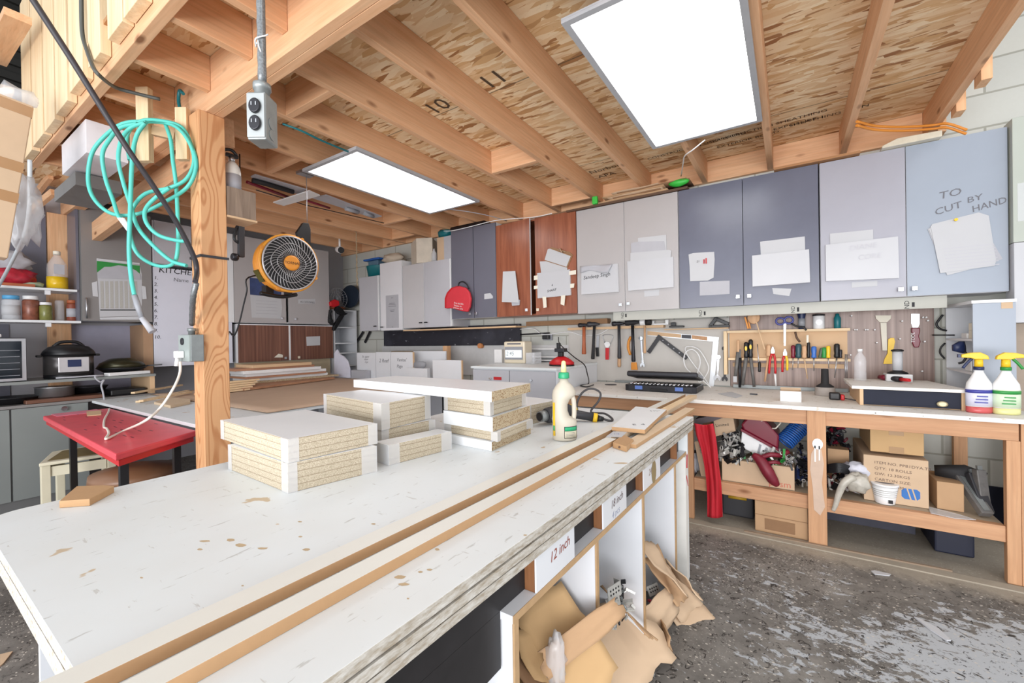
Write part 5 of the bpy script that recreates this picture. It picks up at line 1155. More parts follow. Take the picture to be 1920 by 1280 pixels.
def jar(label, u0, u1, vt, z, body, lid, lv=None, X=-5.0, name='jar', cat='jar', shape=None, lab=None):
    y0 = at(u0, vt, X=X).y; y1 = at(u1, vt, X=X).y; r = (y1-y0)/2; yc = (y0+y1)/2; zt = at((u0+u1)/2, vt, X=X).z; h = zt-z
    t = thing(name, label, cat, (X, yc, z)); b = (X, yc, z+.0008)
    MB().lathe(shape and [(r*a, h*b_) for a, b_ in shape] or [(r*.9,0),(r,.004),(r,h*.78),(r*.85,h*.84)], b).build('body', body, t)
    if lid: MB().lathe([(r*.92,h*.845),(r*.92,h*.99),(r*.88,h)] if not shape else [(r*.36,h*.905),(r*.36,h*.99),(r*.3,h)], b).build('lid', lid, t)
    if lab: MB().lathe([(r*1.02,h*.2),(r*1.02,h*.6)], b).build('label', lab, t)
    return t
oil = jar('plastic oil bottle half full of yellow oil with cream cap on the upper shelf', 86, 126, 471, 1.640, FILM, CREAM, name='oil_bottle', cat='bottle', shape=[(.9,0),(1,.02),(1,.50),(.95,.64),(.5,.82),(.34,.86),(.34,.90)])
p = oil.location; MB().lathe([(.085*.62,.004),(.062,.006),(.062,.10)], (p.x, p.y, p.z+.002)).build('oil', plain('yellow_oil', (226,186,30), .2), oil); MB().box(p.x+.07, p.x+.072, p.y-.03, p.y+.03, p.z+.12, p.z+.20).build('white_print', PAPER2, oil)
p = at(22, 520, X=-5.0)
t = thing('snack_packets', 'colourful foil food packet on the upper shelf at the photo edge', 'packet', (p.x, p.y, 1.641))
MB().blob((-5.0, p.y, 1.715), (.05,.13,.07), .35, 3, 3, 1).build('lower_packet', plain('multi_red_foil', (190,40,60), .35, 0, .5, 18), t); MB().blob((-5.02, p.y-.02, 1.84), (.05,.13,.08), .45, 3, 3, 5).build('upper_packet', PAPER2, t)
MB().box(-5.06, -4.93, p.y-.11, p.y+.11, 1.641, 1.664).build('brown_tray', BROWNP, t)
tag(MB().blob((-5.0, at(62,530,X=-5).y, 1.667), (.04,.06,.025), .4, 3, 2, 8).build('garlic_bag', plain('pale_green_net', (170,186,160), .8)), 'small green-white net bag lying between the packet and the oil bottle', 'bag')
jar('blue-lidded plastic tub on the lower shelf at the left photo edge', 2, 38, 554, 1.3835, FILM2, LBL, lab=PAPER)
jar('tall jar with white lid on the lower shelf', 40, 74, 555, 1.3835, plain('herb_jar', (150,90,70), .3, 0, .4, 30), WH)
jar('short jar with green contents and white lid on the lower shelf', 73, 98, 567, 1.3835, plain('green_spice', (130,132,70), .25, 0, .25, 30), WH, X=-4.96)
jar('clear glass with brown contents on the lower shelf', 102, 120, 556, 1.3835, FILM, None); jar('jar of reddish spice with paper label on the lower shelf', 124, 145, 563, 1.3835, plain('red_spice', (150,80,60), .35, 0, .2, 30), BROWNP, lab=PAPER2)
tag(MB().box(WX+.001, WX+.011, .10, .60, .77, 1.362).build('backboard', DG), 'dark grey board on the wall behind the toaster oven', 'board')
tag(MB().box(WX+.001, WX+.011, at(131,600,X=-5.2).y+.01, 1.43, .77, 1.362).build('backboard', plain('pale_violet_wall', (176,176,196), .6)), 'pale board on the wall behind the pressure cooker', 'board')
tag(MB().box(WX+.012, -4.93, 1.35, 1.42, .76, 1.362).build('upright_board', plain('brown_plywood', (170,136,106), .7)), 'brown upright plywood side right of the wok', 'board')
# ---- counter and riser shelf
CT = .757
t = thing('base_cabinet', 'long grey base cabinet run under the cooking things', 'cabinet', (-4.9, .5, 0))
MB().box(-5.18, -4.625, -.6, .92, .0, CT-.02).build('body', DGW, t); MB().box(-5.18, -4.60, -.6, 1.36, CT-.0195, CT).build('top', DGW2, t)
GRD = lam('grey_green_laminate', (136,140,138))
for y0, y1 in ((-.55,-.02),(-.01,.515),(.525,.915)):
    d = MB().box(-4.624, -4.606, y0, y1, .08, CT-.025).build('door', GRD, t)
q = at(120, 763, X=-4.60); MB().lathe([(.006,0),(.006,.012),(.018,.016),(.018,.024)], V(-4.6055, q.y, q.z-.01), (1,0,0), 14).build('knob', CHR, d)
t = thing('riser_shelf', 'low grey shelf on the counter carrying the pressure cooker and wok', 'shelf', (-4.8, .8, CT))
RS = .925
MB().box(-5.15, -4.60, -.1, 1.34, RS-.02, RS).build('top', GRD, t); MB().box(-5.1, -4.62, 1.305, 1.338, CT+.001, RS-.0205).build('leg', TAN, t); MB().box(-5.1, -4.62, -.08, -.05, CT+.001, RS-.0205).build('leg', TAN, t)
# pressure cooker
p = at(126, 702, Z=RS); y0 = at(82, 700, X=-4.78).y; y1 = at(177, 700, X=-4.78).y; r = (y1-y0)/2; yc = (y0+y1)/2; X0 = -4.80
t = thing('pressure_cooker', 'steel electric pressure cooker with black lid and display panel', 'cooker', (X0, yc, RS)); b = (X0, yc, RS+.001)
MB().lathe([(r*.97,0),(r,.01),(r,.03)], b, n=32).build('base_ring', BK, t); MB().lathe([(r,.0305),(r,.175)], b, n=32).build('pot_body', plain('cooker_steel', (120,116,116), .3, .8), t)
MB().lathe([(r*1.04,.1755),(r*1.08,.19),(r*1.0,.215),(r*.8,.245),(r*.4,.262),(.0,.265)], b, n=32).build('lid', BK, t)
MB().tube(curve_pts([V(X0,yc-r*.6,RS+.248), V(X0,yc-r*.3,RS+.283), V(X0,yc+r*.3,RS+.283), V(X0,yc+r*.6,RS+.248)], 5), .012).build('lid_handle', BK, t)
for s_ in (-1, 1): MB().box(X0-.03, X0+.03, yc+s_*r*1.05, yc+s_*r*1.25, RS+.168, RS+.186).build('side_handle', BK, t, bevel=.005)
MB().box(X0+r+.001, X0+r+.014, yc-.085, yc+.085, RS+.05, RS+.165).build('control_panel', plain('silver_panel', (196,194,196), .35, .3), t, bevel=.004); MB().box(X0+r+.0145, X0+r+.016, yc-.035, yc+.04, RS+.09, RS+.145).build('screen', BLUD, t)
t = thing('wok', 'dark wok with olive lid standing on the riser shelf', 'pan', at(235, 697, X=-4.82)); yc = at(228, 690, X=-4.82).y+.01; b = (-4.85, yc, RS+.001); r = .165
MB().lathe([(.09,0),(.13,.03),(r,.055),(r,.062)], b, n=28).build('pan', BK, t); MB().lathe([(r*.98,.0625),(r*.85,.10),(r*.5,.135),(.05,.14),(0,.141)], b, n=28).build('lid', plain('olive_black_metal', (66,64,46), .3, .6), t); MB().bar((-4.84,yc+r,RS+.065), (-4.80,yc+r+.10,RS+.07), .02, .012).build('handle', BK, t)
t = thing('toaster_oven', 'black toaster oven with silver frame at the left photo edge', 'oven', (-4.8, .45, RS)); y1 = at(51, 680, X=-4.65).y; zt = at(30, 633, X=-4.65).z
MB().box(-4.95, -4.665, .16, y1, RS+.001, zt).build('body', BK, t, bevel=.006); MB().box(-4.664, -4.655, .17, y1-.004, RS+.006, zt-.005).build('door_frame', STEEL, t); MB().box(-4.654, -4.650, .20, y1-.025, RS+.025, zt-.025).build('glass', plain('dark_glass', (20,30,40), .1), t)
for k in range(5): MB().box(-4.6495, -4.6485, .21, y1-.035, RS+.045+k*.045, RS+.048+k*.045).build('rack_wire', GREYP, t)
tag(MB().box(-4.95, -4.7, .30, .50, zt+.001, zt+.03).build('plate_stack', WH, bevel=.01), 'white dish on top of the toaster oven', 'dish')
tag(MB().obox((-4.66, at(240,700,X=-4.66).y, RS+.015), V(.03,.01,0), V(-.03,.14,0), V(0,0,.013)).build('remote_bar', WH, bevel=.004), 'white bar-shaped adaptor lying at the edge of the riser shelf', 'adaptor')
t = thing('cutting_board', 'brown cutting board on the counter under the riser shelf', 'board', (-4.75, .9, CT)); MB().box(-4.95, -4.61, at(48,745,X=-4.61).y, at(196,740,X=-4.61).y, CT+.001, CT+.028).build('board', plain('dark_cherry_board', (110,72,54), .5), t, bevel=.004)
tag(MB().lathe([(.09,0),(.105,.01),(.108,.075),(.112,.08)], (-4.76, at(103,730,X=-4.76).y, CT+.029), n=28).build('steel_bowl', STEEL), 'round steel pot on the cutting board', 'pot')
tag(MB().lathe([(.10,0),(.15,.045),(.155,.05)], (-4.80, at(30,735,X=-4.8).y-.02, CT+.001), n=24).build('frying_pan', BK), 'black frying pan under the riser shelf at the left', 'pan')
tag(MB().lathe([(.09,0),(.12,.05),(.125,.055)], (-4.88, at(165,725,X=-4.88).y, CT+.029), n=24).build('frying_pan', DKM), 'dark pan under the riser shelf behind the steel pot', 'pan')
tag(MB().box(-4.93, -4.66, 1.06, 1.29, CT+.001, CT+.05).build('baking_tray', BK, bevel=.01), 'black rectangular tray under the right end of the riser shelf', 'tray')
pts = [V(-4.64,.75,RS+.01), V(-4.61,1.0,RS+.012)] + [at(u, v, X=-4.56) for u, v in ((178,706),(188,716),(195,712),(190,722),(193,735),(196,752))]
tag(MB().tube(curve_pts(pts, 5), .006).build('appliance_cable', PAPER2), 'grey-white appliance cord hanging over the riser shelf edge', 'cord')
# ================================================================== RED TABLE, TABLE WITH CARDBOARD, STOOL
T2 = .745
t = thing('side_table', 'white-topped table behind the fir post carrying the brown cardboard', 'table', (-3.6, 2, 0))
MB().box(-4.595, -2.655, .935, 3.05, T2-.02, T2).build('top', TWH, t, bevel=.002)
for x in (-4.55,-2.75):
    for y in (1.0, 2.95): MB().box(x, x+.04, y, y+.04, 0, T2-.0205).build('leg', BK, t)
t = thing('cardboard_cover', 'big brown cardboard sheet covering the table behind the fir post', 'cardboard', (-3.6, 2.1, T2))
MB().grid(lambda a_, b_: V(-4.58+a_*1.945, 1.30+b_*1.72, T2+.008+.002*math.sin(a_*9+b_*4)), 16, 16).build('sheet', plain('brown_cardboard_sheet', (192,164,140), .85, 0, .08, 3), t, solid=.003)
t = thing('side_table', 'narrow table wrapped in bright red film in front of the base cabinets', 'table', (-3.3, .75, 0))
rq = [V(-4.09,.60,0), V(-2.345,.545,0), V(-2.60,.925,0), V(-4.14,.932,0)]
MB().prism([V(p.x, p.y, .690) for p in rq], (0,0,.030)).build('top', plain('red_film', (228,78,90), .35, 0, .12, 10), t, bevel=.006)
MB().prism([V(p.x, p.y, .664) for p in inset(rq, .012)], (0,0,.0255)).build('apron', RED, t)
for x, y in ((-3.66,.64),(-2.55,.60),(-2.74,.86),(-3.70,.885)): MB().box(x, x+.03, y, y+.03, 0, .6635).build('leg', BK, t)
for k in range(26):
    x = -4.0+random.random()*1.45; y = .60+random.random()*.28
    if x > -2.6-(y-.6)*.7: continue
    MB().box(x, x+.045, y, y+.006, .7203, .7208).build('printed_dash', DRED, t)
tag(MB().box(-4.12,-3.95,.64,.86,.721,.724).build('tape_strip', plain('pink_film', (226,130,150), .4)), 'pale pink strip at the far end of the red table', 'strip')
tag(MB().prism([V(*at(u,v,Z=.7215)) for u, v in ((162,772),(190,770),(190,778),(163,780))], (0,0,.004)).build('paper_scrap', TAN), 'tan torn scrap on the red table', 'scrap')
# white cord from the post socket to the red table
pts = [at(338,678,Y=.77), at(337,700,Y=.76), at(325,728,Y=.72), at(300,765,Y=.68), at(270,790,Y=.62)]
pts += [V(*at(u,v,Z=.728)) for u, v in ((235,806),(206,820),(198,822),(204,812),(200,803),(195,800),(196,786),(203,773),(205,766))]
for p in pts[4:]: p.z = max(p.z, .7275)
tag(MB().tube(curve_pts(pts, 6), .0055).build('extension_cable', plain('white_cord', (236,226,214), .4)), 'white extension cord from the post socket zigzagging over the red table', 'cord')
# bits on the white table
pb = [at(u, v, Z=T2+.001) for u, v in ((289,758),(320,765),(357,757),(357,752),(315,748))]
tag(MB().prism([V(p.x,p.y,T2+.001) for p in pb], (0,0,.018)).build('mdf_offcut', MDFP, bevel=.001), 'pale brown offcut on the white table left of the fir post', 'offcut')
for k, (a_, b_) in enumerate((((232,758),(352,732)),((240,760),(357,738)),((225,748),(340,728)))):
    a = at(*a_, Z=T2+.012); b = at(*b_, Z=T2+.012); a = b+(a-b)*.82; a.z = b.z = T2+.010+.017*k
    tag(MB().bar(a, b, .03, .014).build('wood_batten', PPY), 'thin pale slat lying along the back of the white table, '+['lowest','middle','top'][k], 'slat', 'slats on the white table')
# pile of boards on the cardboard
base = T2+.0115
def pile(label, y0, y1, x0, x1, z, h, m, edge=None, film=False):
    o = tag(MB().prism([V(x1,y0,z), V(x1+.02,y1,z), V(x0+.02,y1,z), V(x0,y0,z)], (0,0,h)).build('board_pack' if not film else 'wrapped_pack', m, bevel=.001), label, 'board'); return o
PYB = plain('brown_film_board', (178,128,98), .5, 0, .08, 10)
tag(MB().prism([V(-4.02,1.78,base),V(-4.30,2.86,base),V(-4.50,2.86,base),V(-4.40,1.78,base)],(0,0,.02)).build('plywood_strip', wood('brown_ply', (160,112,82), (196,150,116), 1, False)), 'brown plywood strip lowest under the board pile', 'board')
z = base+.0205
specs = [('chipboard layer of the back board pile', CHIP, .02, 1.95, 2.98),('lowest white board of the back pile', WH, .028, 2.02, 2.86),('brown board between the white ones of the back pile', PYB, .018, 1.98, 2.82),('middle white board of the back pile', WH, .030, 2.0, 2.84),('thick white board high in the back pile', WH, .030, 1.96, 2.76),('brown board high in the back pile', PYB, .022, 1.90, 2.70),('wrapped tan board on top of the back pile', TAN, .03, 2.05, 2.65)]
for k, (lb, m, h, y0, y1) in enumerate(specs): pile(lb, y0, y1, -4.78, -4.42-(.03 if k % 2 else 0), z, h, m); z += h+.0006
for k in range(9):
    a = at(420+k*4, 724-(k % 3)*7, Z=base+.01+.014*(k//3)); L = .5+.08*(k % 4)
    a.z = base+.009+.0165*(k//2); a.x = -4.0-.05*(k % 2)-.02*k; a.y = 1.42+.02*k
    tag(MB().bar(a, a+V(-.05,.42,0), .042, .014).build('wood_batten', [PPY, PY][k % 2]), 'short wooden slat in the loose heap right of the fir post, %s' % ['bottom front','bottom back','second layer front','second layer back','third layer front','third layer back','fourth layer front','fourth layer back','topmost'][k], 'slat', 'loose slats beside the board pile')
# stool
q = [V(-3.72,.46,0), V(-3.64,.84,0), V(-4.05,.90,0), V(-4.09,.57,0)]
t = thing('step_stool', 'cream wooden stool with a brown-stained seat under the red table corner', 'stool', (-3.9,.7,0))
q = [V(-4.02,.545,0),V(-3.66,.60,0),V(-3.66,.86,0),V(-4.02,.86,0)]
q = [at(u, v, Z=.43) for u, v in ((73,880),(222,857),(206,838),(98,856))]
CRW = plain('cream_painted_wood', (224,216,190), .6, 0, .06, 12)
mb = MB().mat(0).prism([V(p.x,p.y,.445) for p in q], (0,0,.02)); mb.build('seat', CRW, t, bevel=.004)
MB().prism([V(p.x,p.y,.4655) for p in inset(q, .04)], (0,0,.0006)).build('seat_stain', plain('olive_stain', (140,122,76), .7, 0, .25, 10), t)
for p in inset(q, .03): MB().box(p.x-.02, p.x+.02, p.y-.02, p.y+.02, 0, .4445).build('leg', CRW, t, bevel=.002)
qi = inset(q, .03)
MB().bar(V(qi[0].x,qi[0].y+.022,.40), V(qi[1].x,qi[1].y-.022,.40), .018, .06).build('rail', CRW, t); MB().bar(V(qi[0].x-.022,qi[0].y,.40), V(qi[3].x+.022,qi[3].y,.40), .018, .06).build('rail', CRW, t)
# drum under the red table
t = thing('bucket_chair', 'orange and brown round tub under the red table', 'tub', (-3.25,.78,0)); MB().lathe([(.15,0.001),(.17,.2),(.19,.40),(.195,.42)], (-3.10,.80,0), n=28).build('tub', plain('mustard_plastic', (214,160,70), .4), t); MB().lathe([(.196,.4205),(.19,.47),(.06,.5)], (-3.10,.80,0), n=28).build('cover', plain('brown_vinyl', (128,92,66), .4), t)
t = thing('crate', 'dark maroon crate on the floor under the white table behind the post', 'crate', (-3.0,1.4,0)); MB().box(-3.3,-2.85,1.2,1.7,.001,.3).build('box', plain('dull_maroon', (96,50,66), .6), t, bevel=.01); MB().box(-3.26,-2.89,1.24,1.66,.3005,.36).build('contents', CARDD, t, bevel=.02)
# ================================================================== FAR CORNER
t = thing('tall_shelves', 'tall white shelf rack standing in the far corner of the left wall', 'shelf', (-5.1,3.4,0))
y0, y1 = 3.275, 3.62
MB().box(WX+.002, -4.92, y1-.015, y1, 0, 1.60).box(WX+.002, -4.92, y0, y0+.015, 0, 1.60).box(WX+.002, WX+.01, y0+.0155, y1-.0155, 0, 1.60).build('sides', WHL, t)
for z in (.85,1.02,1.15,1.36,1.585): MB().box(WX+.0105, -4.92, y0+.0155, y1-.0155, z, z+.014).build('shelf', WHL, t)
t = thing('brad_nailer', 'black nail gun with orange-red cap hanging on the tall white shelves', 'nail gun', at(635, 600, X=-4.87))
Xn = -4.86
def fl(pts, m, nm_, th=.05): return MB().prism([at(u, v, X=Xn) for u, v in pts], (-th, 0, 0)).build(nm_, m, t, bevel=.006)
fl([(618,597),(621,600),(627,606),(625,610),(618,604)], BK, 'hook'); fl([(620,566),(628,561),(636,564),(637,572),(627,576),(621,573)], RED, 'cap')
fl([(634,572),(642,578),(648,586),(653,588),(645,592),(636,588),(629,580)], BK, 'body'); fl([(640,590),(646,592),(629,620),(625,618),(627,610)], BK, 'magazine'); fl([(620,580),(624,582),(620,592),(626,602),(623,607),(618,596)], BK, 'grip')
t = thing('wire_guard', 'round wire fan guard on top of the tall white shelves', 'guard', at(628, 548, X=-4.98)); c_ = at(630, 528, X=-4.98); R_ = .14
c_.z = 1.60+R_+.005
mb = MB()
for k in range(22):
    an = 2*math.pi*k/22; mb.tube([c_, c_+V(.03, math.cos(an)*R_, math.sin(an)*R_)], .002, 4)
for rr in (.4,.7,1): mb.tube([c_+V(.03*rr, math.cos(a_)*R_*rr, math.sin(a_)*R_*rr) for a_ in [i*math.pi/12 for i in range(24)]], .003, 5, closed=True)
mb.build('wire_basket', GREYP, t)
tag(MB().blob((-4.97, c_.y, 1.625), (.04,.11,.022), .6, 5, 3, 4).build('orange_bag', plain('orange_brown_bag', (170,92,44), .7, 0, .3, 30)), 'crumpled orange-brown bag in front of the wire guard', 'bag')
p = at(660, 556, Y=3.60); tag(MB().lathe([(.005,0),(.08,.012),(.13,.05),(.155,.09),(.15,.10)], V(p.x, 3.66, p.z), (0,-1,0), n=28, sy=1.25).build('hanging_basin', plain('dark_blue_basin', (34,46,62), .5)), 'dark blue round basin hanging on the back wall in the corner', 'basin')
for k, (a_, b_) in enumerate((((681,622),(652,667)),((694,621),(684,642)))):
    a = at(*a_, Y=3.655); b = at(*b_, Y=3.665); tag(MB().bar(a, b, .03, .012, (0,1,0)).build('steel_brace', DKM), ['long','short'][k]+' slanting steel bar under the far left wall cabinet', 'bar')
# counter with white panels
t = thing('back_counter', 'low white counter at the back carrying the upright white panels', 'counter', (-3.6,3.3,0)); MB().box(-4.85,-2.33,3.08,3.66,.70,.72).build('top', WHL, t); MB().box(-4.83,-2.35,3.12,3.65,0,.6995).build('body', LG3, t)
def upright(label, u0, u1, vt, Y, m=WHL, writing=(), th=.016, edge=False):
    a = at(u0, vt, Y=Y); b = at(u1, vt, Y=Y); zt = at((u0+u1)/2, vt, Y=Y).z
    t = thing('cut_board', label, 'panel', (a.x, Y, .721), 'upright white panels'); MB().box(a.x, b.x-.004, Y, Y+th, .721, zt).build('panel', m, t, bevel=.0008)
    if edge: MB().box(b.x-.0035, b.x+.008, Y, Y+th, .721, zt).build('brown_edge', TAN, t)
    for s_, u, v, sz in writing: text(s_, sz, at(u, v, Y=Y-.001), (1,0,0), (0,0,1), INK, t, shear=.2)
    return t
upright('white panel with small pencil notes, leftmost of the upright row', 669, 704, 661, 3.16, writing=(('St. upper',679,670,.035),('door',683,675,.035),('2 pc',684,680,.035)))
upright('white panel marked 2 Reef, second of the upright row', 704.5, 732, 660, 3.16, writing=(('2 Reef',711,679,.06),))
upright('white panel with handle hooks and the word Vanitas, third of the upright row', 732.5, 774, 660, 3.16, edge=True, writing=(("Vanitas'",744,677,.05),('Page',744,689,.05)))
upright('white panel behind the grey lump, fourth of the upright row', 775, 836, 658, 3.30)
upright('plain white panel in front with dark edges, nearest the low cabinet', 811, 865, 675, 3.02-.0+.07, edge=True)
a = at(780, 692, Y=3.085); b = at(803, 692, Y=3.085)
a = at(760, 692, Y=3.10); b = at(801, 692, Y=3.10)
tag(MB().box(a.x, b.x, 3.10, 3.14, .721, at(780,690,Y=3.10).z).build('white_block', WHL), 'low white strip box in front of the fourth upright panel', 'box')
p = at(797, 688, Y=3.20); tag(MB().blob((p.x, 3.12, at(780,690,Y=3.10).z+.034), (.10,.03,.042), .3, 2, 2, 2).build('grey_lump', GREYP), 'rounded grey sander lying on the white strip box', 'sander') 
a = at(628, 706, Y=3.0)
pts = [(628,706),(628,662),(633,655),(637,663),(645,668),(652,676),(656,690),(657,708)]
tag(MB().prism([V(at(u,v,Y=3.07).x, 3.06, max(.725, at(u,v,Y=3.07).z)) for u, v in pts], (0,.016,0)).build('curved_board', plain('lilac_white_panel', (222,222,236), .5)), 'white panel cut to a curved point standing at the corner of the counter', 'panel')
a = at(659, 707, Y=3.0); 
t = thing('small_box', 'small white box beside the curved panel', 'box', (a.x, 3.09, .72)); x0, x1 = at(659,700,Y=3.09).x, at(686,700,Y=3.09).x; MB().box(x0, x1, 3.085, 3.15, .721, at(672,694,Y=3.09).z).build('box', PAPER2, t, bevel=.001)
a = at(738, 656, Y=3.6); b = at(838, 652, Y=3.6)
tag(MB().box(a.x, b.x, 3.56, 3.655, a.z-.05, a.z-.012).build('wood_plank', plain('greyish_plank', (168,152,130), .8)), 'greyish plank lying behind the upright panels under the splash board', 'plank')
tag(MB().box(at(836,652,Y=3.55).x, at(844,652,Y=3.55).x, 3.5, 3.56, .73, at(836,648,Y=3.55).z).build('pine_block', PZ), 'orange-brown wooden block standing behind the white panels', 'block')
tag(MB().cyl(V(at(903,648,Y=3.66).x,3.671,at(903,648,Y=3.66).z), V(at(903,648,Y=3.66).x,3.62,at(903,648,Y=3.66).z), .028, n=18).build('wooden_hook', plain('orange_wood', (206,136,84), .6)), 'round orange-brown wooden knob on the white back wall board', 'knob')
# ================================================================== HANGING THINGS
# extinguisher in its wooden box on the post
t = thing('wall_box', 'weathered grey wooden box fixed beside the fir post below the extinguisher', 'box', (-2.43,1.06,1.80))
bx0, bx1, by0, by1, bz0, bz1 = -2.50, -2.366, .990, 1.128, 1.815, 1.972
MB().box(bx1-.010, bx1, by0, by1, bz0+.0105, bz1).build('front_board', GRYW, t); MB().box(bx0, bx0+.010, by0, by1, bz0+.0105, bz1).box(bx0+.0105, bx1-.0105, by0, by0+.01, bz0+.0105, bz1).box(bx0+.0105, bx1-.0105, by1-.01, by1, bz0+.0105, bz1).build('sides', GRYW, t); MB().box(bx0, bx1+.004, by0, by1+.004, bz0, bz0+.01).build('bottom', TAN, t)
c_ = V(-2.434, 1.045, bz0+.012)
t = thing('fire_extinguisher', 'white fire extinguisher with black handle standing in the wooden box', 'fire extinguisher', c_)
MB().lathe([(.036,0),(.040,.006),(.040,.245),(.034,.275),(.02,.295),(.014,.30)], c_).build('cylinder', plain('off_white_paint', (226,222,214), .35), t)
MB().lathe([(.0408,.13),(.0408,.23)], c_).build('label', PAPER2, t)
MB().lathe([(.014,.3005),(.014,.325)], c_).build('neck', STEEL, t); MB().box(c_.x-.012,c_.x+.012,c_.y-.03,c_.y+.03,c_.z+.3255,c_.z+.34).build('valve', BK, t, bevel=.003)
MB().tube(curve_pts([c_+V(0,.025,.342), c_+V(0,0,.362), c_+V(0,-.035,.352), c_+V(0,-.05,.32)], 4), .008).build('handle', BK, t)
# the fan
fc = at(540, 494, D=1); f0 = V(-2.86, 0, 0); fc = at(543, 494, X=-2.80); n = V(.995, -.08, -.02).normalized()
e = at(543, 441, X=-2.80); R_ = (e-fc).length
side = V(0,0,1).cross(n).normalized(); upv = n.cross(side)
t = thing('drum_fan', 'orange drum fan with black grille hanging under the joists', 'fan', fc)
b = fc-n*.17
MB().lathe([(R_*.80,0),(R_*.92,.03),(R_*.97,.06),(R_*.98,.155)], b, n, 40).build('housing', ORG, t)
mb = MB(); mb.lathe([(R_*.98,.1555),(R_*1.02,.165),(R_*1.02,.18),(R_*.95,.184),(R_*.93,.175),(R_*.93,.158)], b, n, 40).build('rim', plain('amber_plastic', (240,164,60), .4), t)
MB().lathe([(R_*.915,.1842),(R_*.915,.1846)], b, n, 36).build('dark_interior', BK, t)
fr = b+n*.19
mb = MB()
def pt(r, a, h=0): return fr + side*(math.cos(a)*r*R_) + upv*(math.sin(a)*r*R_) + n*(h-.012*max(0, r-.4))
for k in range(40):
    a0 = 2*math.pi*k/40
    mb.tube([pt(r, a0+.9*(r-.25)**1.1, .012) for r in (.26,.40,.55,.70,.82,.93)], .0021, 4)
for rr, sc in ((.46,0),(.66,0)): mb.tube([pt(rr+.03*math.cos(4*a_), a_, .016) for a_ in [i*math.pi/20 for i in range(40)]], .0022, 4, closed=True)
mb.tube([pt(.925, a_, .010) for a_ in [i*math.pi/20 for i in range(40)]], .006, 6, closed=True)
mb.build('grille', plain('grille_wire', (196,194,196), .3, .6), t)
MB().lathe([(R_*.27,0),(R_*.26,.008),(R_*.2,.012)], fr+n*.012, n, 28).build('hub', ORG, t)
text('TORNADO', .026, fr+n*.0255-side*.052-upv*.010, side, upv, INKD, t)
for k in range(4):
    a_ = math.pi/4+k*math.pi/2+.35; MB().lathe([(.012,0),(.012,.012)], pt(1.0, a_, -.01), n, 10).build('rim_lug', ORG, t)
MB().box(fc.x-.15, fc.x-.09, 0, 0, 0, 0) if False else None
# bracket arms, knob, stand bar, sticker
A1 = at(452, 425, X=-2.93); A2 = at(452, 482, X=-2.93)
MB().bar(A1+V(0,.0,.02), A2, .035, .028, (1,0,0)).build('yoke_arm', BLK2, t, bevel=.004)
B1 = at(571, 416, X=-2.88); B2 = at(577, 470, X=-2.88)
MB().prism([at(u, v, X=-2.9) for u, v in ((557,435),(569,417),(579,418),(583,430),(583,468),(574,462),(560,447))], (-.03,0,0)).build('yoke_plate', BK, t, bevel=.004)
MB().lathe([(.02,0),(.024,.01),(.024,.03),(.018,.035)], A2+V(0,-.02,-.005), (0,-1,0), 14).build('tilt_knob', DKM, t)
MB().tube(curve_pts([at(u, v, X=-2.93) for u, v in ((455,425),(445,424),(440,440),(440,449),(447,455),(455,456))], 4), .009).build('carry_loop', BK, t)
MB().tube(curve_pts([at(u, v, X=-2.88) for u, v in ((488,549),(505,553),(530,556),(556,552))], 4), .013).build('base_bar', BK, t); MB().box(*[0]*6) if False else None
MB().bar(at(540,542,X=-2.885), at(540,553,X=-2.885), .03, .05, (1,0,0)).build('foot', BK, t); MB().bar(at(502,536,X=-2.93), at(502,551,X=-2.93), .05, .06, (1,0,0)).build('foot', BK, t)
q = b-side*R_*.78-upv*R_*.45+n*.10
w0 = (-side*.86-upv*.5).normalized(); t0 = n.cross(w0).normalized()
c2 = b+n*.10+w0*(R_*.99)
MB().obox(c2, n*.035, t0*.042, w0*.003).build('rating_label', plain('olive_label', (96,90,30), .5, 0, .5, 90), t)
tag(MB().cyl(V(B1.x,B1.y+.02,B1.z+.0), V(B1.x,B1.y+.02,JB-.001), .003, n=6).box(B1.x-.03, B1.x+.03, B1.y-.04, B1.y+.06, JB-.02, JB-.0005).build('hanger_rod', STEEL), 'thin steel rod with a small plate hanging the orange fan', 'rod')
tag(MB().cyl(A1+V(0,0,.021), V(A1.x,A1.y,JB-.001), .004, n=6).build('hanger_rod', DKM), 'dark rod holding the left arm of the orange fan', 'rod')
pts = [Vector(b)-n*.008-V(0,0,.05)] + [at(u, v, X=-2.98) for u, v in ((466,520),(463,545),(457,570),(450,600),(443,622),(437,629),(430,622))] + [V(-2.42, 1.0, 1.20)]
tag(MB().tube(curve_pts(pts, 5), .005).build('fan_cable', BK), 'black fan cord drooping from the fan to the fir post', 'cord')
# socket box hanging on conduit in front of the beam
c = at(482, 222, D=.95); W_, H_, D_ = .058, .100, .052
fdir = V(-c.x*0+.45, -1, 0).normalized(); fdir = V(.50,-.86,0); fdir.normalize()
yaw_ = 0
rx = V(.16, 1, 0).normalized()       # along the side face
a = at(462, 172, D=.955); b2 = at(497, 168, D=.955); cc = at(530, 188, D=.99); dn = at(468, 258, D=.955)
w_v = (b2-a); w_v.z = 0; d_v = (cc-b2); d_v.z = 0
n_f = V(w_v.y, -w_v.x, 0).normalized(); d_v = -n_f*.050
p0 = V(a.x, a.y, a.z); hh = .108
t = thing('socket_box', 'galvanised twin socket box hanging from braided conduit in front of the beam', 'socket box', p0+w_v*.5+V(0,0,-hh))
ctr = p0+w_v*.5+d_v*.5+V(0,0,-hh/2)
MB().obox(ctr, w_v*.5, d_v*.5, V(0,0,hh/2)).build('box', GALV, t, bevel=.003)
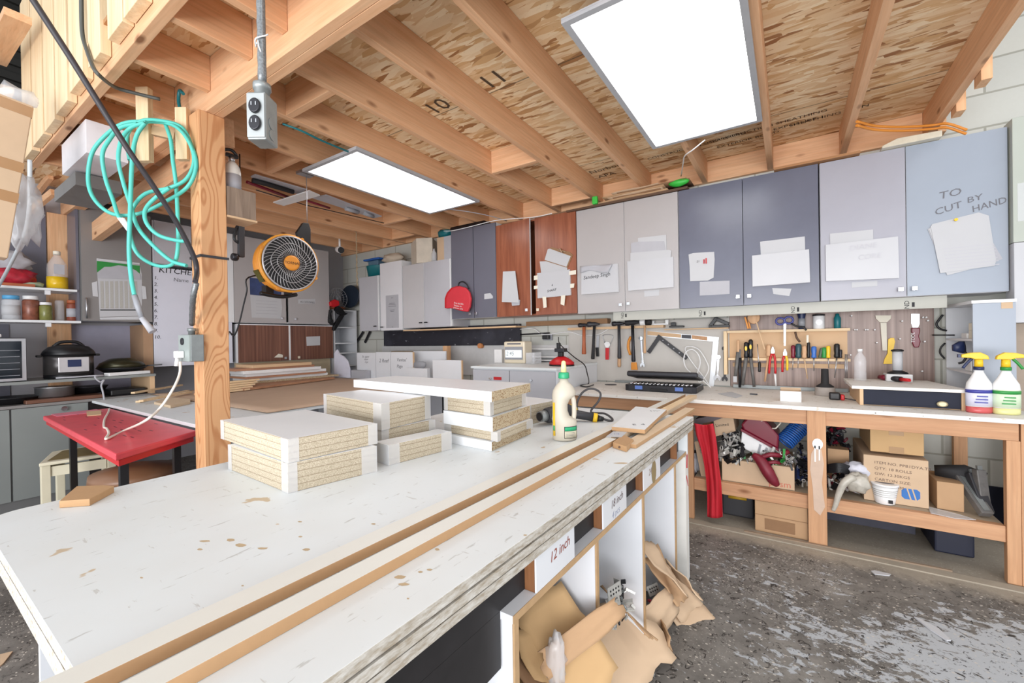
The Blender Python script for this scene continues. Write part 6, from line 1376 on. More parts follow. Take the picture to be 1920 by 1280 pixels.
MB().obox(p0+w_v*.5+n_f*.0015+V(0,0,-hh/2), w_v*.47, n_f*.0015, V(0,0,hh*.46)).build('cover_plate', plain('pale_zinc', (172,177,177), .4, .5), t, bevel=.001)
for k in (0, 1):
    sc_ = p0+w_v*.5+n_f*.0035+V(0,0,-hh*(.32+.36*k))
    MB().lathe([(.0155,0),(.0155,.004),(.013,.006)], sc_, n_f, 20, sx=1.1, sy=.85, xd=(0,0,1)).build('socket', DKM, t)
    for s_ in (-1, 1): MB().obox(sc_+w_v.normalized()*s_*.005+n_f*.0065+V(0,0,.003), w_v.normalized()*.001, n_f*.0006, V(0,0,.004)).build('slot', CHR, t)
rs_ = w_v.normalized()
for k, (zz_, rr) in enumerate(((-.062,.014),(-.088,.012))):
    MB().lathe([(rr,0),(rr,.0012)], ctr+rs_*(w_v.length/2+.0003)+V(0,0,zz_+hh/2), rs_, 18).build('knockout', GALV, t)
top = ctr+V(0,0,hh/2)
MB().lathe([(.016,0),(.016,.016),(.019,.017),(.019,.03),(.012,.034)], top+V(0,0,.0005), n=16).build('gland', GALV, t)
tag(MB().tube([top+V(0,0,.035+ i*.02)+V(.001*(i%2),.001*((i+1)%2),0) for i in range(40)], [.0095 if i % 2 else .0088 for i in range(40)], 10).build('braided_conduit', plain('braided_steel', (140,144,146), .4, .5, .4, 220)), 'braided metal conduit dropping to the hanging socket box', 'conduit')
tag(MB().tube(curve_pts([top+V(-.012,-.006,.12), top+V(.004,-.014,.128), top+V(.014,.002,.14), top+V(.006,.012,.152), top+V(-.012,.004,.146), top+V(-.016,-.004,.128)], 4), .0016).tube(curve_pts([top+V(.006,-.010,.126), top+V(.016,-.014,.108), top+V(.022,-.012,.092)], 3), .0014).build('string_tie', WH), 'white string knotted round the braided conduit', 'string')
# socket on the post with plug
PXL = -2.476
bz = (at(352,628,X=-2.40).z, at(352,678,X=-2.40).z)
t = thing('socket_box', 'grey metal socket box with a white plug on the near side of the fir post', 'socket box', (-2.42,.83,bz[1]))
ba = at(332, 650, Y=.815); bb = at(372, 650, Y=.815)
zt_, zb_ = at(352,627,Y=.815).z, at(352,678,Y=.815).z
MB().box(ba.x+.03, -2.35, .817, .8715, zb_, zt_).build('box', GALV, t, bevel=.003)
MB().box(ba.x+.03, -2.352, .811, .8165, zb_+.002, zt_-.002).build('cover_plate', plain('zinc_plate', (176,186,182), .4, .4), t)
xm_ = (ba.x+.03-2.352)/2
MB().lathe([(.017,0),(.017,.004)], V(xm_-.012, .8105, zt_-.032), (0,-1,0), 18).build('socket', DKM, t)
MB().box(xm_-.032, xm_+.008, .780, .8105, zb_+.018, zb_+.052).build('plug', WH, t, bevel=.004); MB().cyl(V(xm_-.012,.79,zb_+.0175), V(xm_-.012,.785,zb_-.02), .009, n=10).build('plug_tail', WH, t)
cq = [V(-2.415,.845,zt_+.001), V(-2.41,.845,zt_+.05)] + [at(u, v, Y=.80) for u, v in ((362,560),(368,530),(367,505),(363,482))]
tag(MB().tube(curve_pts(cq[1:4], 8), [.0125 if i % 2 else .0112 for i in range(len(curve_pts(cq[1:4], 8)))], 10).build('braided_conduit', bpy.data.materials['braided_steel']), 'short braided conduit above the socket box on the fir post', 'conduit')
tag(MB().lathe([(.014,0),(.014,.015),(.018,.016),(.018,.03)], cq[0]).build('conduit_gland', GALV), 'metal gland between the post socket box and its conduit', 'gland')
pts = [cq[3]+V(0,-.004,.004), at(369,510,D=1.97), at(363,480,D=1.95)] + [at(u, v, D=Y) for u, v, Y in ((330,415,1.86),(285,345,1.76),(240,280,1.68),(180,185,1.60),(130,105,1.54),(62,0,1.46),(30,-50,1.42))]
tag(MB().tube(curve_pts(pts, 6), .0105).build('black_cable', plain('cable_black', (52,48,52), .5)), 'thick black cable stretching from the upper left down to the fir post', 'cable')
z_ = at(395, 481, X=-2.36).z
tag(MB().box(-2.482, -2.478, .866, .99, z_-.006, z_+.006).box(-2.482, -2.358, .866, .870, z_-.006, z_+.006).box(-2.362, -2.358, .8705, .991, z_-.006, z_+.006).build('cable_tie', BLK2), 'dark strap around the middle of the fir post', 'strap')
pts = [at(u, v, Y=.575-.02) for u, v in ((152,-20),(154,60),(163,95),(173,122))] + [at(u, v, Y=Y) for u, v, Y in ((185,142,.60),(215,163,.68),(255,175,.76),(305,190,.88))]
pts = [p+V(0,0,-.012) for p in pts]
tag(MB().tube(curve_pts([at(u, v, Y=.535) for u, v in ((152,-20),(154,60),(163,95),(173,122),(185,140))] + [at(215,163,Z=JB-.02), at(255,175,Z=JB-.016), at(300,186,Z=JB-.02)], 6), .008).build('grey_cable', plain('cable_grey', (86,88,84), .5)), 'grey-black cable dropping beside the rim slats and under the joists', 'cable')
# pegs carrying the hose
def stick(label, u0, u1, vt, vb, Y, m=PPZ):
    a = at(u0, vt, D=Y); b = at(u1, vb, D=Y); c9 = (a+b)/2; hw = (at(u1,300,D=Y)-at(u0,300,D=Y)).length*.5
    return tag(MB().obox((c9.x, c9.y, (a.z+b.z)/2), V(.83,.55,0)*hw*.85, V(-.55,.83,0)*.016, V(0,0,(a.z-b.z)/2)).build('wooden_peg', m, bevel=.002), label, 'peg')
stick('pale upright wooden stick carrying the turquoise hose, left one', 258, 285, 166, 303, 2.085)
stick('pale wooden stick next to the post carrying the turquoise hose', 331, 356, 204, 300, 2.085)
a = at(288, 245, D=2.10); b = at(331, 255, D=2.10); tag(MB().bar(a, b, .03, .045, (0,0,1)).build('wooden_peg', TAN), 'short pale crosspiece between the two hose sticks', 'peg')
# turquoise hose: coils looped over the pegs
HY = 2.03
def hp(L, Y0): return [at(u, v, D=Y0+.012*math.sin(i*1.7)) for i, (u, v) in enumerate(L)]
loops = [(243,300),(238,255),(262,228),(300,226),(340,238),(358,270),(368,310),(352,350),(310,378),(262,400),(215,402),(182,380),(166,345),(170,295),(190,262),(230,232),(280,228),(325,235),(352,262),(364,300),(350,335),(318,352),(275,362),(252,385),(243,415),(246,450),(262,480),(295,498),(325,494),(334,460),(333,400),(330,345),(324,300),(320,262),(310,232)]
tag(MB().tube(curve_pts(hp(loops, HY), 8), .0085, 10).build('air_hose', TEAL), 'turquoise air hose coiled over the wooden sticks', 'hose')
l2 = [(275,229),(245,240),(228,262),(222,300),(232,345),(245,385),(258,425),(285,458),(320,488),(350,498)]
tag(MB().tube(curve_pts(hp([(258,232),(225,240),(205,262),(192,290),(198,335),(212,375),(222,405),(232,413)], HY-.03), 8), .0085, 10).build('air_hose', TEAL), 'inner left loop of turquoise hose', 'hose')
tag(MB().tube(curve_pts(hp(l2, HY-.045), 8), .0085, 10).build('air_hose', TEAL), 'lower turquoise loop ending against the fir post', 'hose')
l3 = [(275,350),(270,400),(285,425),(310,445),(350,452)]; tag(MB().tube(curve_pts(hp([(318,352),(290,372),(272,395),(276,420),(300,442),(340,452),(350,448)], HY-.07), 8), .0085, 10).build('air_hose', TEAL), 'middle turquoise loop curling to the right', 'hose')
l4 = [(272,230),(256,255),(248,300),(244,400),(242,470),(246,520),(252,553)]; hpp = hp(l4, HY-.085)
t = thing('air_hose', 'hanging end of turquoise hose with grey taped nozzle', 'hose', hpp[-1])
MB().tube(curve_pts(hpp, 8), .0085, 10).build('tube', TEAL, t); e1 = hpp[-1]; e2 = at(266, 596, D=HY-.085); e3 = at(286, 622, D=HY-.085)
MB().tube([e1, e1+(e2-e1)*.5, e2], [.011,.0125,.010], 10).build('taped_sleeve', GREYP, t); MB().tube([e2, e3], [.011,.015], 12).build('nozzle', PAPER2, t)
tag(MB().prism([at(u, v, D=HY-.05) for u, v in ((219,408),(230,408),(244,428),(238,433))], (0,.006,0)).build('hose_tag', WH), 'white tag hanging on the turquoise hose', 'tag')
pts = [at(u, v, Y=.86) for u, v in ((343,152),(337,170),(335,190),(340,215))]; pts[0].z = JB+.03; tag(MB().tube(curve_pts(pts, 4), .008).build('air_hose', TEALD), 'dark green hose piece going up beside the beam', 'hose')
pts = [at(530,232,Z=JB-.012), at(565,245,Z=JB-.03), at(600,262,Z=JB-.035), at(650,283,Z=JB-.02), at(668,290,Z=JB-.012)]; tag(MB().tube(curve_pts(pts, 5), .006).build('air_hose', TEALD), 'teal hose slung under the joists toward the long light panel', 'hose')
# white boxes hanging at upper left
t = thing('hanging_cabinet', 'white open box hung under the overhang at upper left', 'box', (-3.4,.7,2.2)); 
q = [at(u, v, Z=2.20) for u, v in ((138,283),(98,327),(190,340),(235,297))]
MB().box(-3.62, -3.10, .63, .80, 2.20, 2.378).build('box', plain('white_laminate_box', (236,234,238), .35), t, bevel=.001); 
t = thing('hanging_cabinet', 'grey flat box hung just below the white one at upper left', 'box', (-3.7,.7,2.1)); MB().box(-3.98, -3.46, .655, .86, 2.115, 2.192).build('box', plain('grey_box', (126,124,122), .5), t, bevel=.001)
tag(MB().box(-3.64, -3.08, .81, .90, 2.24, 2.378).build('cardboard_box', CARD2), 'cardboard piece above the white hanging box', 'cardboard')
# cardboard tube boxes at the left edge
t = thing('long_carton', 'tall taped cardboard carton leaning at the left photo edge', 'carton', (-3.4,.3,1.2))
a = at(24, 192, X=-3.1); b = at(-26, 480, X=-3.1)
MB().bar(b, a, .12, .10, (1,0,0)).build('carton', CARD2, t, bevel=.004)
for f_ in (.35,.55,.92): c3 = b+(a-b)*f_; MB().bar(c3, c3+(a-b).normalized()*.05, .123, .103, (1,0,0)).build('tape_band', plain('brown_tape', (170,130,90), .25), t)
t = thing('stretch_wrap', 'clear plastic wrap bunched behind the leaning carton', 'plastic wrap', at(30, 420, X=-3.3)); MB().blob(at(38, 395, X=-3.3), (.05,.07,.20), .6, 3, 3, 4).build('film', FILM2, t)
tag(MB().blob(at(36, 182, X=-3.2), (.05,.07,.05), .6, 4, 2, 9).build('plastic_scrap', FILM2), 'crumpled clear plastic on top of the leaning carton', 'plastic')
pts = [at(u, v, Y=.50) for u, v in ((56,300),(56,350),(54,400),(46,440),(30,475),(12,510),(-5,540))]
tag(MB().tube(curve_pts(pts, 5), .010).build('clear_tube', plain('milky_tube', (206,212,216), .25)), 'milky plastic tube curving down at the left photo edge', 'tube')
tag(MB().bar(at(-10,112,Y=.45), at(34,30,Y=.45)+V(0,0,0), .04, .10, (0,1,0)).build('rafter', PX), 'slanting pine board in the dark upper left corner', 'board')
tag(MB().bar(at(-10,240,Y=.45), at(14,165,Y=.45), .03, .05, (0,1,0)).build('pine_stick', PPX), 'short pine piece at the left photo edge below the slanting board', 'board')
for k, (u0, v0, u1, v1) in enumerate(((22,420,95,330),(58,395,100,360))):
    tag(MB().bar(at(u0,v0,Y=.72), at(u1,v1,Y=.80), .03, .05, (0,0,1)).build('brace', PX), ['long','short'][k]+' slanting pine brace under the rim at the far left', 'brace')
# security camera and twisted string
p = at(637, 468, X=-4.41); t = thing('security_camera', 'white bullet security camera under the joists at the back', 'camera', p)
dd = V(.9,-.35,-.25).normalized(); MB().lathe([(.035,0),(.04,.01),(.04,.12),(.035,.13)], p-dd*.07, dd, 18).build('housing', WH, t); MB().lathe([(.036,.1305),(.036,.136)], p-dd*.07, dd, 18).build('lens', BK, t); MB().cyl(p+V(0,0,.03), V(p.x,p.y,JB-.001), .012, n=8).build('mount', WH, t)
p = at(668, 440, X=-3.98); e = at(668, 535, X=-3.98)
tag(MB().tube([V(p.x,p.y,e.z+i*(JB-e.z)/30)+V(.004*math.cos(i*2),.004*math.sin(i*2),0) for i in range(31)], .006, 6).build('hanging_rope', plain('beige_rope', (170,150,120), .8)), 'thin twisted rope hanging from the back joists', 'rope')
# rods and trims laid across the joist undersides
def under(label, pts, m, r=.008, z=None, name='fishing_rod', cat='rod'):
    q = [at(u, v, Z=JB-.006-(z or 0)) for u, v in pts]; return tag(MB().tube(q, r, 8).build(name, m), label, cat)
def ustrip(label, pts, m, z=.0, h=.008, name='trim_strip'):
    q = [at(u, v, Z=JB-.002-z-h) for u, v in pts]; return tag(MB().prism(q, (0,0,h)).build(name, m), label, 'strip')
ustrip('pale grey channel under the joists above the red rods', [(470,332),(478,328),(575,356),(560,365)], LG3, .0)
ustrip('white crosswise strip tying the rods under the joists', [(512,380),(532,386),(600,367),(580,358)], WH, .030)
ustrip('pale grey channel under the joists right of the crosswise strip', [(584,371),(612,366),(716,406),(700,409)], LG3, .0)
under('upper of two dark red rods tucked under the joists', ((463,341),(545,371)), DRED, .012, .012); under('lower dark red rod right of the crosswise strip', ((575,376),(618,390)), DRED, .010, .012)
under('black handled tool tucked under the joists left of the crosswise strip', ((473,338),(500,345),(550,360)), BKR, .018, .022, 'rod_handle'); under('grey handle tucked under the pale channel', ((648,391),(672,398)), GREYP, .018, .02, 'rod_handle'); under('second grey handle tucked under the pale channel', ((684,400),(700,406)), GREYP, .018, .02, 'rod_handle')
under('thin black fishing rod with rings under the joists', ((480,356),(572,384),(720,418)), BK, .004, .02)
# wires near the long panel and white wire by the big panel
p1 = [at(u, v, Z=z) for u, v, z in ((900,378,2.36),(930,388,2.34),(975,394,2.33),(1000,390,2.35))]
tag(MB().tube(curve_pts([at(u, v, Y=3.32) for u, v in ((832,433),(850,432),(885,424),(925,414),(960,410),(1000,407),(1035,400))], 5), .004).build('thin_wire', WH), 'thin white wire running along the tops of the dark cabinets', 'wire')
tag(MB().tube(curve_pts([at(u, v, Z=JB-.01) for u, v in ((842,392),(880,397),(920,405),(950,414))] , 5), .004).build('thin_wire', PAPER2), 'thin pale wire sagging under the joists right of the long panel', 'wire')
tag(MB().tube(curve_pts([at(1322,262,Z=2.36), at(1300,280,Z=2.33), at(1284,292,Z=2.34), at(1281,305,Z=2.36), at(1277,330,Y=3.45)], 5), .004).build('thin_wire', WH), 'short white wire drooping from the large light panel', 'wire')
# stamps on the chipboard deck
def stamp(s, u, v, size, xd=(1,0,0), yd=(0,-1,0)):
    p = at(u, v, Z=JT); 
    return (s, size, p, xd, yd)
deck = thing('deck_print', 'black ink stamps printed on the chipboard above the joists', 'print', at(1130, 320, Z=JT))
for s, u, v, size in (('Norbord',1108,326,.085),('APA',1124,334,.085),('11',915,168,.16),('10',815,215,.16),('CONSTRUCTION SHEATHING',1215,300,.05),('CONSTRUCTION SHEATHING',1330,268,.05),('EXTERIOR BOND',1345,278,.05),('EXPOSURE 1',1450,245,.05),('SHEATHING SPAN',1480,238,.05)):
    text(s, size, at(u, v, Z=JT-.0005), (1,-.06,0), (-.06,-1,0), plain('faded_stamp', (84,66,50), .9) if 'faded_stamp' not in bpy.data.materials else bpy.data.materials['faded_stamp'], deck)
# ================================================================== RIGHT EDGE
tag(MB().box(1.004, 1.45, 3.34, 3.45, at(1900,455,Y=3.35).z, 2.30).build('tall_board', GG, bevel=.002), 'greenish white panel beyond the right end cabinet', 'panel')
tag(MB().box(1.004, 1.45, 3.335, 3.44, at(1905,605,Y=3.35).z, at(1900,456,Y=3.35).z).build('tall_board', WHP, bevel=.002), 'plain white panel below the greenish one at the right edge', 'panel')
tag(MB().box(.99, 1.5, 3.40, 3.42, .0, at(1905,606,Y=3.35).z).build('tall_board', plain('taupe_panel', (160,144,128), .6)), 'taupe brown board at the right edge behind the spray bottles', 'panel')
tag(MB().box(1.02, 1.12, 3.3405, 3.339, 1.75, 1.95).build('tape_sheet', FILM2), 'clear taped sheet on the greenish panel at the right edge', 'sheet')
# ================================================================== ON THE MAIN TABLE
p = at(1059, 824, Z=T); p.z = T+.0008
xd = V(.835,.55,0)
t = thing('glue_jug', 'cream glue jug with green collar and hollow handle on the work table', 'glue bottle', p)
# body as a lofted outline with a handle hole: left tank, right handle bar, top and bottom bridges
def loft(mb, secs, n=18, fwd=V(-.55,.835,0)):
    b = len(mb.v)
    for cx, rx_, ry_, z in secs: mb.v += [p+xd*(cx+rx_*math.cos(2*math.pi*i/n))+fwd*(ry_*math.sin(2*math.pi*i/n))+V(0,0,z) for i in range(n)]
    mb.smooth = True
    for k in range(len(secs)-1):
        for i in range(n): mb.face((b+k*n+i, b+k*n+(i+1) % n, b+(k+1)*n+(i+1) % n, b+(k+1)*n+i))
    mb.smooth = False
    mb.face([b+i for i in reversed(range(n))]); mb.face([b+(len(secs)-1)*n+i for i in range(n)]); return mb
mb = MB()
loft(mb, [(0,.042,.034,0),(0,.048,.038,.006),(0,.048,.038,.075),(-.004,.046,.037,.083),(-.014,.034,.034,.095),(-.017,.030,.033,.115),(-.017,.030,.033,.140),(-.012,.035,.034,.160),(-.004,.044,.036,.172),(0,.047,.036,.180),(0,.044,.034,.195),(0,.032,.028,.215),(0,.018,.018,.228),(0,.016,.016,.242)])
mb.tube(curve_pts([p+xd*.032+V(0,0,.070), p+xd*.038+V(0,0,.095), p+xd*.039+V(0,0,.125), p+xd*.037+V(0,0,.155), p+xd*.028+V(0,0,.182)], 4), .0095, 10)
mb.build('jug_body', plain('cream_hdpe', (198,190,174), .45, 0, .02), t)
MB().lathe([(.021,.2425),(.022,.246),(.021,.262),(.019,.266)], p, n=20).build('collar', plain('bright_green', (40,160,110), .4), t); MB().lathe([(.012,.2665),(.010,.29),(.008,.308),(.004,.312)], p, n=14).build('spout', plain('yellowed_spout', (232,220,160), .4), t)
f_ = V(.55,-.835,0)
def lab(x0, x1, z0, z1, m, d, nm='label'): 
    o_ = p+f_*d; return MB().grid(lambda a_, b_: p+xd*(x0+(x1-x0)*a_)+f_*(.0385*math.sqrt(max(0,1-((x0+(x1-x0)*a_)/.050)**2))+d)+V(0,0,z0+(z1-z0)*b_), 10, 2).build(nm, m, t, solid=.0004)
lab(-.006,.046,.012,.058, INKD, .0006, 'label_border'); lab(-.004,.0445,.014,.040, plain('label_cream', (214,206,180), .5), .0012); lab(-.004,.0445,.041,.056, bpy.data.materials['bright_green'], .0012, 'label_header')
for k in range(4): lab(.0,.036,.017+.0055*k,.0185+.0055*k, INK, .0018, 'printed_line')
lab(-.047,-.040,.02,.15, YEL, .0006, 'side_label'); lab(-.0465,-.041,.04,.06, bpy.data.materials['bright_green'], .0012, 'side_print')
# yellow/black heat gun lying behind
t = thing('heat_gun', 'black and yellow heat gun with steel nozzle lying on the table behind the glue jug', 'heat gun', at(1060, 790, Z=T))
z = T+.045
a = at(1012, 781, Z=z); b = at(1045, 775, Z=z); c_ = at(1078, 766, Z=z); c_ = a+(b-a)*2.1
d_ = (b-a).normalized()
MB().tube([a, a+d_*.035], [.024,.026], 16).build('nozzle', GALV, t); MB().lathe([(.019,0),(.019,.002)], a-d_*.0022, -d_, 14).build('nozzle_hole', BK, t)
MB().tube([a+d_*.036, a+d_*.05, a+d_*.13, a+d_*.19, a+d_*.21], [.030,.036,.040,.038,.028], 16).build('motor_body', BLK2, t)
MB().tube([a+d_*.2105, a+d_*.225, a+d_*.232], [.032,.033,.026], 14).build('yellow_band', YEL, t)
g0 = a+d_*.17; g1 = at(1112, 782, Z=T+.022)
MB().tube([g0+V(0,0,-.01), g0+(g1-g0)*.45, g1], [.024,.021,.020], 12).build('handle', BLK2, t)
e = (g1-g0).normalized(); MB().tube([g1+e*.0005, g1+e*.02], [.022,.022], 12).build('yellow_ring', YEL, t); MB().tube([g1+e*.0205, g1+e*.05], [.016,.010], 12).build('tail', BK, t)
g2 = g1+e*.05
pts = [g2, at(1124,782,Z=T+.012), at(1125,775,Z=T+.01), at(1110,772,Z=T+.02), at(1092,765,Z=T+.07), at(1086,750,Z=T+.12)]
pts = [g2, g2+e*.03+V(0,.01,-.004), g2+V(.02,.06,-.006), g2+V(-.03,.09,.01)] + [at(u, v, D=2.15) for u, v in ((1108,772),(1122,752),(1126,738),(1117,730),(1103,729),(1090,738),(1082,755),(1083,772),(1090,782),(1095,790))]
tag(MB().tube(curve_pts(pts, 6), .0055).build('tool_cable', plain('dark_grey_cord', (70,68,70), .6)), 'dark grey cord looping up behind the glue jug', 'cord')
# brown stains on the table top are part of its finish: small chips
chips = [(433,1012,18,6),(452,1022,22,7),(492,1028,24,5),(375,1030,12,4),(385,1014,22,4),(562,978,8,3),(563,1006,8,3),(575,1030,16,5),(700,982,10,3),(455,1098,5,3),(265,1083,7,3),(788,1072,10,4),(805,1068,12,4),(765,1122,6,3),(750,1082,26,8),(757,1095,22,6),(820,1030,10,5),(870,985,9,4),(990,893,7,2),(985,1003,8,3),(1165,868,30,3)]
ct = MB()
for u, v, w_, h_ in chips:
    c_ = at(u, v, Z=T); ex = (at(u+w_/2, v, Z=T)-c_); ey = (at(u, v+h_/2, Z=T)-c_)
    if tabx(c_.y) < c_.x: continue
    q = [c_+ex*math.cos(a_)*random.uniform(.7,1.15)+ey*math.sin(a_)*random.uniform(.7,1.15)+V(0,0,.0003) for a_ in [i*2*math.pi/10 for i in range(10)]]
    ct.add(q, [tuple(range(10))])
tw = [o for o in bpy.data.objects if o.name.startswith('work_table')][0]
tag(ct.build('worn_chip', plain('bare_chipboard', (196,172,138), .8, 0, .1, 60), tw), kind='stuff')
# ================================================================== UNDER THE BENCH
SY = SZ+.0005
def cbox(name, label, u0, u1, vb, vt, Y, dep, m, z=None, lid=False, cat='box', fl=0, rz=0):
    a = at(u0, vb, Y=Y); b = at(u1, vb, Y=Y); z0 = z if z is not None else a.z; z1 = at((u0+u1)/2, vt, Y=Y).z
    if z0 < .1: z1 = min(z1, .183)
    t = thing(name, label, cat, ((a.x+b.x)/2, Y+dep/2, z0))
    MB().box(a.x, b.x, Y, Y+dep, z0, z1).build('carton_body', m, t, bevel=.003)
    return t, a.x, b.x, z0, z1
t, x0, x1, z0, z1 = cbox('cardboard_box', 'long flattened cardboard box with orange print on the bench shelf', 1354, 1490, 912, 868, 2.93, .40, CARD2, SY)
text('prism', .05, V(x1-.13, 2.9298, z0+.012), (1,0,0), (0,0,1), plain('orange_ink', (200,110,90), .7), t)
MB().add([(x0,2.928,z1+.001),(x1,2.928,z1+.001),(x1,2.80,z1-.03),(x0,2.80,z1-.03)], [(0,1,2,3)]).build('flap', CARD2, t, solid=.003) if False else None
BX_TOP = z1
t, x0, x1, z0, z1 = cbox('cardboard_box', 'tan cardboard box with two tape patches stacked on the large carton', 1632, 1733, 862, 806, 3.00, .42, CARD3, .5245)
xm_ = (x0+x1)/2
for za, zb in ((z1-.03,z1),(z0,z0+.035)): MB().box(xm_-.03, xm_+.03, 2.9985, 2.9998, za, zb).build('tape_patch', plain('brown_packing_tape', (170,132,88), .3), t)
MB().add([(x0,3.0,z1+.001),(x0+.005,3.42,z1+.001),(x0-.05,3.40,z1+.05),(x0-.05,3.02,z1+.05)], [(0,1,2,3)]).build('flap', CARD3, t, solid=.003)
t, x0, x1, z0, z1 = cbox('cardboard_box', 'large brown carton with printed lines and a blue logo on the bench shelf', 1620, 1742, 943, 858, 2.97, .46, CARD2, SY)
for k, s_ in enumerate(('ITEM NO. PPB1DYA.TR','QTY: 18 ROLLS','GW: 12.30KGS','CARTON SIZE:','        300MM')): text(s_, .020, V(x0+.045, 2.9696, z1-.042-k*.030), (1,0,-.03), (.03,0,1), plain('carton_print', (104,84,74), .8) if k == 0 else bpy.data.materials['carton_print'], t, wscale=1.12)
lx, lz = x1-.105, z0+.035
MB().prism([V(lx+a_, 2.9697, lz+b_) for a_, b_ in ((0,.012),(.012,0),(.06,0),(.072,.012),(.072,.045),(.06,.056),(.012,.056),(0,.045))], (0,-.0005,0)).build('blue_logo', plain('logo_blue', (50,110,180), .6), t)
for q in (.018, .038): MB().prism([V(lx+a_, 2.9690, lz+b_) for a_, b_ in ((q,.060),(q+.006,.060),(q+.022,-.003),(q+.016,-.003))], (0,-.0004,0)).build('logo_stroke', CARD2, t)
p = V(0, 2.91, SY); p.x = at(1660, 930, Y=2.91).x
p = at(1659, 942, Z=SY); p.z = SY+.0005; p.y = max(p.y, 2.875)
t = thing('plastic_tub', 'white printed tub with black writing on its lid in front of the large carton', 'tub', p)
MB().lathe([(.040,0),(.042,.003),(.055,.095)], p, n=28).build('tub_body', WH, t); MB().lathe([(.058,.0955),(.059,.105),(.054,.107)], p, n=28).build('lid', WH, t)
for k in range(5): MB().lathe([(.0455+.002*k,.030+.011*k),(.0459+.002*k,.033+.011*k)], p, n=28).build('printed_ring', bpy.data.materials['grey_print'], t) if k < 5 else None
MB().lathe([(.04,.1072),(.04,.1075)], p, n=20, sy=.5).build('lid_writing', INK, t); MB().box(p.x+.008, p.x+.026, p.y-.0475, p.y-.046, p.z+.012, p.z+.03).build('barcode', INKD, t)
t, x0, x1, z0, z1 = cbox('cardboard_box', 'small open carton holding dark metal at the right of the shelf', 1757, 1808, 946, 905, 3.0, .22, CARD, SY)
for k, (u0, v0, u1, v1, w_, m) in enumerate(((1800,893,1872,985,.05,FELT),(1822,887,1882,978,.045,BLK2),(1835,880,1885,960,.04,FELT))):
    a = at(u0, v0, Y=3.10-.03*k); b = at(u1, v1, Z=SY+.02); b.x = min(b.x, .80); b.y = 2.95+.03*k
    t = thing('metal_profile', 'dusty dark metal profile leaning in the right corner of the shelf, '+['front','middle','rear'][k]+' one', 'profile', b)
    MB().bar(b, a, w_, .035).build('channel', m, t, bevel=.004); MB().bar(b+V(0,0,.02), a+V(0,0,.02), w_*.5, .012).build('lip', GALV, t) 
tag(MB().blob((at(1806,888,Y=3.12).x, 3.13, .42), (.09,.07,.05), .7, 3, 2, 3).build('black_cloth', BKR), 'black cloth bunched on the small open carton', 'cloth')
tag(MB().prism([at(u, v, Z=SY+.001) for u, v in ((1740,950),(1800,965),(1830,975),(1790,972),(1745,962))], (0,0,.003)).build('plastic_strip', FILM2), 'crumpled clear strip on the bare right end of the shelf', 'strip')
# clutter of cabinet hinges: nobody could count them
def clutter(name, label, u0, u1, v0, v1, Y, cols, n, seed, sz=.03, dep=.22, floor=None):
    rnd = random.Random(seed); a = at(u0, v1, Y=Y); b = at(u1, v0, Y=Y); mb = MB(); a.z = max(a.z, SZ+sz*.8) if Y > 2.5 else a.z
    for i in range(n):
        c_ = V(rnd.uniform(a.x, b.x), rnd.uniform(Y, Y+dep), 0); fx = (c_.x-a.x)/(b.x-a.x); zt_ = a.z+(b.z-a.z)*(.55+.45*math.sin(fx*3.1)); c_.z = rnd.uniform(a.z, max(zt_, a.z+.02))
        M_ = Matrix.Rotation(rnd.uniform(0, 3), 3, 'X') @ Matrix.Rotation(rnd.uniform(0, 3), 3, 'Y') @ Matrix.Rotation(rnd.uniform(0, 3), 3, 'Z')
        ax, ay, az = [M_ @ v for v in (V(1,0,0), V(0,1,0), V(0,0,1))]; s_ = sz*rnd.uniform(.5,1.2)
        mb.k = rnd.randrange(len(cols)); k = rnd.random()
        if k < .45: mb.obox(c_, ax*s_, ay*s_*.35, az*.0015).obox(c_+ay*s_*.35+az*s_*.2, ax*s_, ay*.0015, az*s_*.2)
        elif k < .7: mb.tube([c_+ax*s_*.5*math.cos(q)+ay*s_*.4*math.sin(q) for q in [j*math.pi/5 for j in range(10)]], .003, 5, closed=True)
        elif k < .9: mb.obox(c_, ax*s_*.4, ay*s_*.3, az*s_*.2)
        else: mb.tube(curve_pts([c_-ax*s_, c_+ay*s_*.6, c_+ax*s_, c_+az*s_], 4), .0022, 5)
    return tag(mb.build(name, cols), label, name.replace('_', ' '), None, 'stuff')
PALEM = plain('pale_metal', (206,204,198), .4, .3, .2, 30)
clutter('hinge_heap', 'heap of metal cabinet hinges and brackets in a clear bag on the left of the shelf', 1348, 1390, 815, 868, 2.90, [PALEM, STEEL, DKM, BK, PALEM, PALEM], 170, 1, .034)
clutter('hinge_heap', 'row of metal brackets lying on the long cardboard box', 1392, 1490, 848, 868, 2.90, [PALEM, STEEL, BK, GRN, PALEM], 90, 2, .028, .2)
clutter('bracket_heap', 'dark wires and brackets at the right end of the left bay', 1492, 1514, 850, 925, 2.95, [BK, PALEM, DKM, BLUD], 70, 3, .03, .3)
clutter('bracket_heap', 'heap of small metal parts beside the middle leg in the right bay', 1553, 1612, 900, 930, 2.93, [BK, PALEM, STEEL, DRED], 120, 4, .026, .3)
clutter('bracket_heap', 'dark coiled parts in the upper left of the right bay', 1553, 1590, 800, 850, 3.15, [BK, DKM, DRED, BLK2], 90, 5, .03, .2)
tag(MB().box(at(1552,860,Y=3.1).x, at(1592,860,Y=3.1).x, 3.1, 3.35, at(1570,875,Y=3.1).z, at(1570,842,Y=3.1).z).build('carton', CARD), 'brown carton under the dark coiled parts in the right bay', 'carton')
tag(MB().box(at(1552,930,Y=3.12).x, at(1592,930,Y=3.12).x, 3.12, 3.34, SY, at(1570,876,Y=3.1).z-.001).build('carton', CARDD), 'dark carton at the back left of the right bay', 'carton')
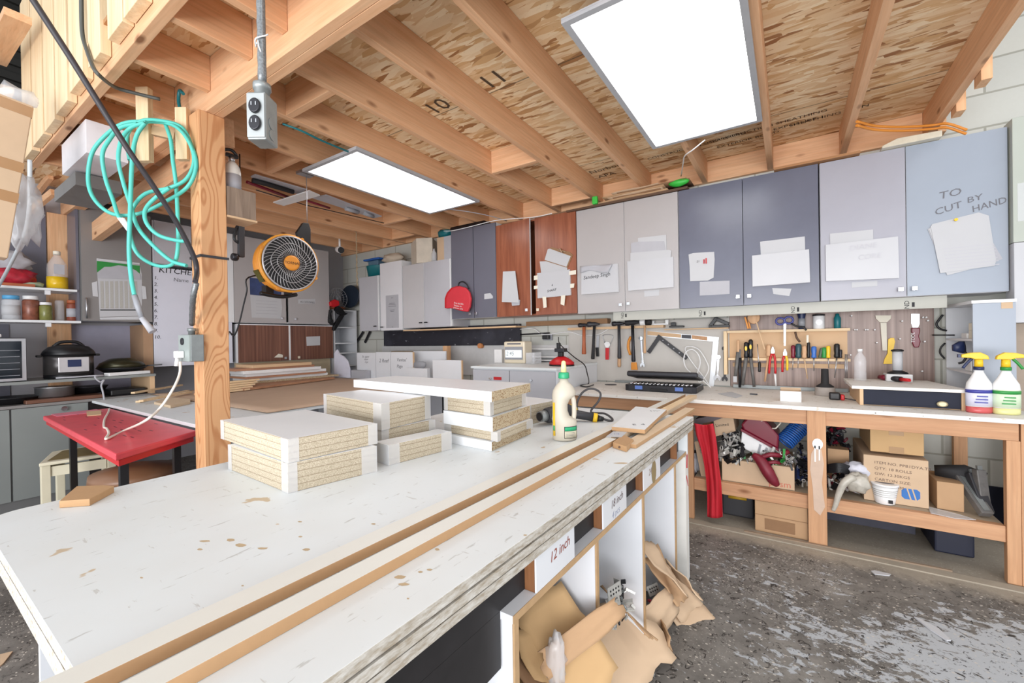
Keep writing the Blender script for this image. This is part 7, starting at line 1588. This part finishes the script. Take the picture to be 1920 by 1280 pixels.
t = thing('cable_bundle', 'black cable bundle wrapped in milky plastic in the right bay', 'cable bundle', at(1580, 880, Y=2.97))
for k in range(9):
    MB().tube(curve_pts([at(1551,872+k*1.6,Y=2.98), at(1572,869+k*2.0,Y=2.95), at(1592,874+k*1.6,Y=2.97), at(1606,880+k*1.2,Y=3.0)], 4), .006, 6).build('cable', BK, t)
MB().blob(at(1606,882,Y=3.0), (.06,.05,.05), .4, 3, 3, 3).build('film_wrap', plain('milky_bag', (212,212,222), .3, 0, .1, 20), t)
t = thing('plastic_bag', 'twisted milky plastic bag of screws hanging over the shelf edge', 'bag', at(1600, 905, Y=2.9))
MB().blob(at(1609,905,Y=2.90), (.055,.035,.052), .35, 3, 3, 6).build('bag_body', plain('grey_milky_bag', (190,184,172), .35, 0, .2, 30), t)
MB().tube(curve_pts([at(1600,893,Y=2.88), at(1583,905,Y=2.865), at(1573,925,Y=2.862), at(1567,945,Y=2.860), at(1562,957,Y=2.86)], 4), [.022-.0008*i for i in range(17)], 8).build('bag_tail', bpy.data.materials['grey_milky_bag'], t)
# red and maroon things in the left bay
fn = lambda u, v: None
t = thing('red_cloth', 'long bright red cloth strip hanging from the bench rail down to the floor', 'cloth', at(1328, 965, Y=2.87))
L = [(793,1302,1337,2.83),(815,1306,1342,2.84),(840,1314,1345,2.85),(870,1320,1348,2.852),(900,1324,1352,2.852),(930,1326,1354,2.85),(968,1326,1355,2.84)]
def clothf(a_, b_):
    k = b_*(len(L)-1); i = min(int(k), len(L)-2); f = k-i; v = L[i][0]*(1-f)+L[i+1][0]*f; ul = L[i][1]*(1-f)+L[i+1][1]*f; ur = L[i][2]*(1-f)+L[i+1][2]*f; Y = L[i][3]*(1-f)+L[i+1][3]*f
    return at(ul+(ur-ul)*a_, v+3*math.sin(a_*3), Y=Y-.014*math.sin(a_*7+b_*5)-.008*math.sin(a_*17+b_*3))
MB().grid(clothf, 26, 40).build('cloth', plain('bright_red_cloth', (190,28,44), .75, 0, .1, 8), t, solid=.003)
t = thing('plastic_case', 'maroon and white plastic case tilted on the hinge heap', 'case', at(1425, 830, Y=3.0))
MB().prism([at(u, v, Y=2.97) for u, v in ((1391,808),(1455,844),(1449,853),(1427,857),(1397,842),(1389,829))], (0,.22,0)).build('white_base', WH, t, bevel=.006)
MB().prism([at(u, v, Y=2.965) for u, v in ((1407,779),(1426,780),(1440,793),(1461,818),(1459,842),(1394,806),(1389,796),(1397,787))], (0,.24,0)).build('maroon_lid', DRED, t, bevel=.010)
MB().prism([at(u, v, Y=2.955) for u, v in ((1389,803),(1460,842),(1460,847),(1389,808))], (0,.26,0)).build('rim', DRED, t, bevel=.002)
for q in (0, 12): MB().prism([at(u+q, v+q*.5, Y=2.969) for u, v in ((1424,832),(1428,834),(1424,850),(1420,848))], (0,-.003,0)).build('rib', GREYP, t)
cc2 = at(1446, 792, Y=3.0)
tag(MB().tube(curve_pts([cc2+V(.045*math.cos(q)*(1+.2*math.sin(q*3)), -.02+.02*math.sin(q*2), .03*math.sin(q)) for q in [i*.55 for i in range(30)]], 4), .0035).build('wire_bundle', CREAM), 'bundle of cream wire on top of the maroon case', 'wire')
c0 = at(1470, 830, Y=3.02); c1_ = at(1508, 792, Y=3.10); ax = (c1_-c0)
pts = []
for i in range(150):
    f = i/149; q = f*2*math.pi*13; s_ = ax.normalized(); x_ = s_.cross(V(0,1,0)).normalized(); y_ = s_.cross(x_); pts.append(c0+ax*f+x_*.048*math.cos(q)+y_*.048*math.sin(q))
tag(MB().tube(pts, .0052, 6).build('coil_hose', BLU), 'blue coiled air hose behind the middle bench leg', 'hose')
t = thing('rubber_glove', 'crumpled maroon glove draped over the long cardboard box', 'glove', at(1435, 880, Y=2.91))
MB().tube(curve_pts([at(1412,852,Y=2.90), at(1425,862,Y=2.89), at(1437,880,Y=2.88), at(1448,898,Y=2.88), at(1458,910,Y=2.885)], 4), [.016,.02,.024,.027,.030,.031,.032,.033,.034,.034,.033,.031,.030,.028,.024,.02,.014], 10).build('cuff', plain('maroon_rubber', (124,24,44), .5, 0, .25, 16), t)
MB().tube(curve_pts([at(1425,858,Y=2.90), at(1445,852,Y=2.90), at(1462,853,Y=2.92), at(1478,846,Y=2.95)], 4), [.014]*13, 8).build('finger', bpy.data.materials['maroon_rubber'], t)
MB().tube(curve_pts([at(1438,868,Y=2.90), at(1452,866,Y=2.90), at(1462,868,Y=2.92)], 4), [.011]*9, 8).build('finger', bpy.data.materials['maroon_rubber'], t)
a = at(1300, 800, Y=2.93)
t = thing('open_carton', 'tilted brown carton with printed side behind the red cloth', 'carton', at(1355, 800, Y=3.0))
MB().prism([at(u, v, Y=2.99) for u, v in ((1338,789),(1374,777),(1379,808),(1342,818))], (0,.25,0)).build('carton_body', CARD2, t)
text('Limited', .026, at(1342, 800, Y=2.989), (1,0,.2), (-.2,0,1), INKD, t)
MB().prism([at(u, v, Y=2.98) for u, v in ((1303,786),(1336,778),(1372,773),(1371,777),(1336,790),(1303,797))], (0,.2,0)).build('grey_flap', plain('grey_board', (110,100,104), .7), t)
t = thing('cardboard_flap', 'narrow torn cardboard piece with writing leaning left of the red cloth', 'cardboard', at(1318, 900, Y=2.94))
MB().prism([at(u, v, Y=2.95) for u, v in ((1302,828),(1311,826),(1326,893),(1320,903),(1314,890))], (0,.004,0)).build('sheet', CARD2, t)
text('TIMES', .024, at(1309, 832, Y=2.949), (.25,0,-1), (1,0,.25), INK, t)
tag(MB().blob(at(1300, 868, Y=3.0), (.035,.05,.06), .8, 4, 3, 3).build('plastic_wad', PAPER2), 'crumpled grey plastic wad left of the red cloth on the shelf', 'plastic')
# below the shelf
t, x0, x1, z0, z1 = cbox('cardboard_box', 'brown cardboard box on the floor beside the middle bench leg', 1416, 1515, 1004, 931, 2.895, .34, CARD, .0005)
z1 = min(z1, .18)
MB().box(x0+.05, x1-.06, 2.8935, 2.8948, .02, .085).build('printed_block', CARDD, t); MB().box(x0, x1, 2.8935, 2.8948, .100, .103).build('fold_line', CARDD, t)
tag(MB().box(at(1352,950,Y=3.0).x, at(1412,950,Y=3.0).x, 3.05, 3.5, .001, .15).build('tool_box', BLK2, bevel=.01), 'black case under the left bay of the shelf', 'case')
tag(MB().cyl(at(1366,930,Y=3.03), at(1400,935,Y=3.03), .012, n=10).build('yellow_tool', plain('dull_yellow', (190,150,40), .5)), 'dull yellow tool lying on the black case under the shelf', 'tool')
tag(MB().box(at(1752,1000,Y=3.1).x, at(1828,1000,Y=3.1).x, 3.1, 3.4, .001, .17).build('storage_crate', plain('dark_navy_crate', (30,34,54), .5), bevel=.008), 'dark navy crate on the floor at the right end under the shelf', 'crate')
p = at(1633, 975, Y=3.2); tag(MB().box(p.x-.04, p.x+.04, 3.45, 3.52, .001, .10).build('red_box', RED, bevel=.008), 'small red box on the floor far under the right bay', 'box')
tag(MB().box(-.1, .9, 3.62, 3.67, .0, .12).build('dark_board', BLK2), 'dark board lying along the wall under the bench', 'board') if False else None
t = thing('floor_board', 'dusty dark slate board standing on edge under the right bay', 'board', (.5,3.1,0)); MB().box(.18,.60,3.30,3.34,.001,.18).build('board', plain('dusty_dark_board', (66,66,78), .7, 0, .15, 10), t)
# ================================================================== BAYS OF THE WORK TABLE AND FLOOR SCRAPS
rnd = random.Random(11)
def scrap(label, c_, size, n_, m, seed, name='cardboard_scrap', bend=.03):
    n_ = Vector(n_).normalized(); x_ = n_.cross(V(.3,.9,.2)).normalized(); y_ = n_.cross(x_); r_ = random.Random(seed)
    ja = [r_.uniform(-.12,.12) for _ in range(12)]
    def f(a_, b_):
        e_ = 1+ja[int(a_*5)]*abs(b_-.5)*2; w_ = 1+ja[6+int(b_*5)]*abs(a_-.5)*2
        return Vector(c_)+x_*(a_-.5)*size[0]*w_+y_*(b_-.5)*size[1]*e_+n_*(bend*math.sin(a_*3+seed)*math.cos(b_*2.5)+.3*bend*math.sin(a_*11+b_*6+seed))
    return tag(MB().grid(f, 9, 9).build(name, m, solid=.004), label, 'cardboard')
def fp(u, v, z): q = at(u, v, Z=z); return q
S_ = [((1283,1140),.03,(.20,.16),(.5,-.2,.9),CARD2,'rounded cardboard flap lowest in the heap spilling onto the floor'),
 ((1268,1105),.10,(.20,.13),(.8,-.3,.6),CARD2,'crumpled cardboard in the middle of the spilling heap'),
 ((1282,1085),.16,(.17,.10),(.6,.4,.7),CARD2,'curled cardboard at the top right of the spilling heap'),
 ((1250,1080),.20,(.20,.10),(.7,-.4,.6),CARD,'torn cardboard leaning in the third bay'),
 ((1245,1062),.25,(.22,.08),(.7,.2,.8),CARD2,'ribbed cardboard edge at the top of the heap in the last bay'),
 ((1228,1160),.10,(.12,.24),(.9,-.4,.3),CARD2,'upright cardboard flap with markings beside the divider'),
 ((1243,1172),.07,(.06,.22),(.8,.5,.3),CARD,'narrow folded cardboard strip by the upright flap'),
 ((1170,1200),.10,(.26,.26),(.6,-.5,.75),CARD2,'big flat cardboard piece in the second open bay'),
 ((1175,1145),.20,(.22,.07),(.5,.5,.8),CARD,'torn cardboard rim above the big flat piece'),
 ((1150,1245),.03,(.22,.16),(.3,-.2,.95),CARD2,'cardboard sheet on the floor of the second bay'),
 ((1062,1205),.36,(.26,.16),(.5,-.6,.7),CARD3,'tan cardboard flap in the first open bay'),
 ((1095,1190),.40,(.06,.26),(.75,-.6,.4),CARD,'thin slanting cardboard strip by the divider of the first bay'),
 ((1040,1235),.33,(.22,.14),(.6,-.3,.8),CARD3,'amber cardboard layer low in the first open bay'),
 ((1015,1262),.31,(.2,.12),(.4,.1,.9),CARDD,'dark cardboard layer at the bottom of the first open bay')]
for k, ((u, v), z, sz, n_, m, lb) in enumerate(S_):
    c_ = at(u, v, Z=z); scrap(lb, c_, sz, n_, m, k+1, bend=(.007 if k >= 7 else .017))
t = thing('box_carton', 'open brown box lying in the first open bay under the table', 'carton', (-.75,.9,.001))
MB().box(-1.0,-.50,.74,1.08,.002,.30).build('carton_body', CARD3, t)
# perforated metal brackets
def bracket(label, u, v, z, n_, w_, h_, seed):
    c_ = at(u, v, Z=z); n_ = Vector(n_).normalized(); x_ = V(0,0,1).cross(n_).normalized(); y_ = n_.cross(x_); t = thing('metal_bracket', label, 'bracket', c_, 'brackets in the open bays')
    MB().obox(c_, x_*w_, y_*h_, n_*.0015).obox(c_+x_*(w_+.001)-n_*.014, x_*.001, y_*h_, n_*.014).build('plate', PALEM, t)
    for i in range(4):
        for j in range(2): MB().lathe([(.0035,0),(.0035,.0004)], c_+x_*(-w_*.6+i*w_*.4)+y_*(h_*(.35-.6*j))+n_*.0017, n_, 8).build('hole', BK, t)
bracket('upper perforated grey bracket in the second open bay', 1152, 1108, .33, (1,-.3,.1), .035, .022, 1)
bracket('bracket with two rows of holes below the upper one', 1150, 1128, .29, (1,-.2,.4), .035, .02, 2)
bracket('small white perforated bracket lower in the second bay', 1142, 1160, .24, (1,-.4,.0), .022, .022, 3)
bracket('perforated bracket in the cardboard heap of the last bay', 1225, 1105, .15, (.8,-.4,.5), .03, .018, 4)
clutter('bracket_heap', 'tangle of grey shelf brackets in the second open bay', 1135, 1158, 1128, 1180, 1.28, [PALEM, GALV, DKM], 40, 9, .022, .15)
tag(MB().blob(at(1042,1238,Z=.36), (.025,.025,.07), .5, 4, 3, 3).build('plastic_wad', FILM2), 'clear crumpled plastic in the first open bay', 'plastic')
pr = at(1247,1222,Z=.0015); 
tag(MB().tube(curve_pts([at(1216,1125,Z=.12), at(1222,1128,Z=.13), at(1236,1140,Z=.11), at(1245,1150,Z=.09)], 4), .006, 6).build('red_ribbon', plain('red_ribbon', (190,50,66), .5)), 'red tape strip twisted in the cardboard heap', 'ribbon')
tag(MB().prism([at(u, v, Z=.003) for u, v in ((1237,1208),(1242,1206),(1249,1226),(1246,1227))], (0,0,.002)).build('red_ribbon', RED), 'small red tape end on the floor by the cardboard heap', 'ribbon')
# loose bits on the floor
tag(MB().prism([at(u, v, Z=.001) for u, v in ((1714,1158),(1722,1160),(1760,1180),(1783,1202),(1775,1202),(1745,1182))], (0,0,.006)).build('wood_splinter', PAPER), 'long pale splinter on the grey painted floor', 'splinter')
tag(MB().prism([at(u, v, Z=.001) for u, v in ((1633,1071),(1640,1070),(1670,1077),(1668,1080),(1640,1077))], (0,0,.004)).build('paper_strip', PAPER), 'thin white strip on the floor in front of the bench', 'strip')
tag(MB().prism([at(u, v, Z=.001) for u, v in ((1905,1090),(1920,1092),(1920,1098),(1908,1094))], (0,0,.004)).build('paper_strip', PAPER), 'white scrap on the floor behind the rightmost bench leg', 'strip')
tag(MB().bar(at(1395,995,Z=.008), at(1785,1070,Z=.008), .014, .008).build('wood_strip', plain('dusty_wood_strip', (150,130,110), .8)), 'thin dusty wood strip lying on the floor along the bench', 'strip')
t = thing('fallen_card', 'small pinkish cardboard piece on the floor at the left edge below the table', 'cardboard', at(10,1235,Z=.001)); MB().prism([at(u, v, Z=.002) for u, v in ((0,1228),(24,1222),(6,1245),(0,1250))], (0,0,.004)).build('card', CARD2, t)
